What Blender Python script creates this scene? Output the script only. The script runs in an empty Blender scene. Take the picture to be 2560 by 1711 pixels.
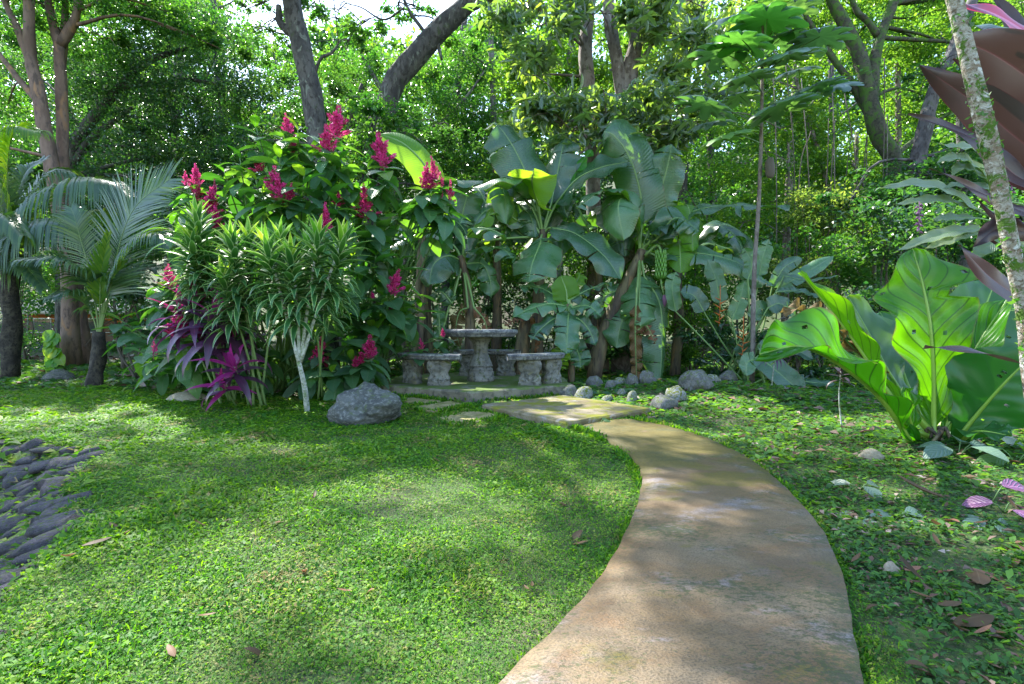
import bpy, bmesh, math, random
import numpy as np
from mathutils import Vector, Matrix, noise

R = math.radians
sc = bpy.context.scene
col = sc.collection

# ------------------------------------------------------------------ camera
F, CAMH = 1280.0, 1.05
PITCH = math.atan((855.5 - 825.0) / F)
cd = bpy.data.cameras.new('camera')
cam = bpy.data.objects.new('camera', cd)
col.objects.link(cam)
cam.location = (0, 0, CAMH)
cam.rotation_euler = (R(90) - PITCH, 0, 0)
cd.sensor_width = 36.0
cd.lens = 36.0 * F / 2560.0
cd.clip_start, cd.clip_end = 0.05, 500
sc.camera = cam

# ------------------------------------------------------------------ sky, sun, exposure
SUN = Vector((-0.40, 0.50, 0.77)).normalized()          # direction towards the sun
SUN_EL = math.asin(SUN.z)
w = bpy.data.worlds.new('World')
sc.world = w
w.use_nodes = True
wn = w.node_tree
wn.nodes.clear()
sky = wn.nodes.new('ShaderNodeTexSky')
sky.sky_type = 'NISHITA'
sky.sun_disc = False
sky.sun_elevation = SUN_EL
sky.sun_rotation = math.atan2(SUN.x, SUN.y)
sky.air_density, sky.dust_density, sky.ozone_density = 1.3, 0.8, 1.8
bg = wn.nodes.new('ShaderNodeBackground')
bg.inputs[1].default_value = 0.15
wo = wn.nodes.new('ShaderNodeOutputWorld')
wn.links.new(sky.outputs[0], bg.inputs[0])
wn.links.new(bg.outputs[0], wo.inputs[0])
sl = bpy.data.lights.new('sun', 'SUN')
sl.energy = 3.9
sl.angle = R(0.53)
sl.color = (1.0, 0.96, 0.88)
so = bpy.data.objects.new('sun', sl)
col.objects.link(so)
so.rotation_euler = SUN.to_track_quat('Z', 'Y').to_euler()
so.location = (-8, 10, 16)
vs = sc.view_settings
vs.view_transform = 'Standard'
vs.look = 'None'
vs.exposure = 2.1
vs.gamma = 1.0
vs.use_curve_mapping = False
cy = sc.cycles
cy.use_denoising = True
cy.max_bounces = 8
cy.diffuse_bounces = 4
cy.glossy_bounces = 2
cy.transmission_bounces = 4
cy.transparent_max_bounces = 8
cy.caustics_reflective = cy.caustics_refractive = False
cy.sample_clamp_indirect = 6.0


# ------------------------------------------------------------------ projection helpers (a pixel of the 2560 px photo + a depth -> a place)
CP, SP = math.cos(PITCH), math.sin(PITCH)

def at(px, py, Y):
    u, v = (px - 1280.0) / F, -(py - 855.5) / F
    y, z = CP + v * SP, -SP + v * CP
    s = Y / y
    return Vector((u * s, Y, CAMH + z * s))

def gnd(px, py, z0=0.0):
    u, v = (px - 1280.0) / F, -(py - 855.5) / F
    y, z = CP + v * SP, -SP + v * CP
    s = (z0 - CAMH) / z
    return Vector((u * s, y * s, z0))

def m_of(px, Y):                                         # pixels at a depth -> metres
    return px * Y / F


# ------------------------------------------------------------------ mesh helpers
class MB:
    """collects vertices / faces / uv and links them as ONE mesh object"""
    def __init__(s):
        s.V, s.Fc, s.UV, s.n = [], [], [], 0

    def add(s, V, Fc, UV=None):
        V = np.asarray(V, float).reshape(-1, 3)
        s.V.append(V)
        s.Fc += [tuple(i + s.n for i in f) for f in Fc]
        s.UV.append(np.zeros((len(V), 2)) if UV is None else np.asarray(UV, float).reshape(-1, 2))
        s.n += len(V)
        return s

    def mesh(s, name, mat=None, smooth=True, origin=(0, 0, 0)):
        V = np.concatenate(s.V) - np.array(origin)[None, :]
        UV = np.concatenate(s.UV)
        me = bpy.data.meshes.new(name)
        me.from_pydata(V.tolist(), [], s.Fc)
        uvl = me.uv_layers.new(name='UVMap')
        li = np.empty(len(me.loops), np.int32)
        me.loops.foreach_get('vertex_index', li)
        uvl.data.foreach_set('uv', UV[li].astype(np.float32).ravel())
        if smooth:
            me.polygons.foreach_set('use_smooth', np.ones(len(me.polygons), bool))
        if mat:
            me.materials.append(mat)
        return me


def obj(name, me, parent=None, M=None):
    o = bpy.data.objects.new(name, me)
    col.objects.link(o)
    if parent:
        o.parent = parent
    if M is not None:
        o.matrix_basis = M
    return o


def tag(o, label=None, cat=None, group=None, kind=None):
    if label: o['label'] = label
    if cat: o['category'] = cat
    if group: o['group'] = group
    if kind: o['kind'] = kind
    return o


def thing(name, label, cat, loc, group=None):
    o = bpy.data.objects.new(name, None)
    col.objects.link(o)
    o.location = loc
    o.empty_display_size = 0.1
    return tag(o, label, cat, group)


def quad_mesh(name, V, Q, mat, rnd=None, smooth=False):
    """fast quad mesh from numpy arrays, optional per-vertex float attribute 'rnd'"""
    me = bpy.data.meshes.new(name)
    n, q = len(V), len(Q)
    me.vertices.add(n)
    me.vertices.foreach_set('co', np.asarray(V, np.float32).ravel())
    me.loops.add(q * 4)
    me.loops.foreach_set('vertex_index', np.asarray(Q, np.int32).ravel())
    me.polygons.add(q)
    me.polygons.foreach_set('loop_start', np.arange(0, q * 4, 4, dtype=np.int32))
    me.polygons.foreach_set('loop_total', np.full(q, 4, np.int32))
    if smooth:
        me.polygons.foreach_set('use_smooth', np.ones(q, bool))
    me.update(calc_edges=True)
    if rnd is not None:
        a = me.attributes.new('rnd', 'FLOAT', 'POINT')
        a.data.foreach_set('value', np.asarray(rnd, np.float32))
    me.materials.append(mat)
    return me


def spline(pts, n):
    """Catmull-Rom through the points, n samples"""
    P = [Vector(p) for p in pts]
    if len(P) == 2:
        return [P[0].lerp(P[1], i / (n - 1)) for i in range(n)]
    P = [P[0] * 2 - P[1]] + P + [P[-1] * 2 - P[-2]]
    seg = len(P) - 3
    out = []
    for i in range(n):
        t = i / (n - 1) * seg
        k = min(int(t), seg - 1)
        t -= k
        a, b, c, d = P[k:k + 4]
        out.append(0.5 * ((2 * b) + (c - a) * t + (2 * a - 5 * b + 4 * c - d) * t * t + (3 * b - a - 3 * c + d) * t ** 3))
    return out


def tube(mb, pts, radii, sides=8, lump=0.0, seed=0, cap=True):
    """tube along pts with a radius per point"""
    n = len(pts)
    P = [Vector(p) for p in pts]
    T = [(P[min(i + 1, n - 1)] - P[max(i - 1, 0)]).normalized() for i in range(n)]
    ref = Vector((1, 0, 0)) if abs(T[0].x) < 0.8 else Vector((0, 1, 0))
    s = T[0].cross(ref).normalized()
    V, UV = [], []
    ln = 0.0
    for i in range(n):
        s = (s - T[i] * s.dot(T[i])).normalized()
        b = T[i].cross(s)
        if i: ln += (P[i] - P[i - 1]).length
        for k in range(sides):
            a = 2 * math.pi * k / sides
            r = radii[i]
            if lump:
                q = P[i] * 2.2 + Vector((math.cos(a), math.sin(a), seed)) * 1.3
                r *= 1 + lump * noise.noise(q) * 1.6
            V.append(P[i] + (s * math.cos(a) + b * math.sin(a)) * r)
            UV.append((ln, k / sides))
    Fc = [(i * sides + k, i * sides + (k + 1) % sides, (i + 1) * sides + (k + 1) % sides, (i + 1) * sides + k)
          for i in range(n - 1) for k in range(sides)]
    if cap:
        Fc.append(tuple(range(sides))[::-1])
        Fc.append(tuple((n - 1) * sides + k for k in range(sides)))
    mb.add([tuple(v) for v in V], Fc, UV)
    return mb


def taper(r0, r1, n, p=1.0):
    return [r0 + (r1 - r0) * (i / (n - 1)) ** p for i in range(n)]


# ------------------------------------------------------------------ material helpers
def newmat(name):
    m = bpy.data.materials.new(name)
    m.use_nodes = True
    nt = m.node_tree
    nt.nodes.clear()
    return m, nt


def nd(nt, typ, **kw):
    n = nt.nodes.new(typ)
    for k, v in kw.items():
        if k.startswith('i_'):
            key = k[2:]
            key = int(key) if key.isdigit() else key
            s = n.inputs[key]
            if hasattr(v, 'is_linked') or isinstance(v, bpy.types.NodeSocket):
                nt.links.new(v, s)
            else:
                s.default_value = v
        else:
            setattr(n, k, v)
    return n


def mth(nt, op, a, b=None, c=None, clamp=False):
    n = nt.nodes.new('ShaderNodeMath')
    n.operation = op
    n.use_clamp = clamp
    for i, v in enumerate((a, b, c)):
        if v is None: continue
        if isinstance(v, bpy.types.NodeSocket): nt.links.new(v, n.inputs[i])
        else: n.inputs[i].default_value = v
    return n.outputs[0]


def mixc(nt, fac, a, b, mode='MIX'):
    n = nt.nodes.new('ShaderNodeMix')
    n.data_type = 'RGBA'
    n.blend_type = mode
    n.clamp_factor = True
    for s, v in ((n.inputs[0], fac), (n.inputs[6], a), (n.inputs[7], b)):
        if isinstance(v, bpy.types.NodeSocket): nt.links.new(v, s)
        else: s.default_value = v if not isinstance(v, tuple) else (*v[:3], 1)
    return n.outputs[2]


def ramp(nt, x, lo, hi):
    n = nt.nodes.new('ShaderNodeMapRange')
    n.clamp = True
    n.interpolation_type = 'SMOOTHSTEP'
    nt.links.new(x, n.inputs[0])
    n.inputs[1].default_value, n.inputs[2].default_value = lo, hi
    return n.outputs[0]


def nz(nt, scale, detail=3.0, rough=0.55, vec=None, w=None, distort=0.0):
    n = nt.nodes.new('ShaderNodeTexNoise')
    n.inputs['Scale'].default_value = scale
    n.inputs['Detail'].default_value = detail
    n.inputs['Roughness'].default_value = rough
    n.inputs['Distortion'].default_value = distort
    if vec is not None: nt.links.new(vec, n.inputs['Vector'])
    return n.outputs['Fac']


def out(nt, sh):
    o = nt.nodes.new('ShaderNodeOutputMaterial')
    nt.links.new(sh, o.inputs['Surface'])


def leafmat(name, c, trans, tfac=0.42, rough=0.38, spec=0.5, var=0.35, hue=0.03, veins=0, vein_c=None,
            vein_amt=0.25, mid_c=None, mid_w=0.03, margin=None, margin_w=0.2, attr=False, yellow=None, vslope=0.9, bump=0.35, coat=0.0, vpow=6.0, blotch=None, edge=None):
    """leaf: glossy diffuse upper side + light let through; hue varies per leaf"""
    m, nt = newmat(name)
    if attr:
        rn = nd(nt, 'ShaderNodeAttribute', attribute_name='rnd').outputs['Fac']
    else:
        rn = nd(nt, 'ShaderNodeObjectInfo').outputs['Random']
    geo = nd(nt, 'ShaderNodeNewGeometry').outputs['Position']
    big = nz(nt, 0.55, 2.0, vec=geo)
    v = mth(nt, 'ADD', mth(nt, 'MULTIPLY', rn, var * 1.4), mth(nt, 'MULTIPLY', big, var * 0.9))
    v = mth(nt, 'ADD', v, 1.0 - var * 1.15)
    h = mth(nt, 'ADD', mth(nt, 'MULTIPLY', rn, -hue * 2), 0.5 + hue)
    cc, tc = c, trans
    nrm = None
    if veins or mid_c or margin:
        uv = nd(nt, 'ShaderNodeUVMap').outputs[0]
        sx = nd(nt, 'ShaderNodeSeparateXYZ')
        nt.links.new(uv, sx.inputs[0])
        U, W = sx.outputs[0], sx.outputs[1]
        av = mth(nt, 'ABSOLUTE', mth(nt, 'SUBTRACT', W, 0.5))
        if veins:
            ph = mth(nt, 'MULTIPLY', mth(nt, 'SUBTRACT', U, mth(nt, 'MULTIPLY', av, vslope)), veins * 6.283)
            wv = mth(nt, 'COSINE', ph)
            vl = mth(nt, 'POWER', mth(nt, 'MAXIMUM', wv, 0.0), vpow)
            cc = mixc(nt, mth(nt, 'MULTIPLY', vl, vein_amt), cc, vein_c or c)
            tc = mixc(nt, mth(nt, 'MULTIPLY', vl, vein_amt * 1.6), tc, vein_c or c)
            bp = nd(nt, 'ShaderNodeBump', i_Strength=bump, i_Distance=0.01)
            nt.links.new(wv, bp.inputs['Height'])
            nrm = bp.outputs[0]
        if margin:
            mg = ramp(nt, av, 0.5 - margin_w, 0.5 - margin_w * 0.45)
            cc = mixc(nt, mg, cc, margin)
            tc = mixc(nt, mg, tc, tuple(min(1, x * 1.15) for x in margin))
        if mid_c:
            mm = mth(nt, 'SUBTRACT', 1.0, ramp(nt, av, mid_w * 0.5, mid_w))
            cc = mixc(nt, mm, cc, mid_c)
            tc = mixc(nt, mm, tc, mid_c)
    if edge:
        uv2 = nd(nt, 'ShaderNodeSeparateXYZ'); nt.links.new(nd(nt, 'ShaderNodeUVMap').outputs[0], uv2.inputs[0])
        ev = mth(nt, 'ABSOLUTE', mth(nt, 'SUBTRACT', uv2.outputs[1], 0.5))
        ev = mth(nt, 'ADD', ev, mth(nt, 'MULTIPLY', mth(nt, 'SUBTRACT', nz(nt, 9.0, 4, 0.6, geo), 0.5), 0.10))
        ef = ramp(nt, ev, 0.475, 0.505)
        cc = mixc(nt, ef, cc, edge); tc = mixc(nt, ef, tc, edge)
    if blotch:
        bf = mth(nt, 'MULTIPLY', ramp(nt, nz(nt, 7.0, 6, 0.7, geo, distort=0.8), 0.62, 0.72), 0.8)
        cc = mixc(nt, bf, cc, blotch); tc = mixc(nt, bf, tc, blotch)
        soft = nz(nt, 2.6, 4, 0.6, geo)
        cc = mixc(nt, mth(nt, 'MULTIPLY', soft, 0.5), cc, tuple(min(1, x * 1.7) for x in c))
    if yellow:
        yl = ramp(nt, rn, 0.90, 0.97)
        cc = mixc(nt, yl, cc, yellow)
        tc = mixc(nt, yl, tc, yellow)
    hs = nd(nt, 'ShaderNodeHueSaturation')
    hs2 = nd(nt, 'ShaderNodeHueSaturation')
    for n, x in ((hs, cc), (hs2, tc)):
        nt.links.new(h, n.inputs['Hue'])
        nt.links.new(v, n.inputs['Value'])
        if isinstance(x, bpy.types.NodeSocket): nt.links.new(x, n.inputs['Color'])
        else: n.inputs['Color'].default_value = (*x, 1)
    p = nd(nt, 'ShaderNodeBsdfPrincipled')
    nt.links.new(hs.outputs[0], p.inputs['Base Color'])
    if blotch:
        nt.links.new(mth(nt, 'ADD', mth(nt, 'MULTIPLY', nz(nt, 5.0, 4, 0.6, geo), 0.35), rough - 0.14), p.inputs['Roughness'])
    else:
        p.inputs['Roughness'].default_value = rough
    p.inputs['Specular IOR Level'].default_value = spec
    p.inputs['Coat Weight'].default_value = coat
    p.inputs['Coat Roughness'].default_value = 0.25
    t = nd(nt, 'ShaderNodeBsdfTranslucent')
    nt.links.new(hs2.outputs[0], t.inputs['Color'])
    if nrm is not None:
        nt.links.new(nrm, p.inputs['Normal'])
    mx = nd(nt, 'ShaderNodeMixShader')
    mx.inputs[0].default_value = tfac
    nt.links.new(p.outputs[0], mx.inputs[1])
    nt.links.new(t.outputs[0], mx.inputs[2])
    out(nt, mx.outputs[0])
    return m


def rockmat(name, cols, scale=3.0, moss=None, moss_lo=0.55, moss_hi=0.7, rough=0.85, bump=0.5, speck=None, fine=40, moss_up=0.08, obj_coords=True, streak=1.0):
    """stone / concrete / bark: noise between colours, moss patches, fine relief"""
    m, nt = newmat(name)
    tc = nd(nt, 'ShaderNodeTexCoord')
    oi = nd(nt, 'ShaderNodeObjectInfo').outputs['Random']
    vec = nd(nt, 'ShaderNodeVectorMath', operation='ADD')
    nt.links.new(tc.outputs['Object'] if obj_coords else nd(nt, 'ShaderNodeNewGeometry').outputs['Position'], vec.inputs[0])
    cmb = nd(nt, 'ShaderNodeCombineXYZ')
    for i in range(3): nt.links.new(mth(nt, 'MULTIPLY', oi, 17.0 + 5 * i), cmb.inputs[i])
    nt.links.new(cmb.outputs[0], vec.inputs[1])
    sc_ = nd(nt, 'ShaderNodeVectorMath', operation='MULTIPLY')
    nt.links.new(vec.outputs[0], sc_.inputs[0])
    sc_.inputs[1].default_value = (1, 1, streak)
    vv = sc_.outputs[0]
    a = nz(nt, scale, 5, 0.6, vv)
    b = nz(nt, scale * 3.7, 4, 0.6, vv)
    f = nz(nt, fine, 3, 0.6, vv)
    c = mixc(nt, ramp(nt, a, 0.36, 0.64), cols[0], cols[1])
    if len(cols) > 2:
        c = mixc(nt, ramp(nt, b, 0.48, 0.66), c, cols[2])
    if len(cols) > 3:
        c = mixc(nt, ramp(nt, nz(nt, scale * 1.7, 4, 0.6, vv, distort=1.0), 0.55, 0.68), c, cols[3])
    if speck:
        c = mixc(nt, ramp(nt, f, 0.56, 0.66), c, speck)
    if moss:
        g = nz(nt, scale * 1.3, 6, 0.65, vv, distort=0.6)
        if moss_up:
            nn = nd(nt, 'ShaderNodeSeparateXYZ')
            nt.links.new(nd(nt, 'ShaderNodeNewGeometry').outputs['Normal'], nn.inputs[0])
            g = mth(nt, 'ADD', g, mth(nt, 'MULTIPLY', nn.outputs[2], moss_up))
        c = mixc(nt, ramp(nt, g, moss_lo, moss_hi), c, moss)
    c = mixc(nt, mth(nt, 'MULTIPLY', f, 0.5), c, (0.5, 0.5, 0.5), 'OVERLAY')
    p = nd(nt, 'ShaderNodeBsdfPrincipled')
    nt.links.new(c, p.inputs['Base Color'])
    p.inputs['Roughness'].default_value = rough
    p.inputs['Specular IOR Level'].default_value = 0.3
    hgt = mth(nt, 'ADD', mth(nt, 'MULTIPLY', b, 0.6), mth(nt, 'MULTIPLY', f, 0.4))
    bp = nd(nt, 'ShaderNodeBump', i_Strength=bump, i_Distance=0.03)
    nt.links.new(hgt, bp.inputs['Height'])
    nt.links.new(bp.outputs[0], p.inputs['Normal'])
    out(nt, p.outputs[0])
    return m


def plainmat(name, c, rough=0.6, spec=0.4, var=0.2, scale=8.0):
    m, nt = newmat(name)
    g = nz(nt, scale, 4, 0.6, nd(nt, 'ShaderNodeTexCoord').outputs['Object'])
    rn = nd(nt, 'ShaderNodeObjectInfo').outputs['Random']
    v = mth(nt, 'ADD', mth(nt, 'MULTIPLY', mth(nt, 'ADD', g, mth(nt, 'MULTIPLY', rn, 0.6)), var), 1.0 - var * 0.8)
    hs = nd(nt, 'ShaderNodeHueSaturation')
    hs.inputs['Color'].default_value = (*c, 1)
    nt.links.new(v, hs.inputs['Value'])
    p = nd(nt, 'ShaderNodeBsdfPrincipled')
    nt.links.new(hs.outputs[0], p.inputs['Base Color'])
    p.inputs['Roughness'].default_value = rough
    p.inputs['Specular IOR Level'].default_value = spec
    out(nt, p.outputs[0])
    return m


M = {}
# foliage (albedos of real leaves)
M['lawn'] = None   # below
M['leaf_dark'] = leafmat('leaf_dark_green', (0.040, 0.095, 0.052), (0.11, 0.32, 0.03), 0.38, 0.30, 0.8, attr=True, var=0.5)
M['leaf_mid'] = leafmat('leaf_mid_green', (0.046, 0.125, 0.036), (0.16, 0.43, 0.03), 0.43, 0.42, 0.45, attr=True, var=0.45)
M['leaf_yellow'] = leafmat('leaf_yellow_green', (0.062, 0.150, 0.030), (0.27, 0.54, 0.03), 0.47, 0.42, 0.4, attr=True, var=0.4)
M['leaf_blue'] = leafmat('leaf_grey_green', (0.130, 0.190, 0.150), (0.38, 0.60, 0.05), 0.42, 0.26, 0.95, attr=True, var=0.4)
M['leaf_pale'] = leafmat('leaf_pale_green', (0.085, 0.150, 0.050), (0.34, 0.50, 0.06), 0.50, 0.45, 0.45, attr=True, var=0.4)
M['cloak'] = leafmat('red_cloak_leaf', (0.058, 0.155, 0.068), (0.18, 0.50, 0.02), 0.36, 0.32, 0.7, var=0.5, hue=0.02, veins=13, vein_c=(0.09, 0.2, 0.07), vein_amt=0.35, mid_c=(0.16, 0.28, 0.10), mid_w=0.025, bump=0.5)
M['cloak_young'] = leafmat('red_cloak_young_leaf', (0.055, 0.19, 0.015), (0.24, 0.55, 0.01), 0.45, 0.38, 0.45, var=0.3, veins=13, vein_c=(0.14, 0.3, 0.05), vein_amt=0.35, mid_c=(0.2, 0.36, 0.1), mid_w=0.025, bump=0.5)
M['drac'] = leafmat('dracaena_leaf', (0.030, 0.115, 0.030), (0.14, 0.38, 0.03), 0.30, 0.38, 0.5, var=0.45, hue=0.015, margin=(0.36, 0.52, 0.20), margin_w=0.16, yellow=None, mid_c=(0.05, 0.15, 0.03), mid_w=0.02)
M['drac_young'] = leafmat('dracaena_young_leaf', (0.09, 0.26, 0.025), (0.34, 0.66, 0.03), 0.45, 0.38, 0.45, var=0.3, margin=(0.46, 0.62, 0.16), margin_w=0.20)
M['banana'] = leafmat('banana_leaf', (0.050, 0.122, 0.058), (0.20, 0.46, 0.015), 0.33, 0.25, 0.95, var=0.6, hue=0.02, blotch=(0.13, 0.14, 0.04), edge=(0.16, 0.11, 0.04), veins=52, vein_c=(0.09, 0.17, 0.10), vein_amt=0.3, mid_c=(0.18, 0.29, 0.12), mid_w=0.024, vslope=0.16, bump=0.22)
M['banana_bright'] = leafmat('banana_young_leaf', (0.085, 0.235, 0.020), (0.36, 0.66, 0.02), 0.52, 0.38, 0.5, var=0.2, veins=34, vein_c=(0.15, 0.3, 0.05), vein_amt=0.4, mid_c=(0.30, 0.44, 0.12), mid_w=0.028, vslope=0.16, bump=0.25)
M['banana_brown'] = leafmat('banana_dry_leaf', (0.20, 0.115, 0.055), (0.35, 0.20, 0.06), 0.3, 0.6, 0.25, var=0.45, veins=24, vein_c=(0.10, 0.06, 0.03), vein_amt=0.5, vslope=0.2)
M['anth'] = leafmat('anthurium_leaf', blotch=(0.11, 0.17, 0.02), edge=(0.14, 0.15, 0.03), c=(0.040, 0.150, 0.008), trans=(0.15, 0.47, 0.002), tfac=0.50, rough=0.34, spec=0.5, var=0.22, hue=0.012, veins=9, vein_c=(0.022, 0.075, 0.006), vein_amt=0.62, mid_c=(0.14, 0.24, 0.03), mid_w=0.028, vslope=0.5, bump=0.6, vpow=22.0)
M['anth_dark'] = leafmat('anthurium_old_leaf', (0.030, 0.105, 0.022), (0.08, 0.26, 0.005), 0.34, 0.30, 0.6, blotch=(0.08, 0.12, 0.02), var=0.25, veins=8, vein_c=(0.06, 0.15, 0.04), vein_amt=0.25, mid_c=(0.12, 0.22, 0.05), mid_w=0.025, vslope=0.5, bump=0.2, vpow=22.0)
M['ti'] = leafmat('purple_ti_leaf', (0.085, 0.040, 0.090), (0.22, 0.02, 0.13), 0.30, 0.32, 0.7, var=0.7, hue=0.03, mid_c=(0.22, 0.04, 0.15), mid_w=0.03, veins=0)
M['ti_pink'] = leafmat('magenta_ti_leaf', (0.26, 0.025, 0.15), (0.50, 0.03, 0.24), 0.40, 0.36, 0.5, var=0.35, hue=0.02, mid_c=(0.45, 0.06, 0.24), mid_w=0.03)
M['ti_dark'] = leafmat('dark_red_ti_leaf', (0.040, 0.026, 0.030), (0.06, 0.022, 0.018), 0.14, 0.36, 0.5, var=0.45, hue=0.02, veins=40, vein_c=(0.03, 0.018, 0.02), vein_amt=0.25, vslope=2.6, bump=0.06, vpow=3.0, blotch=(0.07, 0.05, 0.035), edge=(0.12, 0.02, 0.03), mid_c=(0.085, 0.03, 0.035), mid_w=0.025)
M['ti_red'] = leafmat('red_striped_ti_leaf', (0.20, 0.03, 0.07), (0.40, 0.03, 0.08), 0.3, 0.32, 0.5, var=0.3, margin=(0.42, 0.02, 0.06), margin_w=0.14, mid_c=(0.42, 0.16, 0.28), mid_w=0.10)
M['flower'] = leafmat('red_cloak_bract', (0.52, 0.035, 0.175), (0.78, 0.09, 0.28), 0.42, 0.5, 0.35, attr=True, var=0.75, hue=0.02)
M['palm'] = leafmat('palm_leaflet', (0.060, 0.115, 0.070), (0.20, 0.40, 0.02), 0.34, 0.34, 0.6, attr=True, var=0.4)
M['palm_bright'] = leafmat('palm_young_leaflet', (0.085, 0.19, 0.02), (0.38, 0.60, 0.01), 0.5, 0.38, 0.5, attr=True, var=0.35)
M['ginger'] = leafmat('shell_ginger_leaf', (0.18, 0.245, 0.16), (0.32, 0.48, 0.08), 0.36, 0.36, 0.5, var=0.35, veins=20, vein_c=(0.26, 0.32, 0.15), vein_amt=0.5, vslope=0.5, margin=(0.22, 0.30, 0.10), margin_w=0.1)
M['cec'] = leafmat('umbrella_leaf', (0.095, 0.165, 0.12), (0.20, 0.42, 0.06), 0.32, 0.36, 0.6, var=0.3, hue=0.02)
M['cec_bright'] = leafmat('umbrella_young_leaf', (0.075, 0.21, 0.05), (0.18, 0.44, 0.04), 0.42, 0.4, 0.5, var=0.2)
M['herb'] = leafmat('herb_leaf', (0.055, 0.14, 0.05), (0.2, 0.42, 0.04), 0.36, 0.38, 0.5, var=0.45, veins=7, vein_c=(0.1, 0.2, 0.08), vein_amt=0.4)
M['bego'] = leafmat('begonia_leaf', (0.17, 0.06, 0.13), (0.3, 0.07, 0.17), 0.3, 0.4, 0.5, var=0.25, veins=6, vein_c=(0.5, 0.3, 0.4), vein_amt=0.8, mid_c=(0.5, 0.25, 0.38), mid_w=0.03)
M['silver'] = leafmat('silver_leaf', (0.13, 0.21, 0.15), (0.2, 0.36, 0.1), 0.25, 0.36, 0.5, var=0.3, veins=6, vein_c=(0.25, 0.33, 0.25), vein_amt=0.6)
M['dry'] = leafmat('dry_leaf', (0.16, 0.085, 0.045), (0.22, 0.12, 0.05), 0.2, 0.6, 0.3, var=0.9, hue=0.02, mid_c=(0.22, 0.14, 0.08), mid_w=0.03)
# wood
M['bark_red'] = rockmat('bark_reddish', [(0.14, 0.09, 0.075), (0.23, 0.155, 0.13), (0.10, 0.07, 0.062), (0.30, 0.17, 0.10)], 2.5, fine=26, streak=0.35, bump=0.7)
M['bark_dark'] = rockmat('bark_dark', [(0.050, 0.046, 0.050), (0.11, 0.10, 0.10), (0.035, 0.030, 0.030), (0.17, 0.18, 0.16)], 3.5, moss=(0.055, 0.075, 0.03), moss_lo=0.58, moss_hi=0.7, fine=30, moss_up=0.0, bump=1.0, streak=0.5)
M['bark_grey'] = rockmat('bark_grey', [(0.13, 0.10, 0.09), (0.22, 0.19, 0.17), (0.09, 0.07, 0.06), (0.30, 0.28, 0.27)], 3.0, moss=(0.07, 0.11, 0.04), moss_lo=0.6, moss_hi=0.7, fine=30, moss_up=0.0, bump=0.8, streak=0.6)
M['bark_moss'] = rockmat('bark_mossy', [(0.20, 0.15, 0.10), (0.36, 0.34, 0.29), (0.12, 0.09, 0.06), (0.52, 0.52, 0.48)], 14.0, moss=(0.065, 0.13, 0.012), moss_lo=0.50, moss_hi=0.58, fine=90, moss_up=0.0, bump=0.8)
M['bark_vine'] = rockmat('bark_vine_green', [(0.05, 0.047, 0.036), (0.09, 0.088, 0.06), (0.03, 0.03, 0.022)], 4.0, moss=(0.06, 0.12, 0.02), moss_lo=0.46, moss_hi=0.6, fine=30, moss_up=0.0, bump=1.0)
M['twig'] = plainmat('twig', (0.10, 0.085, 0.07), 0.8, 0.2)
M['cane_white'] = rockmat('cane_pale', [(0.34, 0.36, 0.32), (0.50, 0.51, 0.49), (0.20, 0.23, 0.14)], 9.0, moss=(0.13, 0.21, 0.06), moss_lo=0.50, moss_hi=0.7, fine=60, moss_up=0.0, bump=0.3)
M['cane_green'] = plainmat('cane_green', (0.15, 0.24, 0.08), 0.5, 0.4, 0.4)
M['stem_green'] = plainmat('green_stem', (0.09, 0.17, 0.05), 0.5, 0.4, 0.4)
M['petiole'] = plainmat('banana_petiole', (0.16, 0.27, 0.08), 0.45, 0.5, 0.3)
M['anth_stem'] = plainmat('anthurium_stalk', (0.20, 0.34, 0.04), 0.4, 0.5, 0.3)
M['pseudo'] = rockmat('banana_stem', [(0.075, 0.055, 0.040), (0.17, 0.14, 0.08), (0.04, 0.03, 0.025), (0.24, 0.15, 0.08)], 5.0, fine=40, streak=0.15, bump=0.7, rough=0.6)
M['palm_trunk'] = rockmat('palm_trunk', [(0.030, 0.026, 0.024), (0.075, 0.065, 0.05), (0.02, 0.018, 0.016)], 6.0, fine=40, bump=1.0)
M['palm_stalk'] = plainmat('palm_stalk', (0.12, 0.19, 0.045), 0.45, 0.5, 0.4)
M['fruit'] = plainmat('green_banana', (0.10, 0.24, 0.035), 0.45, 0.5, 0.3)
M['fruit_bud'] = plainmat('banana_bud', (0.20, 0.08, 0.16), 0.5, 0.4, 0.3)
M['orange'] = plainmat('orange_bract', (0.55, 0.13, 0.02), 0.5, 0.4, 0.4)
# stone
M['boulder'] = rockmat('boulder_stone', [(0.065, 0.070, 0.066), (0.13, 0.135, 0.125), (0.21, 0.215, 0.195), (0.085, 0.10, 0.06)], 2.2, speck=(0.05, 0.053, 0.05), moss=(0.10, 0.13, 0.06), moss_lo=0.60, moss_hi=0.72, fine=70, bump=1.0)
M['stone_tan'] = rockmat('flat_stone', [(0.30, 0.25, 0.17), (0.38, 0.33, 0.25), (0.24, 0.2, 0.15)], 4.0, fine=60)
M['river'] = rockmat('river_stone', [(0.11, 0.11, 0.11), (0.21, 0.208, 0.20), (0.065, 0.066, 0.064), (0.15, 0.135, 0.09)], 3.0, speck=(0.07, 0.07, 0.06), moss=(0.085, 0.125, 0.018), moss_lo=0.55, moss_hi=0.70, fine=80, bump=0.5)
M['river_moss'] = rockmat('mossy_river_stone', [(0.20, 0.205, 0.22), (0.30, 0.305, 0.32), (0.15, 0.155, 0.17)], 4.0, moss=(0.11, 0.135, 0.015), moss_lo=0.46, moss_hi=0.62, fine=80, bump=0.5)
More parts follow.
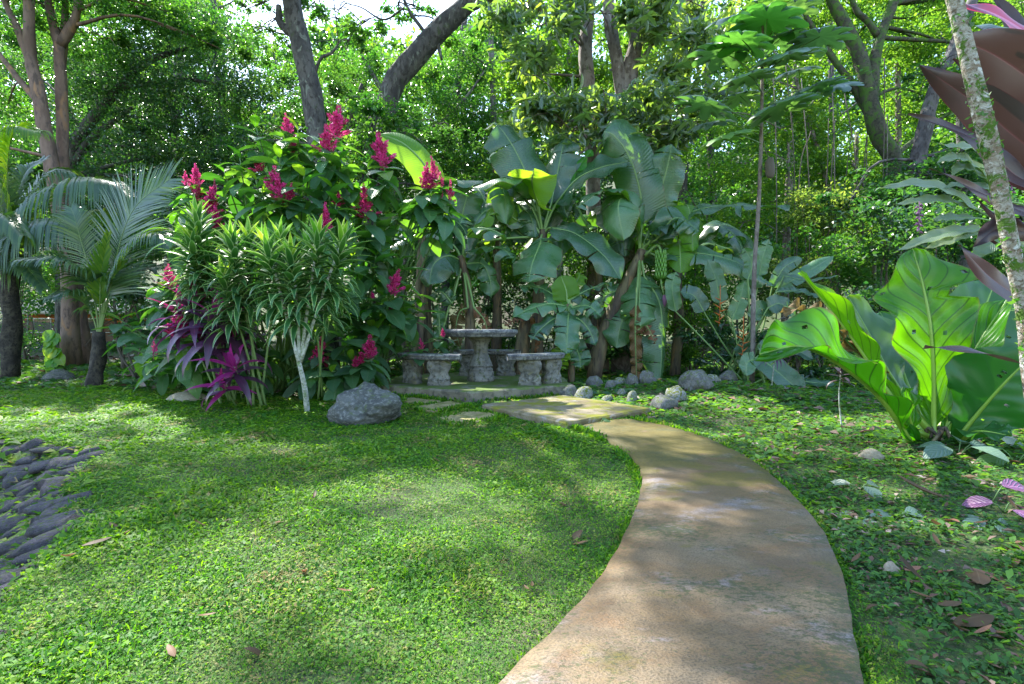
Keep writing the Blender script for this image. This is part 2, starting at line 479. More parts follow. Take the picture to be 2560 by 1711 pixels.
M['bankstone'] = rockmat('bank_stone', [(0.095, 0.085, 0.105), (0.155, 0.14, 0.162), (0.066, 0.060, 0.072), (0.18, 0.165, 0.165)], 4.0, moss=(0.10, 0.15, 0.02), moss_lo=0.58, moss_hi=0.72, fine=60, bump=1.0, speck=(0.05, 0.045, 0.05))
M['concrete_old'] = rockmat('old_garden_concrete', [(0.135, 0.132, 0.118), (0.24, 0.236, 0.215), (0.075, 0.076, 0.066), (0.17, 0.16, 0.10)], 5.0, moss=(0.085, 0.115, 0.022), moss_lo=0.55, moss_hi=0.74, fine=90, bump=0.5)
M['concrete_dark'] = rockmat('weathered_table_concrete', [(0.10, 0.10, 0.11), (0.22, 0.22, 0.22), (0.06, 0.06, 0.07), (0.30, 0.30, 0.28)], 7.0, moss=(0.10, 0.15, 0.02), moss_lo=0.60, moss_hi=0.72, fine=90, bump=0.5)
M['platform'] = rockmat('mossy_platform', [(0.14, 0.125, 0.09), (0.22, 0.20, 0.15), (0.10, 0.09, 0.07)], 3.0, moss=(0.085, 0.135, 0.02), moss_lo=0.62, moss_hi=0.82, moss_up=0.27, fine=60, bump=0.5)
M['slab'] = rockmat('slab_concrete', [(0.16, 0.125, 0.065), (0.23, 0.19, 0.13), (0.12, 0.10, 0.05), (0.30, 0.28, 0.27)], 2.2, moss=(0.17, 0.17, 0.015), moss_lo=0.53, moss_hi=0.68, fine=70, bump=0.35, speck=(0.15, 0.14, 0.07))
M['stepstone'] = rockmat('stepping_stone', [(0.26, 0.21, 0.09), (0.34, 0.28, 0.13), (0.18, 0.15, 0.08)], 4.0, moss=(0.13, 0.14, 0.03), moss_lo=0.56, moss_hi=0.7, fine=70, bump=0.4, speck=(0.12, 0.11, 0.05))
M['bankmoss'] = rockmat('bank_earth', [(0.05, 0.045, 0.04), (0.09, 0.08, 0.06), (0.04, 0.035, 0.03)], 4.0, moss=(0.09, 0.15, 0.015), moss_lo=0.45, moss_hi=0.58, fine=50, moss_up=0.0, bump=0.8)

# path concrete: tan, with pale worn patches, orange stains, moss and dark specks
def pathmat():
    m, nt = newmat('path_concrete')
    P = nd(nt, 'ShaderNodeNewGeometry').outputs['Position']
    sv = nd(nt, 'ShaderNodeVectorMath', operation='MULTIPLY')
    nt.links.new(P, sv.inputs[0]); sv.inputs[1].default_value = (1.0, 1.7, 1.0)
    v = sv.outputs[0]
    a = nz(nt, 1.1, 6, 0.6, v, distort=0.5)
    b = nz(nt, 2.6, 6, 0.65, v)
    c = mixc(nt, ramp(nt, a, 0.36, 0.62), (0.140, 0.088, 0.036), (0.178, 0.128, 0.072))
    c = mixc(nt, mth(nt, 'MULTIPLY', ramp(nt, b, 0.53, 0.66), 0.75), c, (0.215, 0.190, 0.195))
    c = mixc(nt, mth(nt, 'MULTIPLY', ramp(nt, nz(nt, 1.9, 5, 0.6, v, distort=1.2), 0.55, 0.68), 0.7), c, (0.130, 0.068, 0.024))
    c = mixc(nt, mth(nt, 'MULTIPLY', ramp(nt, nz(nt, 0.9, 6, 0.7, v, distort=0.8), 0.50, 0.66), 0.55), c, (0.070, 0.050, 0.032))
    wet = mth(nt, 'MULTIPLY', ramp(nt, nz(nt, 1.4, 5, 0.6, v, distort=0.9), 0.48, 0.62), 0.6)
    c = mixc(nt, wet, c, (0.120, 0.062, 0.018))
    # moss film, thicker towards the damp far end of the path
    sy = nd(nt, 'ShaderNodeSeparateXYZ'); nt.links.new(P, sy.inputs[0])
    far = ramp(nt, sy.outputs[1], 2.6, 4.6)
    mf = mth(nt, 'ADD', nz(nt, 2.2, 6, 0.7, v, distort=0.4), mth(nt, 'MULTIPLY', far, 0.24))
    c = mixc(nt, mth(nt, 'MULTIPLY', ramp(nt, mf, 0.54, 0.68), 0.9), c, (0.118, 0.094, 0.008))
    # moss specks in clusters
    s1 = nz(nt, 34.0, 6, 0.7, v)
    s2 = mth(nt, 'ADD', s1, mth(nt, 'MULTIPLY', mth(nt, 'SUBTRACT', nz(nt, 1.3, 3, 0.5, v), 0.5), 0.85))
    c = mixc(nt, mth(nt, 'MULTIPLY', ramp(nt, s2, 0.53, 0.64), 0.85), c, (0.040, 0.052, 0.008))
    f = nz(nt, 110.0, 3, 0.6, v)
    c = mixc(nt, mth(nt, 'MULTIPLY', ramp(nt, f, 0.48, 0.60), 0.7), c, (0.055, 0.040, 0.022))
    p = nd(nt, 'ShaderNodeBsdfPrincipled')
    nt.links.new(c, p.inputs['Base Color'])
    nt.links.new(mth(nt, 'ADD', mth(nt, 'MULTIPLY', b, 0.35), 0.42), p.inputs['Roughness'])
    h = mth(nt, 'ADD', mth(nt, 'MULTIPLY', f, 0.35), mth(nt, 'MULTIPLY', nz(nt, 9, 4, 0.6, v), 1.0))
    bp = nd(nt, 'ShaderNodeBump', i_Strength=0.6, i_Distance=0.02)
    nt.links.new(h, bp.inputs['Height']); nt.links.new(bp.outputs[0], p.inputs['Normal'])
    out(nt, p.outputs[0])
    return m
M['path'] = pathmat()


def groundmat():
    m, nt = newmat('soil_and_moss')
    P = nd(nt, 'ShaderNodeNewGeometry').outputs['Position']
    a = nz(nt, 0.9, 5, 0.6, P)
    b = nz(nt, 7.0, 5, 0.65, P)
    c = mixc(nt, ramp(nt, b, 0.38, 0.62), (0.030, 0.060, 0.012), (0.065, 0.095, 0.020))
    c = mixc(nt, ramp(nt, a, 0.50, 0.66), c, (0.085, 0.065, 0.042))
    c = mixc(nt, ramp(nt, nz(nt, 38.0, 3, 0.6, P), 0.56, 0.66), c, (0.045, 0.032, 0.022))
    p = nd(nt, 'ShaderNodeBsdfPrincipled')
    nt.links.new(c, p.inputs['Base Color'])
    p.inputs['Roughness'].default_value = 0.9
    bp = nd(nt, 'ShaderNodeBump', i_Strength=0.7, i_Distance=0.03)
    nt.links.new(nz(nt, 45.0, 4, 0.6, P), bp.inputs['Height']); nt.links.new(bp.outputs[0], p.inputs['Normal'])
    out(nt, p.outputs[0])
    return m
M['ground'] = groundmat()


def lawnmat(name, cols, trans, tfac=0.40, dry=(0.20, 0.15, 0.06), dry_lo=0.60, dry_hi=0.74, rough=0.58, vary=0.75):
    m, nt = newmat(name)
    P = nd(nt, 'ShaderNodeNewGeometry').outputs['Position']
    rn = nd(nt, 'ShaderNodeAttribute', attribute_name='rnd').outputs['Fac']
    a = nz(nt, 0.8, 4, 0.6, P)
    b = nz(nt, 3.3, 4, 0.6, P)
    k = mth(nt, 'ADD', mth(nt, 'MULTIPLY', rn, 0.35), mth(nt, 'MULTIPLY', a, 0.65))
    c = mixc(nt, ramp(nt, k, 0.34, 0.66), cols[0], cols[1])
    c = mixc(nt, ramp(nt, mth(nt, 'ADD', mth(nt, 'MULTIPLY', b, 0.8), mth(nt, 'MULTIPLY', rn, 0.2)), 0.52, 0.64), c, cols[2])
    t = mixc(nt, ramp(nt, k, 0.34, 0.66), trans[0], trans[1])
    dr = mth(nt, 'ADD', mth(nt, 'MULTIPLY', nz(nt, 1.7, 5, 0.65, P), 0.8), mth(nt, 'MULTIPLY', rn, 0.25))
    df = ramp(nt, dr, dry_lo, dry_hi)
    c = mixc(nt, df, c, dry)
    t = mixc(nt, df, t, tuple(min(1, x * 1.6) for x in dry))
    v = mth(nt, 'ADD', mth(nt, 'MULTIPLY', rn, vary), 1.0 - vary * 0.5)
    hs, hs2 = nd(nt, 'ShaderNodeHueSaturation'), nd(nt, 'ShaderNodeHueSaturation')
    for n, x in ((hs, c), (hs2, t)):
        nt.links.new(x, n.inputs['Color']); nt.links.new(v, n.inputs['Value'])
    p = nd(nt, 'ShaderNodeBsdfPrincipled', i_Roughness=rough)
    p.inputs['Specular IOR Level'].default_value = 0.28
    nt.links.new(hs.outputs[0], p.inputs['Base Color'])
    tr = nd(nt, 'ShaderNodeBsdfTranslucent'); nt.links.new(hs2.outputs[0], tr.inputs['Color'])
    mx = nd(nt, 'ShaderNodeMixShader'); mx.inputs[0].default_value = tfac
    nt.links.new(p.outputs[0], mx.inputs[1]); nt.links.new(tr.outputs[0], mx.inputs[2])
    out(nt, mx.outputs[0])
    return m
M['lawn'] = lawnmat('lawn_leaves', [(0.042, 0.160, 0.013), (0.088, 0.205, 0.011), (0.125, 0.215, 0.014)], [(0.12, 0.40, 0.01), (0.28, 0.52, 0.01)])
M['cover'] = lawnmat('ground_cover_leaves', [(0.045, 0.125, 0.035), (0.070, 0.165, 0.040), (0.055, 0.150, 0.020)], [(0.12, 0.34, 0.03), (0.22, 0.44, 0.02)], dry=(0.12, 0.085, 0.06), dry_lo=0.66, dry_hi=0.76)
M['litter'] = lawnmat('litter_leaves', [(0.13, 0.075, 0.05), (0.22, 0.15, 0.11), (0.09, 0.06, 0.05)], [(0.2, 0.1, 0.05), (0.3, 0.18, 0.1)], tfac=0.15, dry=(0.26, 0.22, 0.20), rough=0.6)

# ------------------------------------------------------------------ terrain
LIP = [(-14, 6.2), (-4.9, 4.9), (-4.25, 4.70), (-3.62, 4.42), (-3.02, 3.60), (-2.50, 2.90), (-2.16, 2.47), (-2.03, 2.18), (-1.86, 1.9), (-1.72, 1.65), (-1.6, 1.2), (-1.5, 0.3), (-1.5, -3.0)]

def lip_dist(x, y):
    """>0 : metres down the stone bank, beyond its lip (numpy)"""
    x, y = np.asarray(x, float), np.asarray(y, float)
    d = np.full(x.shape, 1e9)
    for (ax, ay), (bx, by) in zip(LIP[:-1], LIP[1:]):
        dx, dy = bx - ax, by - ay
        t = np.clip(((x - ax) * dx + (y - ay) * dy) / (dx * dx + dy * dy), 0, 1)
        d = np.minimum(d, np.hypot(x - ax - t * dx, y - ay - t * dy))
    poly = LIP + [(-14, -3.0)]
    return np.where(inpoly(x, y, poly), d, -d)


def inpoly(x, y, poly):
    x, y = np.asarray(x, float), np.asarray(y, float)
    c = np.zeros(x.shape, bool)
    n = len(poly)
    for i in range(n):
        (ax, ay), (bx, by) = poly[i], poly[(i + 1) % n]
        if ay == by: continue
        k = ((ay > y) != (by > y)) & (x < (bx - ax) * (y - ay) / (by - ay) + ax)
        c ^= k
    return c


def terrain(x, y):
    x, y = np.asarray(x, float), np.asarray(y, float)
    d = lip_dist(x, y)
    dd = np.clip(d, 0, 2.2)
    z = -0.52 * dd * np.clip(dd / 0.25, 0.25, 1.0) ** 0.5
    # gentle swells, low mound round the anthurium, a rise towards the wood
    z = z + 0.018 * np.sin(x * 1.3 + 0.6) * np.cos(y * 1.1)
    z = z + 0.10 * np.exp(-((x - 3.75) ** 2 + (y - 4.35) ** 2) / 0.5)
    z = z + 0.16 * np.exp(-((x - 3.1) ** 2 / 3.5 + (y - 8.3) ** 2 / 2.2))
    z = z + 0.55 * np.clip(y - 38 - 3 * np.sin(x * 0.11), 0, 60) + 0.02 * np.clip(y - 13, 0, 40) + 0.05 * np.clip(x - 9, 0, 30) * np.clip((y - 8) / 8, 0, 1)
    return z


gx = np.concatenate([np.linspace(-100, -12, 30)[:-1], np.linspace(-12, 12, 161), np.linspace(12, 100, 30)[1:]])
gy = np.concatenate([np.linspace(-40, -2, 14)[:-1], np.linspace(-2, 14, 121), np.linspace(14, 90, 38)[1:]])
GX, GY = np.meshgrid(gx, gy)
GZ = terrain(GX, GY)
nxg, nyg = len(gx), len(gy)
V = np.stack([GX.ravel(), GY.ravel(), GZ.ravel()], 1)
ii = (np.arange(nyg - 1)[:, None] * nxg + np.arange(nxg - 1)[None, :]).ravel()
Q = np.stack([ii, ii + 1, ii + nxg + 1, ii + nxg], 1)
ground_o = obj('ground', quad_mesh('ground', V, Q, M['ground'], smooth=True))
tag(ground_o, 'dark soil ground with moss running from the lawn back under the trees', 'ground', kind='structure')

def gz(x, y):
    return float(terrain(np.array([x]), np.array([y]))[0])

def on_ground(px, py):
    p = gnd(px, py)
    p.z = gz(p.x, p.y)
    return p

# ------------------------------------------------------------------ path, slab, platform, stepping stones
PL = [(-0.75, -1.5), (-0.52, 0.3), (-0.22, 1.1), (0.012, 1.517), (0.211, 1.804), (0.434, 2.22), (0.685, 2.83), (0.895, 3.50), (0.955, 4.01), (0.90, 4.60), (0.74, 5.15), (0.52, 5.50)]
PR = [(0.40, -1.5), (0.58, 0.3), (0.86, 1.1), (1.043, 1.517), (1.31, 1.99), (1.53, 2.466), (1.68, 2.95), (1.80, 3.50), (1.86, 4.10), (1.83, 4.72), (1.66, 5.31), (1.38, 5.72)]
NP = 90
pl = spline([(x, y, 0) for x, y in PL], NP)
pr = spline([(x, y, 0) for x, y in PR], NP)
rp = random.Random(5)
mb = MB()
V, Fc = [], []
nc = 9
for i in range(NP):
    a, b = pl[i].copy(), pr[i].copy()
    d = (b - a).normalized()
    a += d * 0.012 * noise.noise(a * 7.0); b += d * 0.014 * noise.noise(b * 7.0 + Vector((9, 0, 0)))
    V.append((a.x, a.y, -0.12))
    for k in range(nc):
        p = a.lerp(b, k / (nc - 1))
        e = -0.012 if k in (0, nc - 1) else 0.0
        V.append((p.x, p.y, 0.055 + e + 0.006 * noise.noise(p * 1.5)))
    V.append((b.x, b.y, -0.12))
m_ = nc + 2
for i in range(NP - 1):
    for k in range(m_ - 1):
        Fc.append((i * m_ + k, i * m_ + k + 1, (i + 1) * m_ + k + 1, (i + 1) * m_ + k))
mb.add(V, Fc)
path_o = obj('path', mb.mesh('path', M['path']))
tag(path_o, 'curving tan concrete garden path with moss and pale stains', 'path', kind='structure')
PATHPOLY = [(p.x, p.y) for p in pl] + [(p.x, p.y) for p in pr[::-1]]


def prism(name, poly, z0, z1, mat, bev=0.02, jitter=0.0, seed=0, sub=8, relief=0.0):
    """low slab: outline subdivided and roughened, bevelled upper edge, gridded top"""
    rr = random.Random(seed)
    pts = []
    n = len(poly)
    for i in range(n):
        a, b = Vector((*poly[i], 0)), Vector((*poly[(i + 1) % n], 0))
        nrm = Vector(((b - a).y, -(b - a).x, 0)).normalized()
        for k in range(sub):
            p = a.lerp(b, k / sub)
            pts.append(p + nrm * jitter * (noise.noise(p * 5 + Vector((seed, 0, 0))) + (0.0 if k else -0.6)))
    c = sum(pts, Vector()) / len(pts)
    N = len(pts)
    rings = [(1.0, z0), (1.0, z1 - bev), ]
    V = [(p.x, p.y, z0) for p in pts] + [(p.x, p.y, z1 - bev * (1 + 0.4 * noise.noise(p * 9))) for p in pts]
    for f, dz in ((bev, 0.0), (0.12, 0.0), (0.4, 0.0), (0.75, 0.0)):
        for p in pts:
            dirc = (c - p)
            q = p + (dirc.normalized() * f if f == bev else dirc * f)
            V.append((q.x, q.y, z1 + relief * noise.noise(q * 2.0 + Vector((0, 0, seed)))))
    V.append((c.x, c.y, z1))
    Fc = []
    for r in range(5):
        for k in range(N):
            Fc.append((r * N + k, r * N + (k + 1) % N, (r + 1) * N + (k + 1) % N, (r + 1) * N + k))
    for k in range(N):
        Fc.append((5 * N + k, 5 * N + (k + 1) % N, 6 * N))
    mb = MB().add(V, Fc)
    return mb.mesh(name, mat, smooth=False)

SLAB = [(0.563, 5.22), (1.70, 6.17), (0.75, 7.42), (-0.41, 6.50)]
slab_o = obj('paving_slab', prism('paving_slab', SLAB, -0.1, 0.105, M['slab'], 0.02, 0.03, 3, 10, 0.01))
tag(slab_o, 'square concrete landing slab between the path and the table platform', 'slab', kind='structure')
PC = Vector((-0.60, 9.05, 0))
PZ = 0.175
HEX = [(PC.x + 1.8 * math.cos(R(-90 + 60 * k)), PC.y + 1.8 * math.sin(R(-90 + 60 * k))) for k in range(6)]
plat_o = obj('platform', prism('platform', HEX, -0.1, PZ, M['platform'], 0.025, 0.03, 8, 12, 0.008))
tag(plat_o, 'six-sided mossy concrete platform under the stone table', 'platform', kind='structure')

STEPS = []
for q, lab in (([(985, 1002), (1040, 998), (1105, 1008), (1045, 1017)], 'brown mossy stepping stone beside the platform edge'),
               ([(1030, 1024), (1125, 1008), (1178, 1018), (1080, 1036)], 'yellow-tan stepping stone between platform and darker stepping stone'),
               ([(1095, 1052), (1165, 1034), (1235, 1038), (1255, 1052), (1135, 1068)], 'dark speckled stepping stone sunk in the lawn next to the slab')):
    poly = [(gnd(x, y).x, gnd(x, y).y) for x, y in q]
    STEPS.append(poly)
    a = sum((poly[i][0] * poly[(i + 1) % len(poly)][1] - poly[(i + 1) % len(poly)][0] * poly[i][1]) for i in range(len(poly)))
    if a < 0: poly = poly[::-1]
    o = obj('stepping_stone', prism('stepping_stone', poly, -0.05, 0.035, M['stepstone'], 0.012, 0.02, 11 + len(STEPS), 6, 0.006))
    tag(o, lab, 'stepping stone', 'stepping stones beside the slab')


# ------------------------------------------------------------------ stones
def rock_mesh(name, mat, sub=3, seed=0, sq=0.7, rough=0.35, freq=1.1):
    bm = bmesh.new()
    bmesh.ops.create_icosphere(bm, subdivisions=sub, radius=1.0)
    off = Vector((seed * 7.3, seed * 1.9, seed * 4.1))
    for v in bm.verts:
        p = v.co.copy()
        k = 1 + rough * (noise.noise(p * freq + off) + 0.4 * noise.noise(p * freq * 2.3 + off) + 0.15 * noise.noise(p * freq * 6 + off) + (0.07 * noise.noise(p * freq * 15 + off) + 0.04 * noise.noise(p * freq * 34 + off) if sub > 3 else 0.0))
        q = p * k
        # flatten a few facets
        for s in range(3):
            nrm = Vector((math.sin(seed * 3 + s * 2.1), math.cos(seed * 5 + s * 1.7), 0.5 + 0.4 * math.sin(s + seed))).normalized()
            dd = q.dot(nrm) - 0.82
            if dd > 0: q -= nrm * dd * 0.75
        v.co = q
    me = bpy.data.meshes.new(name)
    bm.to_mesh(me); bm.free()
    me.polygons.foreach_set('use_smooth', np.ones(len(me.polygons), bool))
    me.materials.append(mat)
    return me

def rock(name, me, label, px, py, wpx, hpx, dm=None, sink=0.25, rz=0.0, group=None, cat='boulder', base=None):
    """py is the foot of the stone in the photo"""
    p = base if base is not None else on_ground(px, py)
    sx = m_of(wpx, p.y) / 2
    szz = m_of(hpx, p.y) / (2 - 2 * sink)
    sy = dm / 2 if dm else sx * 0.8
    o = obj(name, me)
    o.location = (p.x, p.y + sy * 0.8, p.z + szz * (1 - 2 * sink))
    o.scale = (sx, sy, szz)
    o.rotation_euler = (0, 0, rz)
    return tag(o, label, cat, group)

rock('boulder', rock_mesh('boulder', M['boulder'], 5, 2, rough=0.42), 'large grey lichened boulder on the lawn in front of the red-flowered shrubs', 898, 1062, 168, 90, 0.75, 0.24, 0.3)
rock('flat_rock', rock_mesh('flat_rock', M['stone_tan'], 3, 5, rough=0.22), 'flat tan rock sunk in the lawn below the purple ti plants', 445, 1006, 95, 22, 0.5, 0.4)
RS = [rock_mesh('river_stone', M['river'], 3, 20 + k, rough=0.34, freq=1.1) for k in range(4)]
RM = [rock_mesh('mossy_river_stone', M['river_moss'], 3, 30 + k, rough=0.34, freq=1.1) for k in range(2)]
g_ = 'stones edging the bed beside the slab'
for (px, py, wx, hx, me, lab) in [
    (1424, 1000, 50, 34, RS[0], 'pale grey round stone at the back corner of the slab, against the platform'),
    (1462, 1005, 58, 36, RM[1], 'grey oval stone second from the platform along the slab edge'),
    (1490, 976, 52, 28, RS[2], 'pale rounded stone behind the two oval stones by the platform'),
    (1528, 985, 34, 24, RS[3], 'small grey stone in the bed in front of the leaning banana stem'),
    (1552, 978, 44, 22, RM[1], 'low grey stone in the stone bed in front of the leaning banana stem'),
    (1583, 980, 40, 32, RS[1], 'grey stone under the hanging dry banana leaf'),
    (1620, 980, 46, 34, RS[2], 'grey stone right beside the hanging dry banana leaf'),
    (1582, 1015, 34, 32, RM[1], 'dark grey stone standing in the low bed beside the slab'),
    (1520, 1012, 36, 18, RM[1], 'half buried grey stone next to the slab edge'),
    (1555, 1000, 28, 18, RM[1], 'little grey stone in the middle of the stone bed'),
    (1665, 1030, 74, 38, RS[1], 'broad grey stone at the right corner of the slab'),
    (1752, 1000, 96, 52, RS[2], 'largest domed grey stone on the green mound beside the slab'),
    (1828, 972, 58, 32, RS[0], 'grey stone at the top of the green mound, behind the large domed stone'),
    (1696, 1016, 62, 42, RM[0], 'yellow-mossed stone between the slab corner and the large domed stone'),
    (1784, 985, 46, 24, RM[1], 'green mossed stone between the two grey stones on the mound')]:
    rock('river_stone', me, lab, px, py, wx, hx * .92, None, 0.36, (px * 7 % 60) / 30.0, g_, 'stone')
rock('field_stone', rock_mesh('field_stone', M['stone_tan'], 3, 41), 'pale pinkish stone lying in the ground cover beside the path', 2238, 1440, 46, 30, None, 0.3, 0.4, None, 'stone')
rock('field_stone', rock_mesh('field_stone', M['stone_tan'], 3, 43), 'flat brown stone beside the foot of the giant anthurium', 2190, 1160, 60, 26, None, 0.35, 0.1, None, 'stone')
rock('field_stone', rock_mesh('field_stone', M['boulder'], 3, 44), 'dark rock in the leaf litter beside the young palm trunk', 130, 955, 66, 28, None, 0.35, 0.1, None, 'stone')

# cobbled bank at the left: every stone its own part
rb = random.Random(77)
BM = [rock_mesh('bank_stone', M['bankstone'], 2, 60 + k, rough=0.62, freq=1.2) for k in range(6)]
cells = []
for i in range(-34, 2):
    for j in range(0, 40):
        x = i * 0.185 + (0.09 if j % 2 else 0) + rb.uniform(-0.06, 0.06)
        y = 0.3 + j * 0.15 + rb.uniform(-0.06, 0.06)
        d = float(lip_dist(np.array([x]), np.array([y]))[0])
        if 0.0 < d < 1.9 and x > -1.12 * y - 0.75 and y > 0.9:
            cells.append((x, y, d))
bx_, by_ = np.meshgrid(np.arange(-8.0, -1.3, 0.12), np.arange(0.2, 6.2, 0.12))
bn, bm_ = bx_.shape
bd = lip_dist(bx_, by_)
bV = np.stack([bx_.ravel(), by_.ravel(), (terrain(bx_, by_) + 0.006).ravel()], 1)
bi = (np.arange(bn - 1)[:, None] * bm_ + np.arange(bm_ - 1)[None, :]).ravel()
bQ = np.stack([bi, bi + 1, bi + bm_ + 1, bi + bm_], 1)
keep = (bd.ravel()[bQ] > 0).all(1) & (bd.ravel()[bQ] < 2.1).all(1)
bank = obj('stone_bank', quad_mesh('stone_bank', bV, bQ[keep], M['bankmoss'], smooth=True))
tag(bank, 'cobbled bank of purplish grey stones sloping down from the lawn edge', 'bank', kind='structure')
for i, (x, y, d) in enumerate(cells):
    if rb.random() < 0.16: continue
    s = rb.uniform(0.55, 1.3)
    obj('cobble', BM[i % 6], bank, Matrix.Translation((x, y, gz(x, y) - 0.016)) @ Matrix.Rotation(rb.uniform(-0.7, 0.7) + 0.9, 4, 'Z') @ Matrix.Rotation(rb.uniform(-0.25, 0.25), 4, 'X') @ Matrix.Diagonal((0.128 * s, 0.082 * s, 0.055 * rb.uniform(0.6, 1.4), 1)))


# ------------------------------------------------------------------ stone table and benches
def lathe(mb, prof, c, sides=40, flute=None):
    V, Fc, UV = [], [], []
    for (r, z, fl) in prof:
        for k in range(sides):
            a = 2 * math.pi * k / sides
            rr = r * (1 + (fl * (abs(math.cos(a * 6)) - 0.5)))
            V.append((c[0] + rr * math.cos(a), c[1] + rr * math.sin(a), c[2] + z))
            UV.append((z, k / sides))
    n = len(prof)
    for i in range(n - 1):
        for k in range(sides):
            Fc.append((i * sides + k, i * sides + (k + 1) % sides, (i + 1) * sides + (k + 1) % sides, (i + 1) * sides + k))
    Fc.append(tuple(range(sides))[::-1]); Fc.append(tuple((n - 1) * sides + k for k in range(sides)))
    mb.add(V, Fc, UV)
    return mb

TC = Vector((-0.535, 8.78, PZ))
table = thing('garden_table', 'round weathered concrete table on a fluted vase-shaped pedestal', 'table', TC)
TH = 0.885
obj('tabletop', lathe(MB(), [(0.50, TH - 0.135, 0), (0.585, TH - 0.125, 0), (0.60, TH - 0.105, 0), (0.60, TH - 0.09, 0), (0.625, TH - 0.075, 0), (0.636, TH - 0.05, 0), (0.632, TH - 0.02, 0), (0.612, TH - 0.002, 0), (0.58, TH, 0)], (0, 0, 0), 64).mesh('tabletop', M['concrete_dark']), table)
obj('pedestal', lathe(MB(), [(0.205, 0.255, 0), (0.195, 0.27, 0.05), (0.175, 0.32, 0.09), (0.145, 0.39, 0.10), (0.118, 0.47, 0.10), (0.112, 0.54, 0.09), (0.122, 0.61, 0.08), (0.145, 0.665, 0.05), (0.185, 0.70, 0.02), (0.20, 0.72, 0), (0.205, 0.752, 0)], (0, 0, 0), 60).mesh('pedestal', M['concrete_old']), table)
obj('plinth', lathe(MB(), [(0.232, 0.0, 0), (0.238, 0.02, 0), (0.236, 0.075, 0), (0.222, 0.085, 0), (0.226, 0.10, 0), (0.222, 0.165, 0), (0.205, 0.175, 0), (0.212, 0.19, 0), (0.205, 0.215, 0), (0.185, 0.225, 0), (0.19, 0.25, 0), (0.16, 0.256, 0)], (0, 0, 0), 48).mesh('plinth', M['concrete_old']), table)


def bench_leg(name, W, H, T, seed):
    """scroll-sided support with carved relief on both faces"""
    prof = [(0.0, 0.50), (0.12, 0.50), (0.13, 0.46), (0.17, 0.45), (0.25, 0.485), (0.31, 0.46), (0.38, 0.40), (0.46, 0.38), (0.54, 0.42), (0.66, 0.50), (0.80, 0.515), (0.88, 0.49), (0.93, 0.45), (1.0, 0.44)]
    zs = np.linspace(0, 1, 31)
    hw = np.interp(zs, [p[0] for p in prof], [p[1] for p in prof]) * W
    nx = 19
    V, Fc = [], []
    for side in (-1, 1):
        for i, z in enumerate(zs):
            for k in range(nx):
                u = -1 + 2 * k / (nx - 1)
                edge = (1 - abs(u) ** 5)
                carve = 0.0
                if 0.13 < z < 0.95:
                    r1, r2 = math.hypot(u * 0.9, (z - 0.68) * 2.6), math.hypot(u * 0.9, (z - 0.30) * 2.6)
                    carve = 0.010 * math.sin(9 * r1 + 4 * math.atan2(z - 0.68, abs(abs(u) - .45) + 0.05)) + 0.009 * math.sin(11 * r2 - 3 * math.atan2(z - 0.3, abs(abs(u) - .5) + 0.05))
                    carve += 0.01 * noise.noise(Vector((u * 5, z * 9, seed)))
                dpt = T * (0.36 + 0.14 * edge) + carve * edge
                V.append((u * hw[i], side * dpt, z * H))
    nzv = len(zs)
    for s in range(2):
        o_ = s * nzv * nx
        for i in range(nzv - 1):
            for k in range(nx - 1):
                f = (o_ + i * nx + k, o_ + i * nx + k + 1, o_ + (i + 1) * nx + k + 1, o_ + (i + 1) * nx + k)
                Fc.append(f if s == 0 else f[::-1])
    b = nzv * nx
    for i in range(nzv - 1):
        for k, fl in ((0, False), (nx - 1, True)):
            f = (i * nx + k, (i + 1) * nx + k, b + (i + 1) * nx + k, b + i * nx + k)
            Fc.append(f if not fl else f[::-1])
    return MB().add(V, Fc).mesh(name, M['concrete_old'])

LEGM = bench_leg('bench_support', 0.37, 0.405, 0.17, 3)

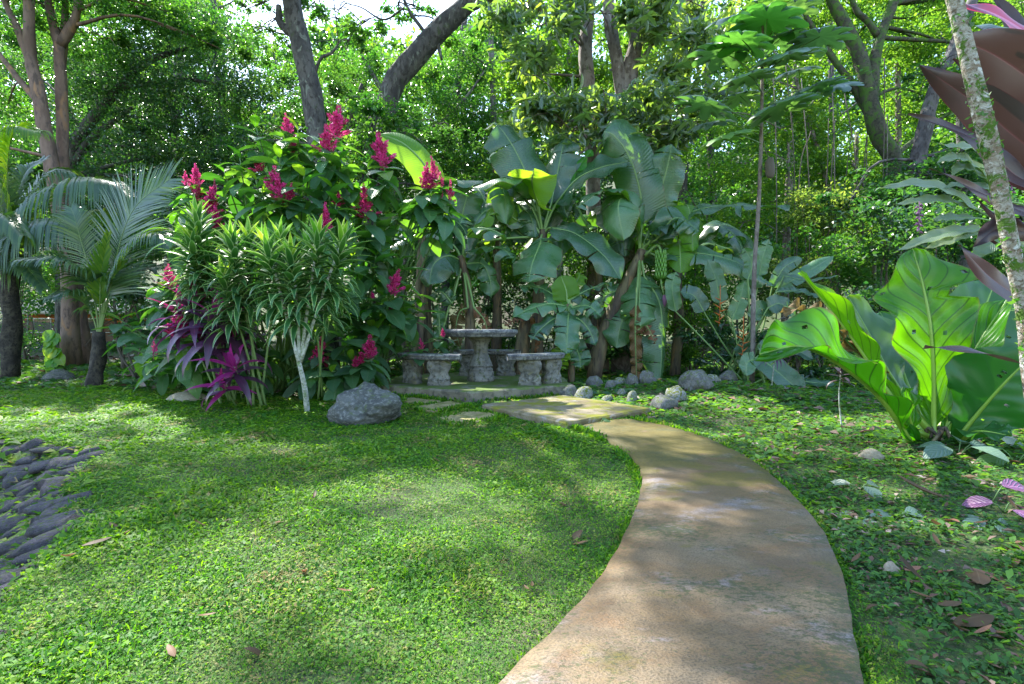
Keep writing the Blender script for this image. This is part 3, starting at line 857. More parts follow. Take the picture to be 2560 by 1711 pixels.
def bench(A, B, sag, label, legs):
    """curved seat from A to B bulging away from the table by sag"""
    A, B = Vector((*A, 0)), Vector((*B, 0))
    ch = B - A
    half = ch.length / 2
    r = (half * half + sag * sag) / (2 * sag)
    mid = (A + B) / 2
    nrm = Vector((-ch.y, ch.x, 0)).normalized()
    if nrm.dot(TC - mid) < 0: nrm = -nrm
    cc = mid + nrm * (r - sag)                              # arc centre, on the table's side
    a0 = math.atan2(A.y - cc.y, A.x - cc.x); a1 = math.atan2(B.y - cc.y, B.x - cc.x)
    while a1 - a0 > math.pi: a1 -= 2 * math.pi
    while a1 - a0 < -math.pi: a1 += 2 * math.pi
    c = Vector((mid.x, mid.y, PZ))
    t = thing('curved_bench', label, 'bench', c, 'curved benches round the stone table')
    sec = [(-0.135, 0.395), (-0.165, 0.41), (-0.178, 0.430), (-0.172, 0.447), (-0.186, 0.460), (-0.19, 0.478), (-0.175, 0.492), (-0.14, 0.497), (0.14, 0.497), (0.175, 0.492), (0.19, 0.478), (0.186, 0.460), (0.172, 0.447), (0.178, 0.430), (0.165, 0.41), (0.135, 0.395)]
    n = 22
    V, Fc = [], []
    m2 = len(sec)
    for i in range(n):
        u = i / (n - 1)
        a = a0 + (a1 - a0) * u
        e = min(u, 1 - u) * (n - 1)
        k = 0.80 if e < 0.5 else (0.95 if e < 1.5 else 1.0)       # rounded ends
        for (dr, z) in sec:
            rr = r + dr * k
            zz = z if z < 0.43 else 0.40 + (z - 0.40) * (1 if k == 1 else 0.97)
            V.append((cc.x + rr * math.cos(a) - c.x, cc.y + rr * math.sin(a) - c.y, zz))
    for i in range(n - 1):
        for k in range(m2):
            Fc.append((i * m2 + k, i * m2 + (k + 1) % m2, (i + 1) * m2 + (k + 1) % m2, (i + 1) * m2 + k))
    Fc.append(tuple(range(m2))); Fc.append(tuple((n - 1) * m2 + k for k in range(m2))[::-1])
    obj('seat', MB().add(V, Fc).mesh('seat', M['concrete_dark']), t)
    for (u, face) in legs:
        a = a0 + (a1 - a0) * u
        p = Vector((cc.x + r * math.cos(a), cc.y + r * math.sin(a), PZ))
        obj('leg', LEGM, t, Matrix.Translation(p - c + Vector((0, 0, 0.001))) @ Matrix.Rotation(R(face), 4, 'Z'))

bench((-1.78, 8.62), (-0.80, 8.03), 0.16, 'curved concrete bench with carved scroll legs beside the red-flowered shrub', [(0.20, -40), (0.70, 4)])
bench((-0.08, 7.98), (0.74, 8.66), 0.16, 'curved concrete bench with carved scroll legs beside the grey stones', [(0.34, -4), (0.80, 40)])
bench((-1.05, 9.72), (0.10, 9.74), 0.16, 'mossy curved bench behind the stone table, before the bananas', [(0.20, 14), (0.80, -14)])

# ------------------------------------------------------------------ trees of the wood
def cloud(blobs, L, W, seed, up=0.55, hang=0.25, six=False):
    """leaf-sized faces in clumps spread through ellipsoids; blobs: (centre, (rx,ry,rz), n)"""
    g = np.random.default_rng(seed)
    C, S = [], []
    for c, r, n in blobs:
        n = int(n * 1.45)
        nc_ = max(5, n // 55)
        d = g.normal(size=(nc_, 3)); d /= np.linalg.norm(d, axis=1)[:, None]
        rad = g.random(nc_) ** 0.45
        cc = np.array(c)[None] + d * rad[:, None] * np.array(r)[None]
        cw = g.gamma(1.6, 1.0, nc_); cw /= cw.sum()
        k = g.choice(nc_, n, p=cw)
        cr = min(r) * g.uniform(0.16, 0.34, nc_)
        off = g.normal(size=(n, 3)) * np.array([1.0, 1.0, 0.55])[None]
        C.append(cc[k] + off * cr[k][:, None])
        S.append(cw[k] * 0 + g.random(nc_)[k])
    C = np.concatenate(C); S = np.concatenate(S)
    n = len(C)
    nr = g.normal(size=(n, 3)) * (1 - up); nr[:, 2] += up
    nr /= np.linalg.norm(nr, axis=1)[:, None]
    d = g.normal(size=(n, 3)); d[:, 2] -= hang * 2
    d -= nr * (d * nr).sum(1)[:, None]; d /= np.linalg.norm(d, axis=1)[:, None]
    s = np.cross(nr, d)
    l = (L * g.uniform(0.6, 1.3, n))[:, None]; w_ = (W * g.uniform(0.6, 1.3, n))[:, None]
    fold = nr * w_ * 0.25
    if six:
        V = np.stack([C, C + d * l * .35 + s * w_ * .5 + fold, C + d * l * .72 + s * w_ * .38 + fold, C + d * l - nr * l * .12,
                      C + d * l * .72 - s * w_ * .38 + fold, C + d * l * .35 - s * w_ * .5 + fold], 1)
        b = np.arange(n)[:, None] * 6
        Q = np.concatenate([b + np.array([[0, 1, 2, 3]]), b + np.array([[0, 3, 4, 5]])])
        m_ = 6
    else:
        V = np.stack([C, C + d * l * .45 + s * w_ * .5 + fold, C + d * l - nr * l * .1, C + d * l * .45 - s * w_ * .5 + fold], 1)
        Q = np.arange(n * 4).reshape(n, 4)
        m_ = 4
    rnd = np.clip(0.55 * S + 0.45 * g.random(n), 0, 1)
    return V.reshape(-1, 3), Q, np.repeat(rnd, m_)


def px_blob(b):
    px, py, Y, rx, rz, n = b[:6]
    ry = b[6] if len(b) > 6 else rx
    return (tuple(at(px, py, Y)), (rx, ry, rz), n)


def tree(name, label, cat, trunks, blobs, leaf, bark, L, W, seed, group=None, up=0.55, hang=0.25, six=False, twigs=3, big=0, sides=10, stuff_leaf=None):
    """trunks: list of ([points], r0, r1); the first is the trunk, the others limbs. blobs: (centre, radii, n)"""
    rr = random.Random(seed)
    base = Vector(trunks[0][0][0])
    root = thing(name, label, cat, base, group)
    for i, (pts, r0, r1) in enumerate(trunks):
        n = 22 if i == 0 else 14
        P = spline(pts, n)
        rad = taper(r0, r1, n)
        if i == 0:
            rad[0] *= 1.35; rad[1] *= 1.12
            P[0] = P[0] - Vector((0, 0, 0.25))
        o = obj('trunk' if i == 0 else 'limb', tube(MB(), P, rad, sides, 0.16, seed).mesh('trunk', M[bark], origin=base), root)
    if blobs:
        # branches reach from the nearest limb into the leaf masses
        allp = []
        for pts, r0, r1 in trunks:
            P = spline(pts, 12)
            allp += [(p, r0 + (r1 - r0) * i / 11) for i, p in enumerate(P)][3:]
        mb = MB()
        for c, r, n in blobs:
            c = Vector(c)
            cand = sorted(allp, key=lambda q: (q[0] - c).length + max(0, q[0].z - c.z) * 1.5)
            s, rs = cand[min(rr.randrange(2), len(cand) - 1)]
            mid = s.lerp(c, 0.55) + Vector((rr.uniform(-.3, .3), rr.uniform(-.3, .3), rr.uniform(0.0, .5)))
            rb_ = min(rs * 0.55, 0.02 + 0.012 * (c - s).length)
            tube(mb, spline([s, mid, c], 8), taper(rb_, 0.015, 8), 5, cap=False)
            for k in range(twigs):
                e = c + Vector((rr.uniform(-1, 1) * r[0], rr.uniform(-1, 1) * r[1], rr.uniform(-.8, 1) * r[2]))
                q = mid.lerp(c, rr.uniform(0.2, 1.0))
                tube(mb, spline([q, q.lerp(e, .5) + Vector((0, 0, rr.uniform(-.1, .25))), e], 6), taper(0.02, 0.006, 6), 4, cap=False)
        obj('branches', mb.mesh('branches', M[bark], origin=base), root)['kind'] = 'stuff'
        V, Q, rnd = cloud(blobs, L, W, seed, up, hang, six)
        o = obj('crown', quad_mesh('crown', V - np.array(base)[None], Q, M[leaf], rnd), root)
        o['kind'] = 'stuff'
    return root

def pts(Y, *xy):
    if isinstance(Y, (list, tuple)):
        Y = np.interp(np.linspace(0, 1, len(xy)), np.linspace(0, 1, len(Y)), Y)
    else:
        Y = [Y] * len(xy)
    return [at(x, y, float(Y[i])) for i, (x, y) in enumerate(xy)]

def groundpt(px, Y):
    x = (px - 1280) / F * Y
    return Vector((x, Y, gz(x, Y)))

# --- reddish-barked tree at the left
Y = 14.0
tree('tree', 'reddish-barked tree forking low, with a vine of leaves at its foot', 'tree',
     [([groundpt(178, Y), at(168, 640, Y), at(130, 430, Y), at(98, 240, Y), at(76, 140, Y), at(72, 0, Y), at(70, -260, Y)], 0.21, 0.10),
      ([at(104, 262, Y), at(60, 215, Y), at(20, 165, Y), at(-60, 60, Y)], 0.10, 0.05),
      ([at(84, 180, Y), at(45, 75, Y), at(10, 0, Y), at(-40, -150, Y)], 0.10, 0.06)],
     [px_blob(b) for b in [(40, -90, 14, 1.6, .8, 1500), (120, 20, 14.6, .9, .6, 900), (-60, 60, 14, 1.2, .9, 1100), (20, 260, 14.8, .8, .7, 900), (-40, 380, 14.5, .9, .8, 900), (60, 90, 15, .9, .6, 800)]],
     'leaf_mid', 'bark_red', 0.12, 0.06, 101)
tree('tree', 'slender reddish tree with a Y-shaped fork behind the palm fronds', 'tree',
     [([groundpt(218, 14.6), at(182, 640, 14.6), at(160, 430, 14.6), at(155, 260, 14.6), at(148, 110, 14.6)], 0.165, 0.135),
      ([at(149, 120, 14.6), at(134, 60, 14.6), at(122, 0, 14.6), at(110, -160, 14.6)], 0.13, 0.08),
      ([at(150, 115, 14.6), at(185, 55, 14.6), at(196, 0, 14.6), at(215, -160, 14.6)], 0.13, 0.08),
      ([at(153, 190, 14.7), at(162, 60, 14.8), at(163, -20, 14.9), at(160, -160, 14.9)], 0.10, 0.07)],
     [px_blob(b) for b in [(230, 10, 15, 1.3, .7, 1500), (330, -30, 15, 1.4, .7, 1500), (180, -120, 15, 1.5, .7, 1200), (260, 110, 15.4, .9, .6, 900), (420, 30, 15.2, 1.1, .6, 1200), (500, 95, 15.2, .8, .5, 700)]],
     'leaf_mid', 'bark_red', 0.12, 0.06, 102)
# --- dark spreading tree
Y = 17.0
tree('tree', 'dark spreading tree with long arching branches behind the palms', 'tree',
     [([groundpt(165, Y), at(165, 520, Y), at(190, 360, Y), at(265, 260, Y), at(360, 160, Y), at(470, 120, Y)], 0.26, 0.07),
      ([at(170, 430, Y), at(225, 350, Y), at(275, 310, Y), at(330, 270, Y)], 0.14, 0.05),
      ([at(300, 220, Y), at(380, 210, Y), at(470, 200, Y), at(560, 215, Y)], 0.10, 0.04)],
     [px_blob(b) for b in [(300, 110, 17, 1.5, .9, 2600), (430, 90, 17, 1.5, .9, 2600), (545, 110, 17.4, 1.2, .9, 2200), (260, 220, 17, 1.3, .9, 2200), (380, 210, 16.6, 1.4, .9, 2600), (500, 215, 17, 1.4, .9, 2400),
                           (605, 215, 17.5, 1.0, .9, 1600), (310, 300, 17, 1.2, .8, 2000), (440, 310, 17, 1.2, .8, 1800), (250, 380, 17.5, 1.1, .9, 1900), (350, 390, 17, 1.3, .8, 2100), (470, 400, 17, 1.3, .8, 2100), (570, 340, 17.4, 1.2, .8, 1700), (240, 470, 17, 1.2, .8, 1700), (560, 430, 17.4, 1.1, .7, 1500), (390, 470, 17.2, 1.3, .7, 1700), (200, 150, 17.4, 1.2, .9, 1800), (340, 20, 17.6, 1.5, .9, 2000), (470, 10, 17.6, 1.3, .8, 1600), (230, 300, 17.6, 1.0, .8, 1300), (640, 470, 17.6, 1.1, .7, 1300), (60, 180, 17.8, 1.4, 1.0, 1700), (20, 330, 17.8, 1.3, 1.0, 1500)]],
     'leaf_dark', 'bark_dark', 0.105, 0.055, 103)
# --- tall dark trunk behind the red shrub, its crown spreads high over the lawn
Y = 13.0
tree('tree', 'tall dark lichened trunk with a broken stub, rising behind the red-flowered shrub', 'tree',
     [([groundpt(812, Y), at(806, 560, Y), at(795, 340, Y), at(768, 190, Y), at(742, 70, Y), at(728, 0, Y), at(700, -180, Y), at(640, -420, Y)], 0.30, 0.18),
      ([at(752, 90, Y), at(722, 78, Y), at(700, 55, Y), at(697, 15, Y)], 0.14, 0.07),
      ([at(700, -180, Y), at(560, -330, Y - 1), at(380, -460, Y - 2)], 0.16, 0.06),
      ([at(650, -400, Y), at(760, -560, Y - 1.5), at(900, -640, Y - 3)], 0.14, 0.05),
      ([at(775, 225, Y), at(800, 150, Y), at(830, 132, Y), at(852, 100, Y)], 0.05, 0.02)],
     [((-7.2, 11.8, 11.2), (2.2, 1.9, .8), 3900), ((-9.0, 9.6, 10.6), (2.0, 1.9, .8), 4600), ((-4.6, 12.6, 12.2), (2.0, 1.8, .8), 1100),
      ((-3.4, 9.8, 10.4), (1.5, 1.3, .6), 1650), ((-6.0, 15.0, 13.4), (2.4, 1.8, .8), 800), ((-11.0, 12.6, 11.8), (1.8, 1.8, .8), 1500), ((-5.4, 10.4, 11.6), (1.5, 1.4, .5), 700), ((-4.5, 8.3, 9.9), (1.8, 1.4, .6), 700), ((-3.0, 7.6, 9.6), (1.4, 1.2, .5), 900)],
     'leaf_mid', 'bark_dark', 0.13, 0.065, 104, sides=14)
# --- leaning trunk crossing the sky gap
Y = 13.5
tree('tree', 'thick leaning trunk clad in ferns, crossing the open sky', 'tree',
     [([groundpt(905, Y), at(915, 560, Y), at(950, 330, Y), at(988, 205, Y), at(1062, 115, Y), at(1125, 50, Y), at(1195, -6, Y), at(1320, -70, Y), at(1500, -210, Y)], 0.30, 0.22),
      ([at(1090, 85, Y), at(1098, 125, Y), at(1105, 150, Y)], 0.06, 0.03),
      ([at(1400, -130, Y), at(1330, -300, Y - 2), at(1220, -420, Y - 3.5)], 0.14, 0.06),
      ([at(1060, 80, Y + .2), at(1025, 30, Y + .2), at(1005, -20, Y + .2), at(990, -120, Y)], 0.05, 0.03),
      ([at(1010, 20, Y + .2), at(960, 50, Y + .4), at(905, 20, Y + .4), at(870, 10, Y + .4)], 0.03, 0.012)],
     [((0.2, 10.2, 11.0), (2.0, 1.7, .7), 1600), ((2.6, 12.0, 12.0), (2.2, 1.8, .8), 1800), ((-1.4, 12.0, 12.2), (1.6, 1.4, .6), 1000), ((3.6, 9.0, 10.4), (1.6, 1.5, .6), 1200)] +
     [px_blob(b) for b in [(660, 60, 15, .9, .4, 260), (760, 30, 15, .9, .35, 240), (840, 50, 15, .8, .4, 220), (940, 90, 15, .9, .4, 260), (1130, 90, 15, .8, .4, 300), (1230, 60, 15.5, .9, .5, 380), (1260, 20, 15.5, .8, .4, 300), (600, 20, 15.5, .9, .5, 420), (680, 130, 15.5, .9, .5, 380), (950, 300, 12.7, 1.0, .5, 1000), (900, 400, 12.7, 1.0, .5, 900), (1010, 400, 12.9, .9, .5, 800), (960, 500, 12.9, .9, .6, 900), (1000, 30, 14, .7, .3, 160), (900, 60, 14, .8, .35, 170), (860, 120, 14.4, .7, .35, 180), (1050, 20, 14, .5, .25, 90)]],
     'leaf_mid', 'bark_dark', 0.13, 0.065, 105, sides=14, twigs=5)
# --- bright small-leaved tree in the middle distance
Y = 19.0
tree('tree', 'light feathery tree in the middle distance under the leaning trunk', 'tree',
     [([groundpt(1010, Y), at(1000, 600, Y), at(985, 420, Y), at(960, 250, Y), at(900, 130, Y)], 0.22, 0.06), ([at(985, 420, Y), at(1080, 330, Y), at(1160, 250, Y), at(1210, 180, Y)], 0.10, 0.03), ([at(975, 360, Y), at(880, 300, Y), at(800, 240, Y)], 0.10, 0.03)],
     [px_blob(b) for b in [(850, 190, 19, 1.5, .7, 1900), (950, 170, 19.4, 1.3, .6, 1400), (1060, 200, 19, 1.3, .8, 1800), (1150, 140, 19.6, 1.2, .9, 1700), (1230, 190, 20, 1.1, .9, 1500), (1110, 290, 19, 1.5, .9, 2200), (1220, 300, 19.5, 1.2, .9, 1600),
                           (1010, 330, 18.6, 1.5, .8, 2200), (880, 290, 18.6, 1.4, .8, 2000), (700, 230, 19.5, 1.0, .7, 1200), (1080, 400, 18.6, 1.5, .7, 1900), (640, 340, 19, 1.3, .8, 1600), (1200, 400, 19, 1.4, .7, 1700), (660, 150, 20.5, 1.1, .7, 800), (600, 90, 21, .9, .6, 500)]],
     'leaf_mid', 'bark_grey', 0.12, 0.06, 106)
tree('tree', 'grey-green layered tree whose lowest boughs spread behind the red flower heads', 'tree',
     [([groundpt(845, 16), at(850, 560, 16), at(870, 330, 16), at(905, 210, 16)], 0.15, 0.05), ([at(860, 400, 16), at(960, 330, 15.6), at(1060, 325, 15.4)], 0.07, 0.03), ([at(858, 420, 16), at(760, 360, 16), at(660, 350, 16)], 0.07, 0.03)],
     [px_blob(b) for b in [(880, 250, 16, 1.5, .55, 1900), (980, 270, 15.8, 1.3, .5, 1500), (780, 290, 16, 1.2, .5, 1300), (1010, 370, 15.4, 1.5, .4, 1500), (1120, 350, 15.2, 1.2, .35, 1000), (650, 400, 16, 1.3, .5, 1400), (900, 350, 15.6, 1.3, .5, 1400), (560, 480, 15.5, 1.3, .5, 1200), (1090, 470, 15.6, 1.3, .6, 1300)]],
     'leaf_dark', 'bark_dark', 0.11, 0.055, 107, up=0.75)
# --- large-leaved tree right of centre
Y = 12.5
root = tree('tree', 'large-leaved grey-green tree with three close trunks behind the bananas', 'tree',
     [([groundpt(1560, Y), at(1566, 620, Y), at(1572, 360, Y), at(1572, 210, Y), at(1592, 90, Y), at(1605, -20, Y), at(1620, -200, Y)], 0.24, 0.14),
      ([at(1566, 300, Y), at(1545, 160, Y), at(1525, 60, Y), at(1518, -40, Y), at(1510, -160, Y)], 0.17, 0.12),
      ([groundpt(1480, Y + .5), at(1485, 620, Y + .5), at(1478, 330, Y + .5), at(1464, 150, Y + .5), at(1472, 20, Y + .5), at(1480, -160, Y + .5)], 0.20, 0.15)],
     [px_blob(b) for b in [(1340, 70, 12, 1.0, .7, 312), (1440, 40, 11.8, .9, .6, 276), (1560, 30, 11.8, .9, .5, 252), (1660, 60, 12, 1.0, .7, 336), (1740, 130, 12.2, .9, .7, 276), (1330, 190, 12.4, .8, .6, 198), (1400, 250, 12.2, .9, .5, 276), (1330, 310, 12.2, .9, .5, 288),
                           (1430, 330, 12, .9, .5, 252), (1530, 270, 11.6, .9, .5, 276), (1620, 230, 11.8, .9, .6, 312), (1680, 300, 11.8, .9, .6, 312), (1600, 340, 11.6, .9, .5, 252), (1750, 260, 12, .8, .6, 228), (1760, 20, 12.4, 1.0, .6, 228), (1290, 20, 12.6, .7, .5, 144)]],
     'leaf_blue', 'bark_grey', 0.30, 0.095, 108, up=0.3, hang=0.15, six=True)
# its nearest leaves, singly
bl = MB()
def simple_leaf(L, W, mat, name, bend=0.5, fold=0.25):
    n = 5
    V, UV, Fc = [], [], []
    y = z = 0.0
    for i in range(n + 1):
        t = i / n
        w_ = W / 2 * math.sin(math.pi * min(1, t * 0.93 + 0.05)) ** 0.8
        th = bend * t
        if i: y += L / n * math.cos(th); z -= L / n * math.sin(th)
        for s in (-1, 0, 1):
            V.append((s * w_ * math.cos(fold), y, z + abs(s) * w_ * math.sin(fold)))
            UV.append((t, 0.5 + 0.5 * s))
    for i in range(n):
        for k in range(2):
            Fc.append((i * 3 + k, i * 3 + k + 1, (i + 1) * 3 + k + 1, (i + 1) * 3 + k))
    return MB().add(V, Fc, UV).mesh(name, M[mat])

M['leaf_blue_single'] = leafmat('grey_green_single_leaf', (0.12, 0.18, 0.14), (0.30, 0.50, 0.05), 0.36, 0.28, 0.8, var=0.4, mid_c=(0.12, 0.18, 0.1), mid_w=0.04)
LB = simple_leaf(1.0, 0.30, 'leaf_blue_single', 'leaf')

def frame(d, up):
    """rotation whose Y axis is d and whose Z axis is as close to up as it can be"""
    d = Vector(d).normalized()
    x = d.cross(Vector(up))
    if x.length < 1e-4: x = d.cross(Vector((1, 0.3, 0)))
    x.normalize()
    z = x.cross(d)
    m = Matrix((x, d, z)).transposed()
    return m.to_4x4()

rl = random.Random(9)
for (px, py, Yq, rx, rz) in [(1410, 300, 11.4, .9, .5), (1530, 330, 11.0, .9, .4), (1640, 290, 11.0, .9, .5), (1700, 220, 11.3, .8, .6), (1330, 130, 11.5, .7, .7), (1650, 110, 11.2, .8, .6)]:
    for k in range(8):
        c = at(px, py, Yq) + Vector((rl.uniform(-rx, rx), rl.uniform(-.4, .4), rl.uniform(-rz, rz)))
        a0 = rl.uniform(0, 6.28)
        for q in range(6):
            a = a0 + q * 1.05 + rl.uniform(-.2, .2)
            d = Vector((math.cos(a), math.sin(a), rl.uniform(-.25, .45)))
            s = rl.uniform(.22, .36)
            obj('leaf', LB, root, Matrix.Translation(c - root.location) @ frame(d, (rl.uniform(-.3, .3), rl.uniform(-.3, .3), 1)) @ Matrix.Diagonal((s, s, s, 1)))
# --- yellow-green sunlit tree behind it
Y = 17.5
tree('tree', 'sunlit yellow-green tree glowing behind the large-leaved tree', 'tree',
     [([groundpt(1400, Y), at(1395, 560, Y), at(1400, 330, Y), at(1420, 180, Y), at(1440, 0, Y)], 0.18, 0.08), ([at(1400, 330, Y), at(1330, 240, Y), at(1290, 180, Y)], 0.08, 0.03), ([at(1410, 250, Y), at(1520, 180, Y), at(1650, 130, Y)], 0.08, 0.03)],
     [px_blob(b) for b in [(1290, 190, 17.5, 1.1, .9, 1200), (1380, 170, 17.5, 1.2, .9, 1400), (1480, 200, 17.5, 1.2, .9, 1400), (1340, 290, 17.5, 1.2, .9, 1400), (1460, 310, 17.5, 1.2, .8, 1300), (1570, 140, 18, 1.2, .9, 1300), (1660, 220, 18, 1.2, .9, 1300), (1420, 60, 18, 1.3, .8, 1200), (1560, 330, 17.5, 1.2, .8, 1200), (1690, 90, 18, 1.2, .8, 1100), (1270, 400, 17, 1.2, .7, 1100), (1690, 360, 17.5, 1.2, .8, 1100)]],
     'leaf_yellow', 'bark_grey', 0.17, 0.075, 109)
# --- curved vine-hung tree at the right
Y = 14.0
tree('tree', 'curved vine-clad tree forking into two limbs behind the dark red leaves', 'tree',
     [([groundpt(2262, Y), at(2262, 640, Y), at(2238, 420, Y), at(2190, 320, Y), at(2166, 210, Y), at(2145, 130, Y), at(2105, 50, Y), at(2075, -10, Y), at(2020, -180, Y)], 0.27, 0.11),
      ([at(2180, 260, Y), at(2186, 160, Y), at(2205, 80, Y), at(2236, 0, Y), at(2270, -150, Y)], 0.15, 0.10),
      ([at(2196, 90, Y), at(2165, 50, Y), at(2140, 25, Y), at(2110, -60, Y)], 0.10, 0.05),
      ([at(2170, 280, Y + .2), at(2130, 210, Y + .2), at(2085, 150, Y + .2), at(2000, 20, Y + .2)], 0.12, 0.06)],
     [px_blob(b) for b in [(1960, -20, 14.5, 1.3, .7, 1500), (2080, 20, 15, 1.2, .7, 1500), (2200, -30, 15, 1.3, .7, 1500), (2310, 40, 15, 1.2, .8, 1600), (2400, 120, 15, 1.2, .9, 1600), (2280, 150, 15.5, 1.1, .8, 1400), (2110, 120, 15.5, 1.0, .6, 1000), (2350, 260, 15, 1.1, .8, 1400), (2060, 240, 14.8, 1.0, .8, 1200), (2480, 10, 15, 1.4, .9, 1500), (2500, 240, 15, 1.2, .9, 1400), (2560, 120, 15, 1.2, .9, 1300), (2650, 40, 15, 1.4, 1.0, 1200)]],
     'leaf_yellow', 'bark_vine', 0.12, 0.06, 110, sides=14)
tree('tree', 'dark leafy tree stem beside the curved vine-clad tree', 'tree',
     [([groundpt(2270, 12.8), at(2280, 560, 12.8), at(2292, 420, 12.8), at(2312, 320, 12.8), at(2335, 225, 12.8), at(2380, 130, 12.8), at(2440, -20, 12.8)], 0.22, 0.11)],
     [px_blob(b) for b in [(2300, 440, 12.6, 1.0, .5, 1100), (2200, 480, 12.6, 1.0, .5, 1100), (2380, 470, 12.4, .9, .5, 900), (2330, 200, 12.8, .7, .4, 500), (2440, 380, 12.6, .8, .6, 800), (2120, 520, 12.6, .9, .5, 900), (2330, 560, 12.4, 1.0, .5, 1000)]],
     'leaf_dark', 'bark_dark', 0.12, 0.06, 111, up=0.7)
tree('tree', 'sunlit thicket tree with thin pale trunks and hanging creepers', 'tree',
     [([groundpt(2088, 15), at(2080, 560, 15), at(2058, 420, 15), at(2020, 300, 15), at(1985, 180, 15)], 0.08, 0.04), ([groundpt(2138, 15.5), at(2140, 500, 15.5), at(2142, 330, 15.5)], 0.08, 0.05), ([groundpt(2190, 15), at(2180, 560, 15), at(2150, 440, 15), at(2130, 410, 15)], 0.06, 0.04),
      ([groundpt(1965, 15), at(1972, 500, 15), at(1970, 330, 15)], 0.04, 0.03), ([groundpt(2245, 15.5), at(2246, 250, 15.5), at(2240, 160, 15.5)], 0.09, 0.06)],
     [px_blob(b) for b in [(1960, 320, 15.4, 1.0, .7, 1100), (2060, 340, 15.4, 1.0, .7, 1100), (1990, 440, 15.4, 1.1, .7, 1200), (2090, 450, 15.4, 1.0, .7, 1000), (1920, 520, 15.4, 1.1, .7, 1100), (2030, 560, 15, 1.1, .7, 1100), (2130, 590, 15, 1.0, .7, 1000), (1840, 430, 15.6, 1.0, .8, 1000), (1830, 560, 15.4, 1.1, .7, 1000), (2250, 300, 16, 1.2, .9, 1300), (2180, 400, 16, 1.1, .8, 1100), (2260, 620, 14.6, 1.0, .7, 900), (1900, 640, 14.4, 1.1, .7, 1000), (1920, 200, 16, 1.2, .9, 1200), (1850, 80, 16, 1.2, .9, 1200), (1800, 280, 16, 1.1, .9, 1100)]],
     'leaf_yellow', 'bark_grey', 0.115, 0.06, 112, twigs=2)
# slender trunks standing deeper in the wood
rt = random.Random(91)
for k, (px, Yq, top, wpx, lean, lab) in enumerate([
        (420, 20.0, 60, 20, 20, 'slim dark trunk deep in the wood behind the tallest palm fronds'), (560, 21.0, 40, 16, -15, 'slim dark trunk deep in the wood left of the tall lichened trunk'),
        (1110, 20.5, 90, 18, 30, 'slim trunk deep in the wood behind the banana leaves above the table'), (1245, 19.5, 60, 16, -12, 'slim pale trunk deep in the wood beside the large-leaved tree'),
        (1700, 18.5, 30, 22, 14, 'dark straight trunk deep in the wood beyond the large-leaved tree'), (1790, 20.0, 10, 18, -20, 'thin dark trunk deep in the wood behind the umbrella-leaved sapling'),
        (1960, 19.0, 20, 16, 25, 'thin leaning trunk deep in the wood behind the creepers'), (2420, 18.0, 0, 24, -20, 'dark trunk deep in the wood behind the shell ginger'),
        (2090, 20.0, 60, 16, -10, 'thin grey trunk deep in the wood between the creepers')]):
    b0 = groundpt(px, Yq)
    t0 = thing('tree', lab, 'tree', b0, 'slender trunks deep in the wood')
    P = spline([b0 - Vector((0, 0, .2)), at(px + lean * .3, 560, Yq), at(px + lean * .8, 330, Yq), at(px + lean * 1.6, top, Yq), at(px + lean * 2.2, top - 220, Yq)], 18)
    r0 = m_of(wpx, Yq) / 2
    obj('trunk', tube(MB(), P, taper(r0 * 1.2, r0 * .7, 18), 8, .2, k).mesh('trunk', M['bark_dark' if k % 3 else 'bark_grey'], origin=b0), t0)
    for q in range(3):
        e0 = P[9 + 2 * q]
        e1 = e0 + Vector((rt.choice((-1, 1)) * rt.uniform(.8, 1.6), rt.uniform(-.5, .5), rt.uniform(.6, 1.4)))
        obj('limb', tube(MB(), spline([e0, e0.lerp(e1, .5) + Vector((0, 0, -.1)), e1], 8), taper(r0 * .4, r0 * .12, 8), 6, .2, q).mesh('limb', M['bark_dark' if k % 3 else 'bark_grey'], origin=b0), t0)
# lianas
rv = random.Random(31)
for k in range(13):
    x = 1960 + k * 21 + rv.uniform(-8, 8)
    y0, y1, Yl = rv.uniform(120, 330), rv.uniform(560, 760), rv.uniform(13.2, 14.4)
    P = spline([at(x + rv.uniform(-30, 30), y0, Yl), at(x + rv.uniform(-15, 15), (y0 + y1) / 2, Yl), groundpt(x + rv.uniform(-20, 20), Yl)], 12)
    o = obj('liana', tube(MB(), P, taper(0.012, 0.016, 12), 5, 0.2, k).mesh('liana', M['twig' if k % 3 else 'bark_grey']))
    tag(o, 'thin grey liana hanging straight down in the sunlit thicket', 'vine', 'lianas in the thicket')

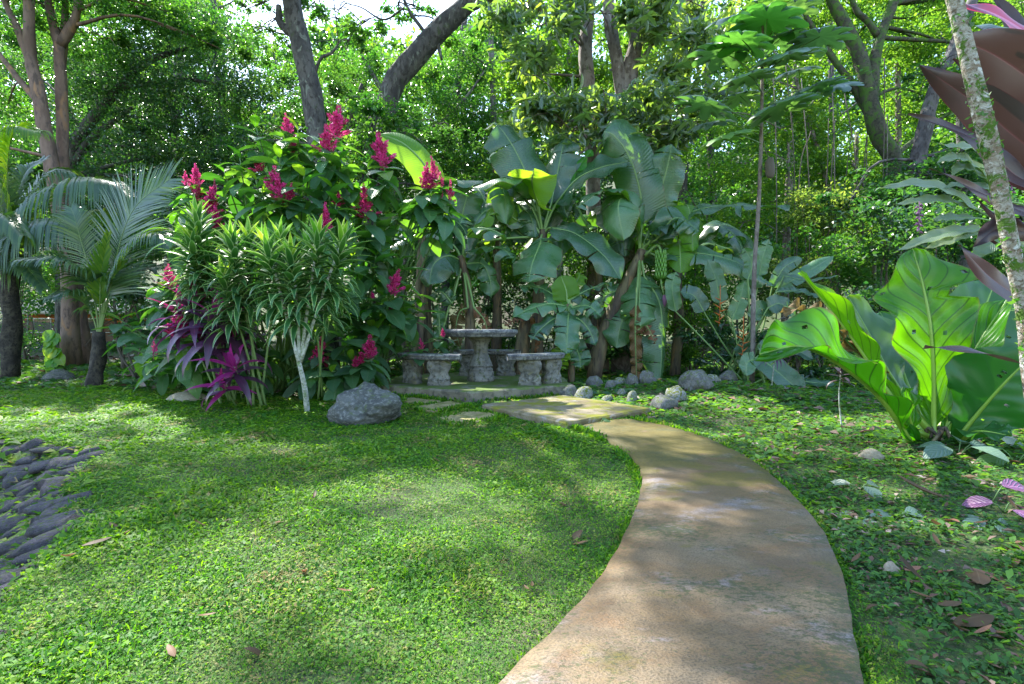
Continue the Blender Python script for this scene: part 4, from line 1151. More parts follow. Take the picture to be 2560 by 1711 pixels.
# --- understory shrubs
UND = [  # px, py(centre), Y, r, rz, n, material, label
    (300, 620, 13.5, 1.0, .8, 1500, 'leaf_mid', 'bushy green shrub behind the young coconut palm'),
    (60, 700, 16.5, 1.6, .8, 1600, 'leaf_mid', 'low green bush in front of the netting fence'),
    (330, 740, 10.6, .7, .55, 500, 'leaf_dark', 'dark broad-leaved bush between the young palm and the purple ti plants'),
    (430, 560, 12.5, 1.1, .8, 1500, 'leaf_dark', 'dark bush behind the pale-edged dracaenas'),
    (560, 640, 12.0, 1.1, 1.0, 1500, 'leaf_dark', 'deep green shrub behind the red-flowered shrub, by the fork of the stems'),
    (760, 620, 12.0, 1.1, 1.0, 1500, 'leaf_dark', 'dense shrub filling the gap behind the tallest red-flowered shrub'),
    (930, 640, 12.5, 1.1, 1.0, 1500, 'leaf_mid', 'green shrub showing between the red-flowered shrub and the bananas'),
    (1080, 580, 13.5, 1.2, .9, 1700, 'leaf_mid', 'sunlit shrub behind the banana over the stone table'),
    (1230, 660, 13.0, 1.1, .8, 1500, 'leaf_yellow', 'yellow-green shrub seen under the banana leaves above the table'),
    (1340, 700, 13.0, 1.0, .8, 1200, 'leaf_mid', 'green shrub behind the small broad-leaved banana'),
    (1480, 640, 13.2, 1.2, .9, 1600, 'leaf_mid', 'shrub behind the leaning banana stem'),
    (1640, 640, 13.6, 1.2, .9, 1600, 'leaf_yellow', 'bright shrub behind the green banana bunch'),
    (1740, 560, 13.6, 1.2, .9, 1600, 'leaf_mid', 'leafy shrub behind the long horizontal banana leaf'),
    (1730, 780, 11.8, .9, .7, 1100, 'leaf_yellow', 'sunlit bush beside the hanging banana leaves'),
    (1860, 660, 12.8, 1.1, .8, 1400, 'leaf_mid', 'bush behind the heliconia clump'),
    (1990, 700, 12.2, 1.0, .8, 1300, 'leaf_pale', 'glossy pale bush behind the heliconia clump'),
    (2100, 640, 11.6, 1.0, .8, 1300, 'leaf_mid', 'green bush behind the giant anthurium'),
    (2060, 520, 13.0, 1.0, .7, 1200, 'leaf_pale', 'pale sunlit shrub under the creepers'),
    (2230, 560, 11.2, 1.0, .8, 1300, 'leaf_dark', 'dark fine-leaved bush under the curved vine-clad tree'),
    (2380, 600, 10.0, 1.0, .8, 1200, 'leaf_dark', 'dark bush behind the shell ginger'),
    (2190, 760, 9.6, .8, .5, 900, 'leaf_dark', 'low dark bush behind the large blue-green anthurium leaves'),
    (2480, 780, 8.6, .9, .6, 1000, 'leaf_dark', 'shady bush behind the mossy stem'),
    (2600, 560, 9.5, 1.1, 1.0, 1200, 'leaf_mid', 'green bush beyond the dark red ti plant'),
    (1560, 850, 12.0, .9, .45, 700, 'leaf_dark', 'low dark undergrowth bush behind the leaning banana'),
    (1800, 830, 10.6, .8, .4, 700, 'leaf_dark', 'low shady bush at the foot of the heliconias'),
    (2000, 850, 9.4, .8, .35, 700, 'leaf_dark', 'low bush behind the spiky sapling'),
    (960, 830, 11.2, .8, .5, 800, 'leaf_dark', 'low bush behind the bench by the red-flowered shrub'),
    (430, 850, 11.0, .9, .5, 700, 'leaf_mid', 'low bush behind the purple ti plants'),
    (20, 560, 15.5, 1.3, 1.0, 1400, 'leaf_mid', 'green shrub under the reddish trees'),
    (1290, 800, 12.0, .8, .5, 700, 'leaf_dark', 'low bush behind the curved bench near the cut banana stump'),
    (2800, 600, 10.0, 1.4, 1.2, 1400, 'leaf_dark', 'tall dark bush farther along the bed past the shell ginger'),
    (3050, 640, 9.0, 1.4, 1.1, 1300, 'leaf_mid', 'round green bush at the end of the bed past the dark red ti plant'),
    (2900, 450, 13.5, 1.8, 1.8, 2000, 'leaf_dark', 'big dark bush under the trees past the shell ginger'),
    (-260, 620, 13.0, 1.6, 1.3, 1600, 'leaf_dark', 'dark bush on the far side of the thick fibrous palm'),
]
for k, (px, py, Yq, r, rz, n, mt, lab) in enumerate(UND):
    c = at(px, py, Yq)
    b = Vector((c.x, c.y, gz(c.x, c.y)))
    bl = [((c.x, c.y, c.z), (r, r * .7, rz), n)]
    if c.z - rz > 0.5:
        bl.append(((c.x, c.y, (c.z - rz + b.z) / 2 + .1), (r * .8, r * .6, max(.25, (c.z - rz - b.z) / 2)), int(n * .45)))
    rr = random.Random(k)
    tr = [([b, b.lerp(c, .5) + Vector((rr.uniform(-.2, .2), 0, 0)), c], 0.035, 0.012)] + [([b + Vector((rr.uniform(-.15, .15), rr.uniform(-.1, .1), 0)), b.lerp(c, .5) + Vector((rr.uniform(-.4, .4), 0, 0)), c + Vector((rr.uniform(-.6, .6) * r, 0, .3 * rz))], 0.025, 0.01) for _ in range(2)]
    tree('shrub', lab, 'shrub', tr, bl, mt, 'twig', 0.105 if mt != 'leaf_dark' else 0.12, 0.055, 200 + k, 'undergrowth shrubs below the trees', up=0.6, sides=6, twigs=2)

# --- far wood: reads as one mass
g = np.random.default_rng(4)
def far_wood(n, y0, y1, Y0, Y1, mat, L, label, seed, r=2.1, nl=430):
    g = np.random.default_rng(seed)
    blobs = []
    while len(blobs) < n:
        px, py, Yq = g.uniform(-500, 3060), g.uniform(y0, y1), g.uniform(Y0, Y1)
        if 560 < px < 1290 and py < 120 + 40 * math.sin(px * .02): continue
        c = at(px, py, Yq)
        c.z = max(c.z, gz(c.x, c.y) + .6)
        blobs.append((tuple(c), (r, r * .8, r * .7), nl))
    V, Q, rnd = cloud(blobs, L, L * .55, seed)
    tag(obj('forest', quad_mesh('forest', V, Q, M[mat], rnd)), label, 'forest', kind='stuff')
far_wood(120, 0, 620, 23, 32, 'leaf_yellow', .29, 'far yellow-green forest foliage behind all the garden trees, coloured as if sunlit', 44)  # bright highlights of the far wood put into the leaf colour
far_wood(150, 60, 640, 22, 30, 'leaf_dark', .27, 'dark blue-green forest foliage coloured as shade between the yellow-green crowns', 47)  # shade between the bright clumps put into a darker leaf colour
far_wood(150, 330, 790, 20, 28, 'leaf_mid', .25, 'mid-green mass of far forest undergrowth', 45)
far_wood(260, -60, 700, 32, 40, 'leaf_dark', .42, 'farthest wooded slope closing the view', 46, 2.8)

# ------------------------------------------------------------------ leaves drawn along a curve
def prof_banana(t):
    return min(1.0, (t / 0.10) ** 0.55) * min(1.0, max(0.0, (1 - t) / 0.22) ** 0.6) * (1 - 0.12 * (t - 0.45) ** 2)
def prof_obov(t):     # broad above the middle, long wedge at the base
    return (0.10 + 0.90 * min(1.0, (t / 0.62)) ** 1.15) * min(1.0, max(0.0, (1 - t) / 0.30) ** 0.55)
def prof_lance(t):
    return math.sin(math.pi * min(1.0, 0.06 + 0.94 * t) ** 0.8) ** 0.85
def prof_ell(t):
    return math.sin(math.pi * min(1.0, 0.02 + 0.96 * t)) ** 0.75 * (1 - 0.15 * t)
def prof_strap(t):
    return min(1.0, (0.35 + t * 2.2)) * min(1.0, max(0.0, (1 - t) / 0.5) ** 0.7)

def curve_blade(P, W, face=(0, -1, 0.3), prof=prof_banana, nl=22, nw=3, fold=0.15, wave=0.02, wn=5.0, tears=0, seed=0, lobes=0.0, droop=0.0, cut=None, holes=0):
    """blade whose midrib follows P; face = side the upper surface looks to"""
    rr = random.Random(seed)
    pt = spline(P, nl + 1)
    T = [(pt[min(i + 1, nl)] - pt[max(i - 1, 0)]).normalized() for i in range(nl + 1)]
    tear_at = [set(), set()]
    for s in range(2):
        for _ in range(tears):
            tear_at[s].add(rr.randrange(4, nl - 1))
    hole_at = {(rr.randrange(nl // 3, nl - 2), rr.randrange(1, max(2, nw - 1)), rr.randrange(2)) for _ in range(holes)}
    V, UV, Fc = [], [], []
    ph = [rr.uniform(0, 6.28), rr.uniform(0, 6.28)]
    f = Vector(face)
    idx = 0
    for s, sg in ((0, -1), (1, 1)):
        jit = 0.0
        prev = None
        for i in range(nl + 1):
            reps = 2 if (i in tear_at[s]) else 1
            for rep in range(reps):
                if reps == 2 and rep == 1:
                    jit = rr.uniform(-0.55, 0.25)
                t = i / nl
                side = T[i].cross(f).normalized()
                nrm = side.cross(T[i]).normalized()
                w_ = W / 2 * prof(t)
                if lobes: w_ *= 1 + lobes * (0.6 * math.sin(wn * 6.283 * t * 1.3 + ph[s]) + 0.4 * noise.noise(Vector((t * 9, s * 5, seed))))
                if cut and s == cut[0] and cut[1] < t < cut[2]: w_ *= cut[3]
                row = []
                for k in range(nw + 1):
                    u = k / nw
                    gap = (0.010 + 0.02 * u) * (1 if rep else -1) if reps == 2 else 0.0
                    a = fold + jit * u
                    dz = math.sin(a) * w_ * u + wave * (u ** 1.6) * math.sin(6.283 * wn * t + ph[s]) - droop * w_ * u * u
                    p = pt[i] + side * sg * w_ * u * math.cos(a) + nrm * dz + T[i] * gap * 0.6
                    V.append(tuple(p)); UV.append((t, 0.5 + 0.5 * sg * u))
                    row.append(idx); idx += 1
                if prev is not None and not (reps == 2 and rep == 1):
                    for k in range(nw):
                        if holes and 0 < k < nw - 1 and (i, k, s) in hole_at: continue
                        q = (prev[k], prev[k + 1], row[k + 1], row[k])
                        Fc.append(q if sg > 0 else q[::-1])
                prev = row
    return V, Fc, UV

def leaf_part(root, P, W, mat, r=0.012, petiole=None, name='leaf', rib=True, **kw):
    """one leaf = a blade, with its stalk and midrib as a sub-part. P: blade curve; petiole: points before it"""
    V, Fc, UV = curve_blade(P, W, **kw)
    o = obj(name, MB().add(V, Fc, UV).mesh(name, M[mat], origin=root.location), root)
    if rib:
        f = Vector(kw.get('face', (0, -1, .3))).normalized()
        bp = spline(P, 14)
        pp = spline(petiole + [P[0]], 8)[:-1] if petiole else []
        allp = [p for p in pp] + [p - f * 0.004 for p in bp]
        n = len(allp)
        st = 'petiole' if not mat.startswith('anth') else 'anth_stem'
        mb = tube(MB(), allp, [r * 1.5 * (1 - 0.86 * (i / (n - 1)) ** 1.2) for i in range(n)], 6, cap=False)
        obj('midrib', mb.mesh('midrib', M[st], origin=root.location), o)
    return o

CAMF = (0, -1, 0.25)
# ------------------------------------------------------------------ bananas
def banana(label, stem, leaves, r0=0.13, r1=0.07, name='banana_plant', seed=0, dry=0):
    base = Vector(stem[0])
    t = thing(name, label, 'banana plant', base, 'banana plants behind the table')
    P = spline(stem, 14)
    P[0] -= Vector((0, 0, .15))
    obj('stem', tube(MB(), P, taper(r0, r1, 14), 12, 0.12, seed).mesh('stem', M['pseudo'], origin=base), t)
    top = Vector(stem[-1])
    for i, L in enumerate(leaves):
        (pp, W, face, mat) = L[:4]
        kw = dict(fold=0.30, wave=0.055, wn=3.3, tears=3, seed=seed * 50 + i, nl=30, nw=5, droop=.25)
        if len(L) > 4: kw.update(L[4])
        st = P[-4].lerp(top, 0.6)
        fr = random.Random(seed * 91 + i)
        face = (face[0] + fr.uniform(-.4, .4), face[1] + fr.uniform(0, .25), face[2] + fr.uniform(0, .35))
        kw['droop'] = kw.get('droop', .25) + .12
        leaf_part(t, pp, W * 1.08, mat, r=0.020, petiole=[st, st.lerp(pp[0], .5) + Vector((0, 0, .06))], face=face, **kw)
    return t

UPF = (0, -0.35, 1)
Y = 10.3
# plant over the table
banana('banana plant with sun-bleached arching leaves, standing right behind the stone table',
       [groundpt(1172, Y), at(1176, 830, Y), at(1168, 720, Y), at(1152, 640, Y)], [
    (pts(Y, (1135, 615), (1085, 585), (1030, 590), (965, 625), (935, 645)), .38, (.1, -.3, 1), 'banana', dict(droop=.5, tears=2)),
    (pts([10.2, 10, 9.8, 9.6], (1160, 600), (1190, 572), (1230, 575), (1262, 592)), .55, (.15, -.55, 1), 'banana', dict(fold=.1, tears=2)),
    (pts([10.3, 10, 9.8, 9.6], (1150, 650), (1120, 640), (1085, 660), (1072, 715)), .70, (-.5, -1, .2), 'banana', dict(tears=1, fold=-.1)),
    (pts([10.3, 10, 9.7, 9.5], (1168, 632), (1215, 618), (1260, 625), (1282, 650)), .45, (.3, -.6, 1), 'banana', dict(tears=5, droop=.4)),
    (pts(Y, (1165, 660), (1205, 660), (1225, 700), (1228, 745)), .42, (.2, -1, .3), 'banana', dict(tears=2)),
    (pts(Y, (1090, 700), (1075, 640), (1065, 600), (1060, 570)), .32, CAMF, 'banana', {}),
    (pts(Y, (1175, 720), (1192, 700), (1205, 685)), .14, CAMF, 'banana_bright', dict(tears=2)),
    (pts(10.1, (1130, 760), (1110, 735), (1095, 730), (1075, 750)), .34, (-.2, -1, .5), 'banana', {}),
    (pts(10.2, (1100, 850), (1098, 800), (1096, 760)), .26, CAMF, 'banana', {}),
    (pts(10.1, (1170, 770), (1150, 780), (1140, 820), (1150, 870)), .28, CAMF, 'banana_brown', dict(tears=4, wave=.06)),
    (pts(10.1, (1185, 770), (1210, 800), (1222, 840)), .20, CAMF, 'banana_brown', dict(tears=4, wave=.06)),
], seed=1)
# tall plant, centre
Y = 11.0
banana('tallest banana plant, its broad leaves fanned upright above the stone table',
       [groundpt(1342, Y), at(1345, 760, Y), at(1352, 640, Y), at(1358, 575, Y)], [
    (pts(Y, (1340, 500), (1318, 440), (1290, 380), (1262, 335), (1243, 312)), .98, (.25, -1, .1), 'banana', dict(fold=.25, tears=2)),
    (pts([11, 11.1, 11.2, 11.3], (1378, 510), (1390, 450), (1402, 390), (1412, 345)), .85, (-.2, -1, .2), 'banana', dict(tears=2, wave=.05)),
    (pts([11, 11, 11, 11], (1385, 520), (1420, 460), (1452, 410), (1480, 375)), .45, (-.8, -.8, .3), 'banana_bright', dict(fold=.5, tears=2)),
    (pts([10.9, 10.7, 10.5, 10.4], (1390, 510), (1440, 450), (1500, 420), (1570, 405)), .95, (.1, .55, -1), 'banana', dict(tears=0, wave=.05)),
    (pts([10.9, 10.6, 10.3, 10.1], (1340, 500), (1310, 455), (1250, 452), (1180, 470)), .70, (-.3, -.25, 1), 'banana', dict(tears=1, droop=.3)),
    (pts([10.8, 10.3, 9.9], (1345, 510), (1330, 460), (1335, 425)), .95, (0, .8, -1), 'banana_bright', dict(tears=0, wave=.05)),
    (pts([11, 11, 11, 10.9], (1330, 520), (1270, 460), (1200, 455), (1100, 450)), .55, (-.1, -.4, 1), 'banana', dict(tears=3, droop=.2)),
    (pts(11.4, (1330, 500), (1290, 430), (1250, 390), (1215, 400)), .65, (-.3, -1, .7), 'banana', dict(tears=2)),
    (pts([10.8, 10.4, 10.0, 9.8], (1352, 600), (1348, 615), (1330, 660), (1322, 705)), .82, (-.05, -1, .35), 'banana', dict(tears=3, fold=.08)),
    (pts([10.8, 10.5, 10.2, 10], (1380, 570), (1440, 585), (1510, 640), (1552, 700)), .62, (-.25, -1, .55), 'banana', dict(tears=2)),
    (pts([11.2, 11.2, 11.2], (1320, 600), (1270, 565), (1210, 560)), .45, (0, -1, .6), 'banana', dict(tears=5)),
    (pts([11, 11, 11, 11], (1320, 560), (1250, 520), (1200, 540), (1170, 610)), .6, (-.4, -1, .5), 'banana', dict(tears=2)),
    (pts([11, 10.8, 10.6], (1310, 560), (1240, 530), (1180, 590)), .35, (-.8, -.6, .4), 'banana_bright', dict(tears=2)),
    (pts(11.1, (1130, 620), (1150, 560), (1165, 500), (1175, 470)), .75, (.3, -1, .3), 'banana', dict(tears=2)),
], seed=2, r0=.14, r1=.09)
# leaning plant with the fruit
Y = 10.7
lean = banana('leaning banana plant with a green fruit bunch and tall upright leaves',
       [groundpt(1482, Y), at(1505, 850, Y), at(1548, 745, Y), at(1590, 660, Y), at(1605, 625, Y)], [
    (pts(Y, (1605, 560), (1600, 480), (1572, 390), (1535, 340), (1510, 328)), .88, (-.15, -1, .1), 'banana', dict(fold=.12, tears=2)),
    (pts(Y, (1640, 545), (1648, 490), (1668, 420), (1680, 360)), .80, (.35, -1, .1), 'banana', dict(fold=.2, tears=2)),
    (pts([10.6, 10.4, 10.2, 10], (1600, 590), (1560, 490), (1500, 480), (1440, 520)), .65, (-.3, -.4, 1), 'banana', dict(tears=3, droop=.4)),
    (pts([10.6, 10.3, 10, 9.9], (1595, 580), (1560, 500), (1545, 520), (1560, 600)), .75, (-.3, -1, .4), 'banana', dict(tears=2, fold=-.15)),
    (pts([10.6, 10.6, 10.5, 10.4, 10.3], (1640, 600), (1720, 535), (1800, 515), (1880, 515), (1975, 520)), .50, (0, -.7, 1), 'banana', dict(tears=3, wave=.06)),
    (pts([10.6, 10.4, 10.2], (1640, 600), (1690, 545), (1750, 580)), .62, (.3, -1, .5), 'banana', dict(tears=4)),
    (pts([10.6, 10.4, 10.2, 10.1], (1640, 640), (1730, 632), (1840, 655), (1935, 720)), .48, (.1, -.9, .8), 'banana', dict(tears=4, droop=.3)),
    (pts([10.6, 10.5, 10.4], (1620, 610), (1640, 575), (1680, 560)), .5, (.3, -.3, 1), 'banana', dict(tears=3)),
    (pts([10.6, 10.3, 10.1], (1600, 690), (1598, 750), (1600, 815)), .75, (.1, -1, .1), 'banana', dict(tears=5, fold=-.1)),
    (pts([10.6, 10.4, 10.3], (1610, 690), (1650, 760), (1655, 860), (1650, 955)), .70, (.2, -1, .05), 'banana', dict(tears=2, fold=-.1)),
    (pts([10.7, 10.5, 10.4], (1575, 740), (1555, 800), (1540, 870)), .62, (-.2, -1, .1), 'banana', dict(tears=2, fold=-.1)),
    (pts(10.2, (1590, 760), (1588, 830), (1590, 900), (1592, 968)), .22, CAMF, 'banana_brown', dict(tears=6, wave=.09, wn=7)),
    (pts(10.2, (1590, 830), (1615, 815), (1640, 860)), .2, CAMF, 'banana_brown', dict(tears=5, wave=.07, wn=7)),
    (pts([10.7, 10.7, 10.7], (1560, 720), (1510, 745), (1490, 800)), .3, CAMF, 'banana', dict(tears=5)),
], seed=3, r0=.17, r1=.09)
# fruit bunch, hanging on its stalk
bunch = thing('banana_bunch', 'hanging bunch of green bananas under the leaning banana crown', 'banana bunch', at(1652, 625, 10.4))
stalk = spline([at(1612, 640, 10.6), at(1640, 615, 10.5), at(1652, 630, 10.4), at(1652, 700, 10.4), at(1660, 740, 10.4)], 12)
obj('stalk', tube(MB(), stalk, taper(.03, .015, 12), 8).mesh('stalk', M['petiole'], origin=bunch.location), bunch)
def fruit_mesh():
    P = [Vector((0, 0, 0)), Vector((.05, 0, .012)), Vector((.085, 0, .05)), Vector((.095, 0, .10)), Vector((.09, 0, .13))]
    return tube(MB(), spline(P, 8), [.008, .018, .022, .023, .022, .018, .012, .005], 6).mesh('fruit', M['fruit'])
FM = fruit_mesh()
rf = random.Random(3)
for h in range(6):
    c = at(1652, 642 + h * 11, 10.4)
    for k in range(10):
        a = k * .628 + h * .3
        obj('fruit', FM, bunch, Matrix.Translation(c - bunch.location) @ Matrix.Rotation(a, 4, 'Z') @ Matrix.Diagonal((1.05, 1.05, 1.05, 1)))
bud = MB(); tube(bud, [at(1660, 738, 10.4), at(1661, 748, 10.4), at(1662, 758, 10.4), at(1662, 768, 10.4)], [.02, .045, .04, .006], 8)
obj('flower_bud', bud.mesh('flower_bud', M['fruit_bud'], origin=bunch.location), bunch)
# small broad-leaved banana
Y = 9.9
banana('small banana plant with short broad blue-green leaves between bench and leaning stem',
       [groundpt(1428, Y), at(1428, 830, Y), at(1420, 760, Y)], [
    (pts([9.9, 9.9, 9.9], (1418, 755), (1415, 725), (1402, 690)), .55, (0, -1, .1), 'banana_bright', dict(tears=0, wave=.01)),
    (pts([9.8, 9.5, 9.3, 9.2], (1422, 785), (1420, 800), (1418, 850), (1416, 886)), .45, (0, -1, .25), 'banana', dict(tears=2)),
    (pts([9.8, 9.5, 9.3], (1430, 770), (1470, 765), (1502, 790)), .36, (.2, -1, .8), 'banana', dict(tears=2)),
    (pts([9.8, 9.6, 9.5, 9.4], (1425, 790), (1450, 800), (1475, 830), (1488, 865)), .28, (.2, -1, .3), 'banana', dict(tears=2)),
    (pts([9.9, 9.7, 9.6, 9.5], (1412, 765), (1370, 760), (1320, 775), (1280, 795)), .38, (-.1, -.8, 1), 'banana', dict(tears=2)),
    (pts([9.9, 10, 10], (1425, 750), (1470, 725), (1530, 705)), .36, (.1, -.8, 1), 'banana', dict(tears=2)),
    (pts([9.9, 10.2, 10.3], (1422, 750), (1440, 710), (1452, 680)), .3, (-.5, -1, .2), 'banana_bright', dict(tears=2)),
    (pts([9.8, 9.6, 9.5, 9.4], (1412, 790), (1380, 800), (1345, 830), (1330, 850)), .34, (-.2, -1, .5), 'banana', dict(tears=2)),
    (pts([9.8, 9.6, 9.5], (1430, 850), (1448, 890), (1452, 920)), .40, (.1, -1, .2), 'banana', dict(tears=3)),
    (pts([9.8, 9.6, 9.5], (1410, 850), (1400, 890), (1394, 925)), .38, (-.1, -1, .2), 'banana_bright', dict(tears=2)),
    (pts([9.9, 9.9, 9.9], (1410, 780), (1405, 770), (1400, 745)), .22, (0, -1, .2), 'banana_bright', dict(tears=2)),
    (pts([10, 10.1, 10.1], (1405, 750), (1350, 720), (1290, 715)), .36, (-.1, -.6, 1), 'banana', dict(tears=2)),
], seed=4, r0=.07, r1=.04)
# cut stump
st = thing('banana_stump', 'short cut-off dark banana stump behind the bench beside the table', 'stump', groundpt(1302, 10.2))
obj('stem', tube(MB(), spline([groundpt(1300, 10.2), at(1308, 850, 10.2), at(1322, 790, 10.2)], 10), taper(.15, .13, 10), 12, .15, 5).mesh('stem', M['pseudo'], origin=st.location), st)
leaf_part(st, pts(10.0, (1322, 792), (1290, 800), (1262, 815)), .16, 'banana_brown', rib=False, face=(0, -1, 1), tears=3, seed=9, wave=.05)
leaf_part(st, pts(10.0, (1326, 792), (1345, 840), (1338, 885)), .10, 'banana_brown', rib=False, face=CAMF, tears=3, seed=10, wave=.05)
# lone bright leaf high behind the red flowers
banana('banana plant with one bright yellow-green leaf standing behind the red flower heads',
       [groundpt(1045, 10.0), at(1050, 700, 10.0), at(1060, 520, 10.0)], [
    (pts(10, (1085, 462), (1060, 410), (1010, 360), (950, 335)), .62, (.6, -.8, .1), 'banana_bright', dict(tears=0, wave=.01, fold=.1)),
    (pts([10, 9.9, 9.8], (1065, 540), (1010, 560), (970, 600)), .35, (-.2, -.5, 1), 'banana', dict(tears=2)),
    (pts([10, 9.9, 9.8], (1040, 600), (1020, 590), (1000, 565)), .3, (-.2, -.9, .6), 'banana', dict(tears=2)),
], seed=6, r0=.10, r1=.06)
# bananas standing further back, with arching and hanging torn leaves
def back_banana(label, px, Yb, crown_py, n, seed, Lm=1.9):
    rr = random.Random(seed)
    c = at(px, crown_py, Yb)
    b0 = groundpt(px + rr.uniform(-25, 25), Yb)
    lv = []
    for k in range(n):
        a = k * 2.4 + rr.uniform(-.3, .3)
        out_ = Vector((math.cos(a), math.sin(a) * .8, 0))
        L = Lm * rr.uniform(.75, 1.1)
        rise = rr.uniform(.1, .9) if k < n * .6 else rr.uniform(-.5, .1)
        p0 = c + out_ * .25 + Vector((0, 0, .15 + .2 * rise))
        p1 = c + out_ * L * .5 + Vector((0, 0, .35 + rise * .7))
        p2 = c + out_ * L * .85 + Vector((0, 0, .1 + rise * .6))
        p3 = c + out_ * L * .98 + Vector((0, 0, -.45 + rise * .4))
        face = (out_.x * .3, min(-.45, out_.y * .3 - .6), .9)
        lv.append(([p0, p1, p2, p3], rr.uniform(.48, .66), face, 'banana' if rr.random() < .85 else 'banana_bright', dict(tears=rr.randrange(2, 7), droop=rr.uniform(.2, .6), wave=.06)))
    banana(label, [b0, b0.lerp(c, .5) + Vector((rr.uniform(-.1, .1), 0, 0)), c], lv, .13, .08, seed=seed)
back_banana('banana plant with torn hanging leaves behind the plant at the table', 1238, 11.9, 560, 11, 61)
back_banana('banana plant set back between the tallest one and the leaning one', 1490, 12.0, 600, 11, 62)
back_banana('banana plant set back behind the fruiting one, towards the heliconias', 1690, 11.6, 640, 10, 63, 1.7)
back_banana('banana plant with ragged leaves half hidden by the red-flowered shrub', 1075, 11.4, 620, 9, 64, 1.6)
# heliconia clump to the right
def clump(name, label, cat, cx, Yc, leaves, group=None, fl=()):
    b = groundpt(cx, Yc)
    t = thing(name, label, cat, b, group)
    rr = random.Random(int(cx))
    for i, (pp, W, face, mat, kw) in enumerate(leaves):
        foot = b + Vector((rr.uniform(-.25, .25), rr.uniform(-.2, .2), 0))
        k2 = dict(fold=.15, wave=.02, wn=4, tears=1, seed=int(cx) + i, nl=18, nw=3); k2.update(kw)
        leaf_part(t, pp, W, mat, r=.012, petiole=[foot, foot.lerp(pp[0], .5) + Vector((rr.uniform(-.1, .1), 0, .05))], face=face, **k2)
    for (px, py, Yf) in fl:
        mb = MB()
        top = at(px, py, Yf)
        tube(mb, spline([top + Vector((0, 0, .45)), top, top - Vector((0.02, 0, .35))], 8), taper(.008, .005, 8), 5)
        for k in range(7):
            p = top + Vector((0, 0, .15 - k * .075))
            d = Vector((.12 if k % 2 else -.12, -.05 + .05 * (k % 3), .05 + .02 * (k % 3)))
            tube(mb, [p, p + d * .5, p + d], [.014, .010, .002], 5)
        obj('flower', mb.mesh('flower', M['orange'], origin=b), t)
    return t
clump('heliconia', 'heliconia clump with blue-green paddle leaves and orange hanging flowers', 'heliconia', 1850, 10.2, [
    (pts(10.2, (1898, 690), (1905, 650), (1922, 598)), .30, CAMF, 'banana', {}),
    (pts(10.2, (1950, 720), (2000, 690), (2085, 640)), .30, (0, -1, .5), 'banana', {}),
    (pts(10.2, (1930, 720), (1960, 670), (2005, 645)), .26, (0, -1, .3), 'banana', {}),
    (pts(10, (1940, 730), (1990, 728), (2048, 742)), .22, (0, -.6, 1), 'banana', {}),
    (pts(10.2, (1800, 760), (1790, 700), (1770, 650)), .34, CAMF, 'banana', {}),
    (pts(10.1, (1830, 800), (1850, 750), (1862, 700)), .32, CAMF, 'banana', {}),
    (pts(10, (1880, 800), (1900, 770), (1930, 790)), .30, CAMF, 'banana', {}),
    (pts(10, (1760, 780), (1735, 740), (1700, 730)), .36, (-.2, -1, .5), 'banana', {}),
    (pts(9.9, (1920, 770), (1950, 760), (1990, 790)), .36, (.2, -1, .4), 'banana', {}),
    (pts(10, (1850, 860), (1860, 890), (1868, 930)), .34, CAMF, 'banana', {}),
    (pts(10.2, (1690, 780), (1680, 720), (1690, 680)), .3, CAMF, 'banana', {}),
    (pts(10, (1870, 700), (1880, 660), (1860, 620)), .3, (-.3, -1, .3), 'banana', {}),
    (pts([10, 9.8, 9.6], (1960, 690), (2020, 700), (2100, 690)), .2, (0, -.6, 1), 'banana', {}),
], fl=[(1858, 850, 9.9), (1800, 770, 10)])
clump('heliconia', 'low blue-green heliconia shoot with one leaf bent down to the mound', 'heliconia', 1905, 9.0, [
    (pts([9, 8.7, 8.5], (1895, 890), (1950, 935), (2012, 988)), .42, (-.3, -1, .6), 'banana', {}),
    (pts([9, 8.9, 8.8], (1905, 900), (1970, 870), (2035, 900)), .30, (.1, -1, .7), 'banana', {}),
    (pts([9, 8.9, 8.8], (1890, 900), (1870, 905), (1866, 940)), .30, (0, -1, .4), 'banana', {}),
    (pts([9, 9, 9], (1900, 880), (1925, 850), (1950, 840)), .2, (0, -1, .6), 'banana', {}),
    (pts([9, 8.9, 8.8], (1960, 940), (2020, 955), (2090, 960)), .26, (0, -.8, 1), 'banana', {}),
])

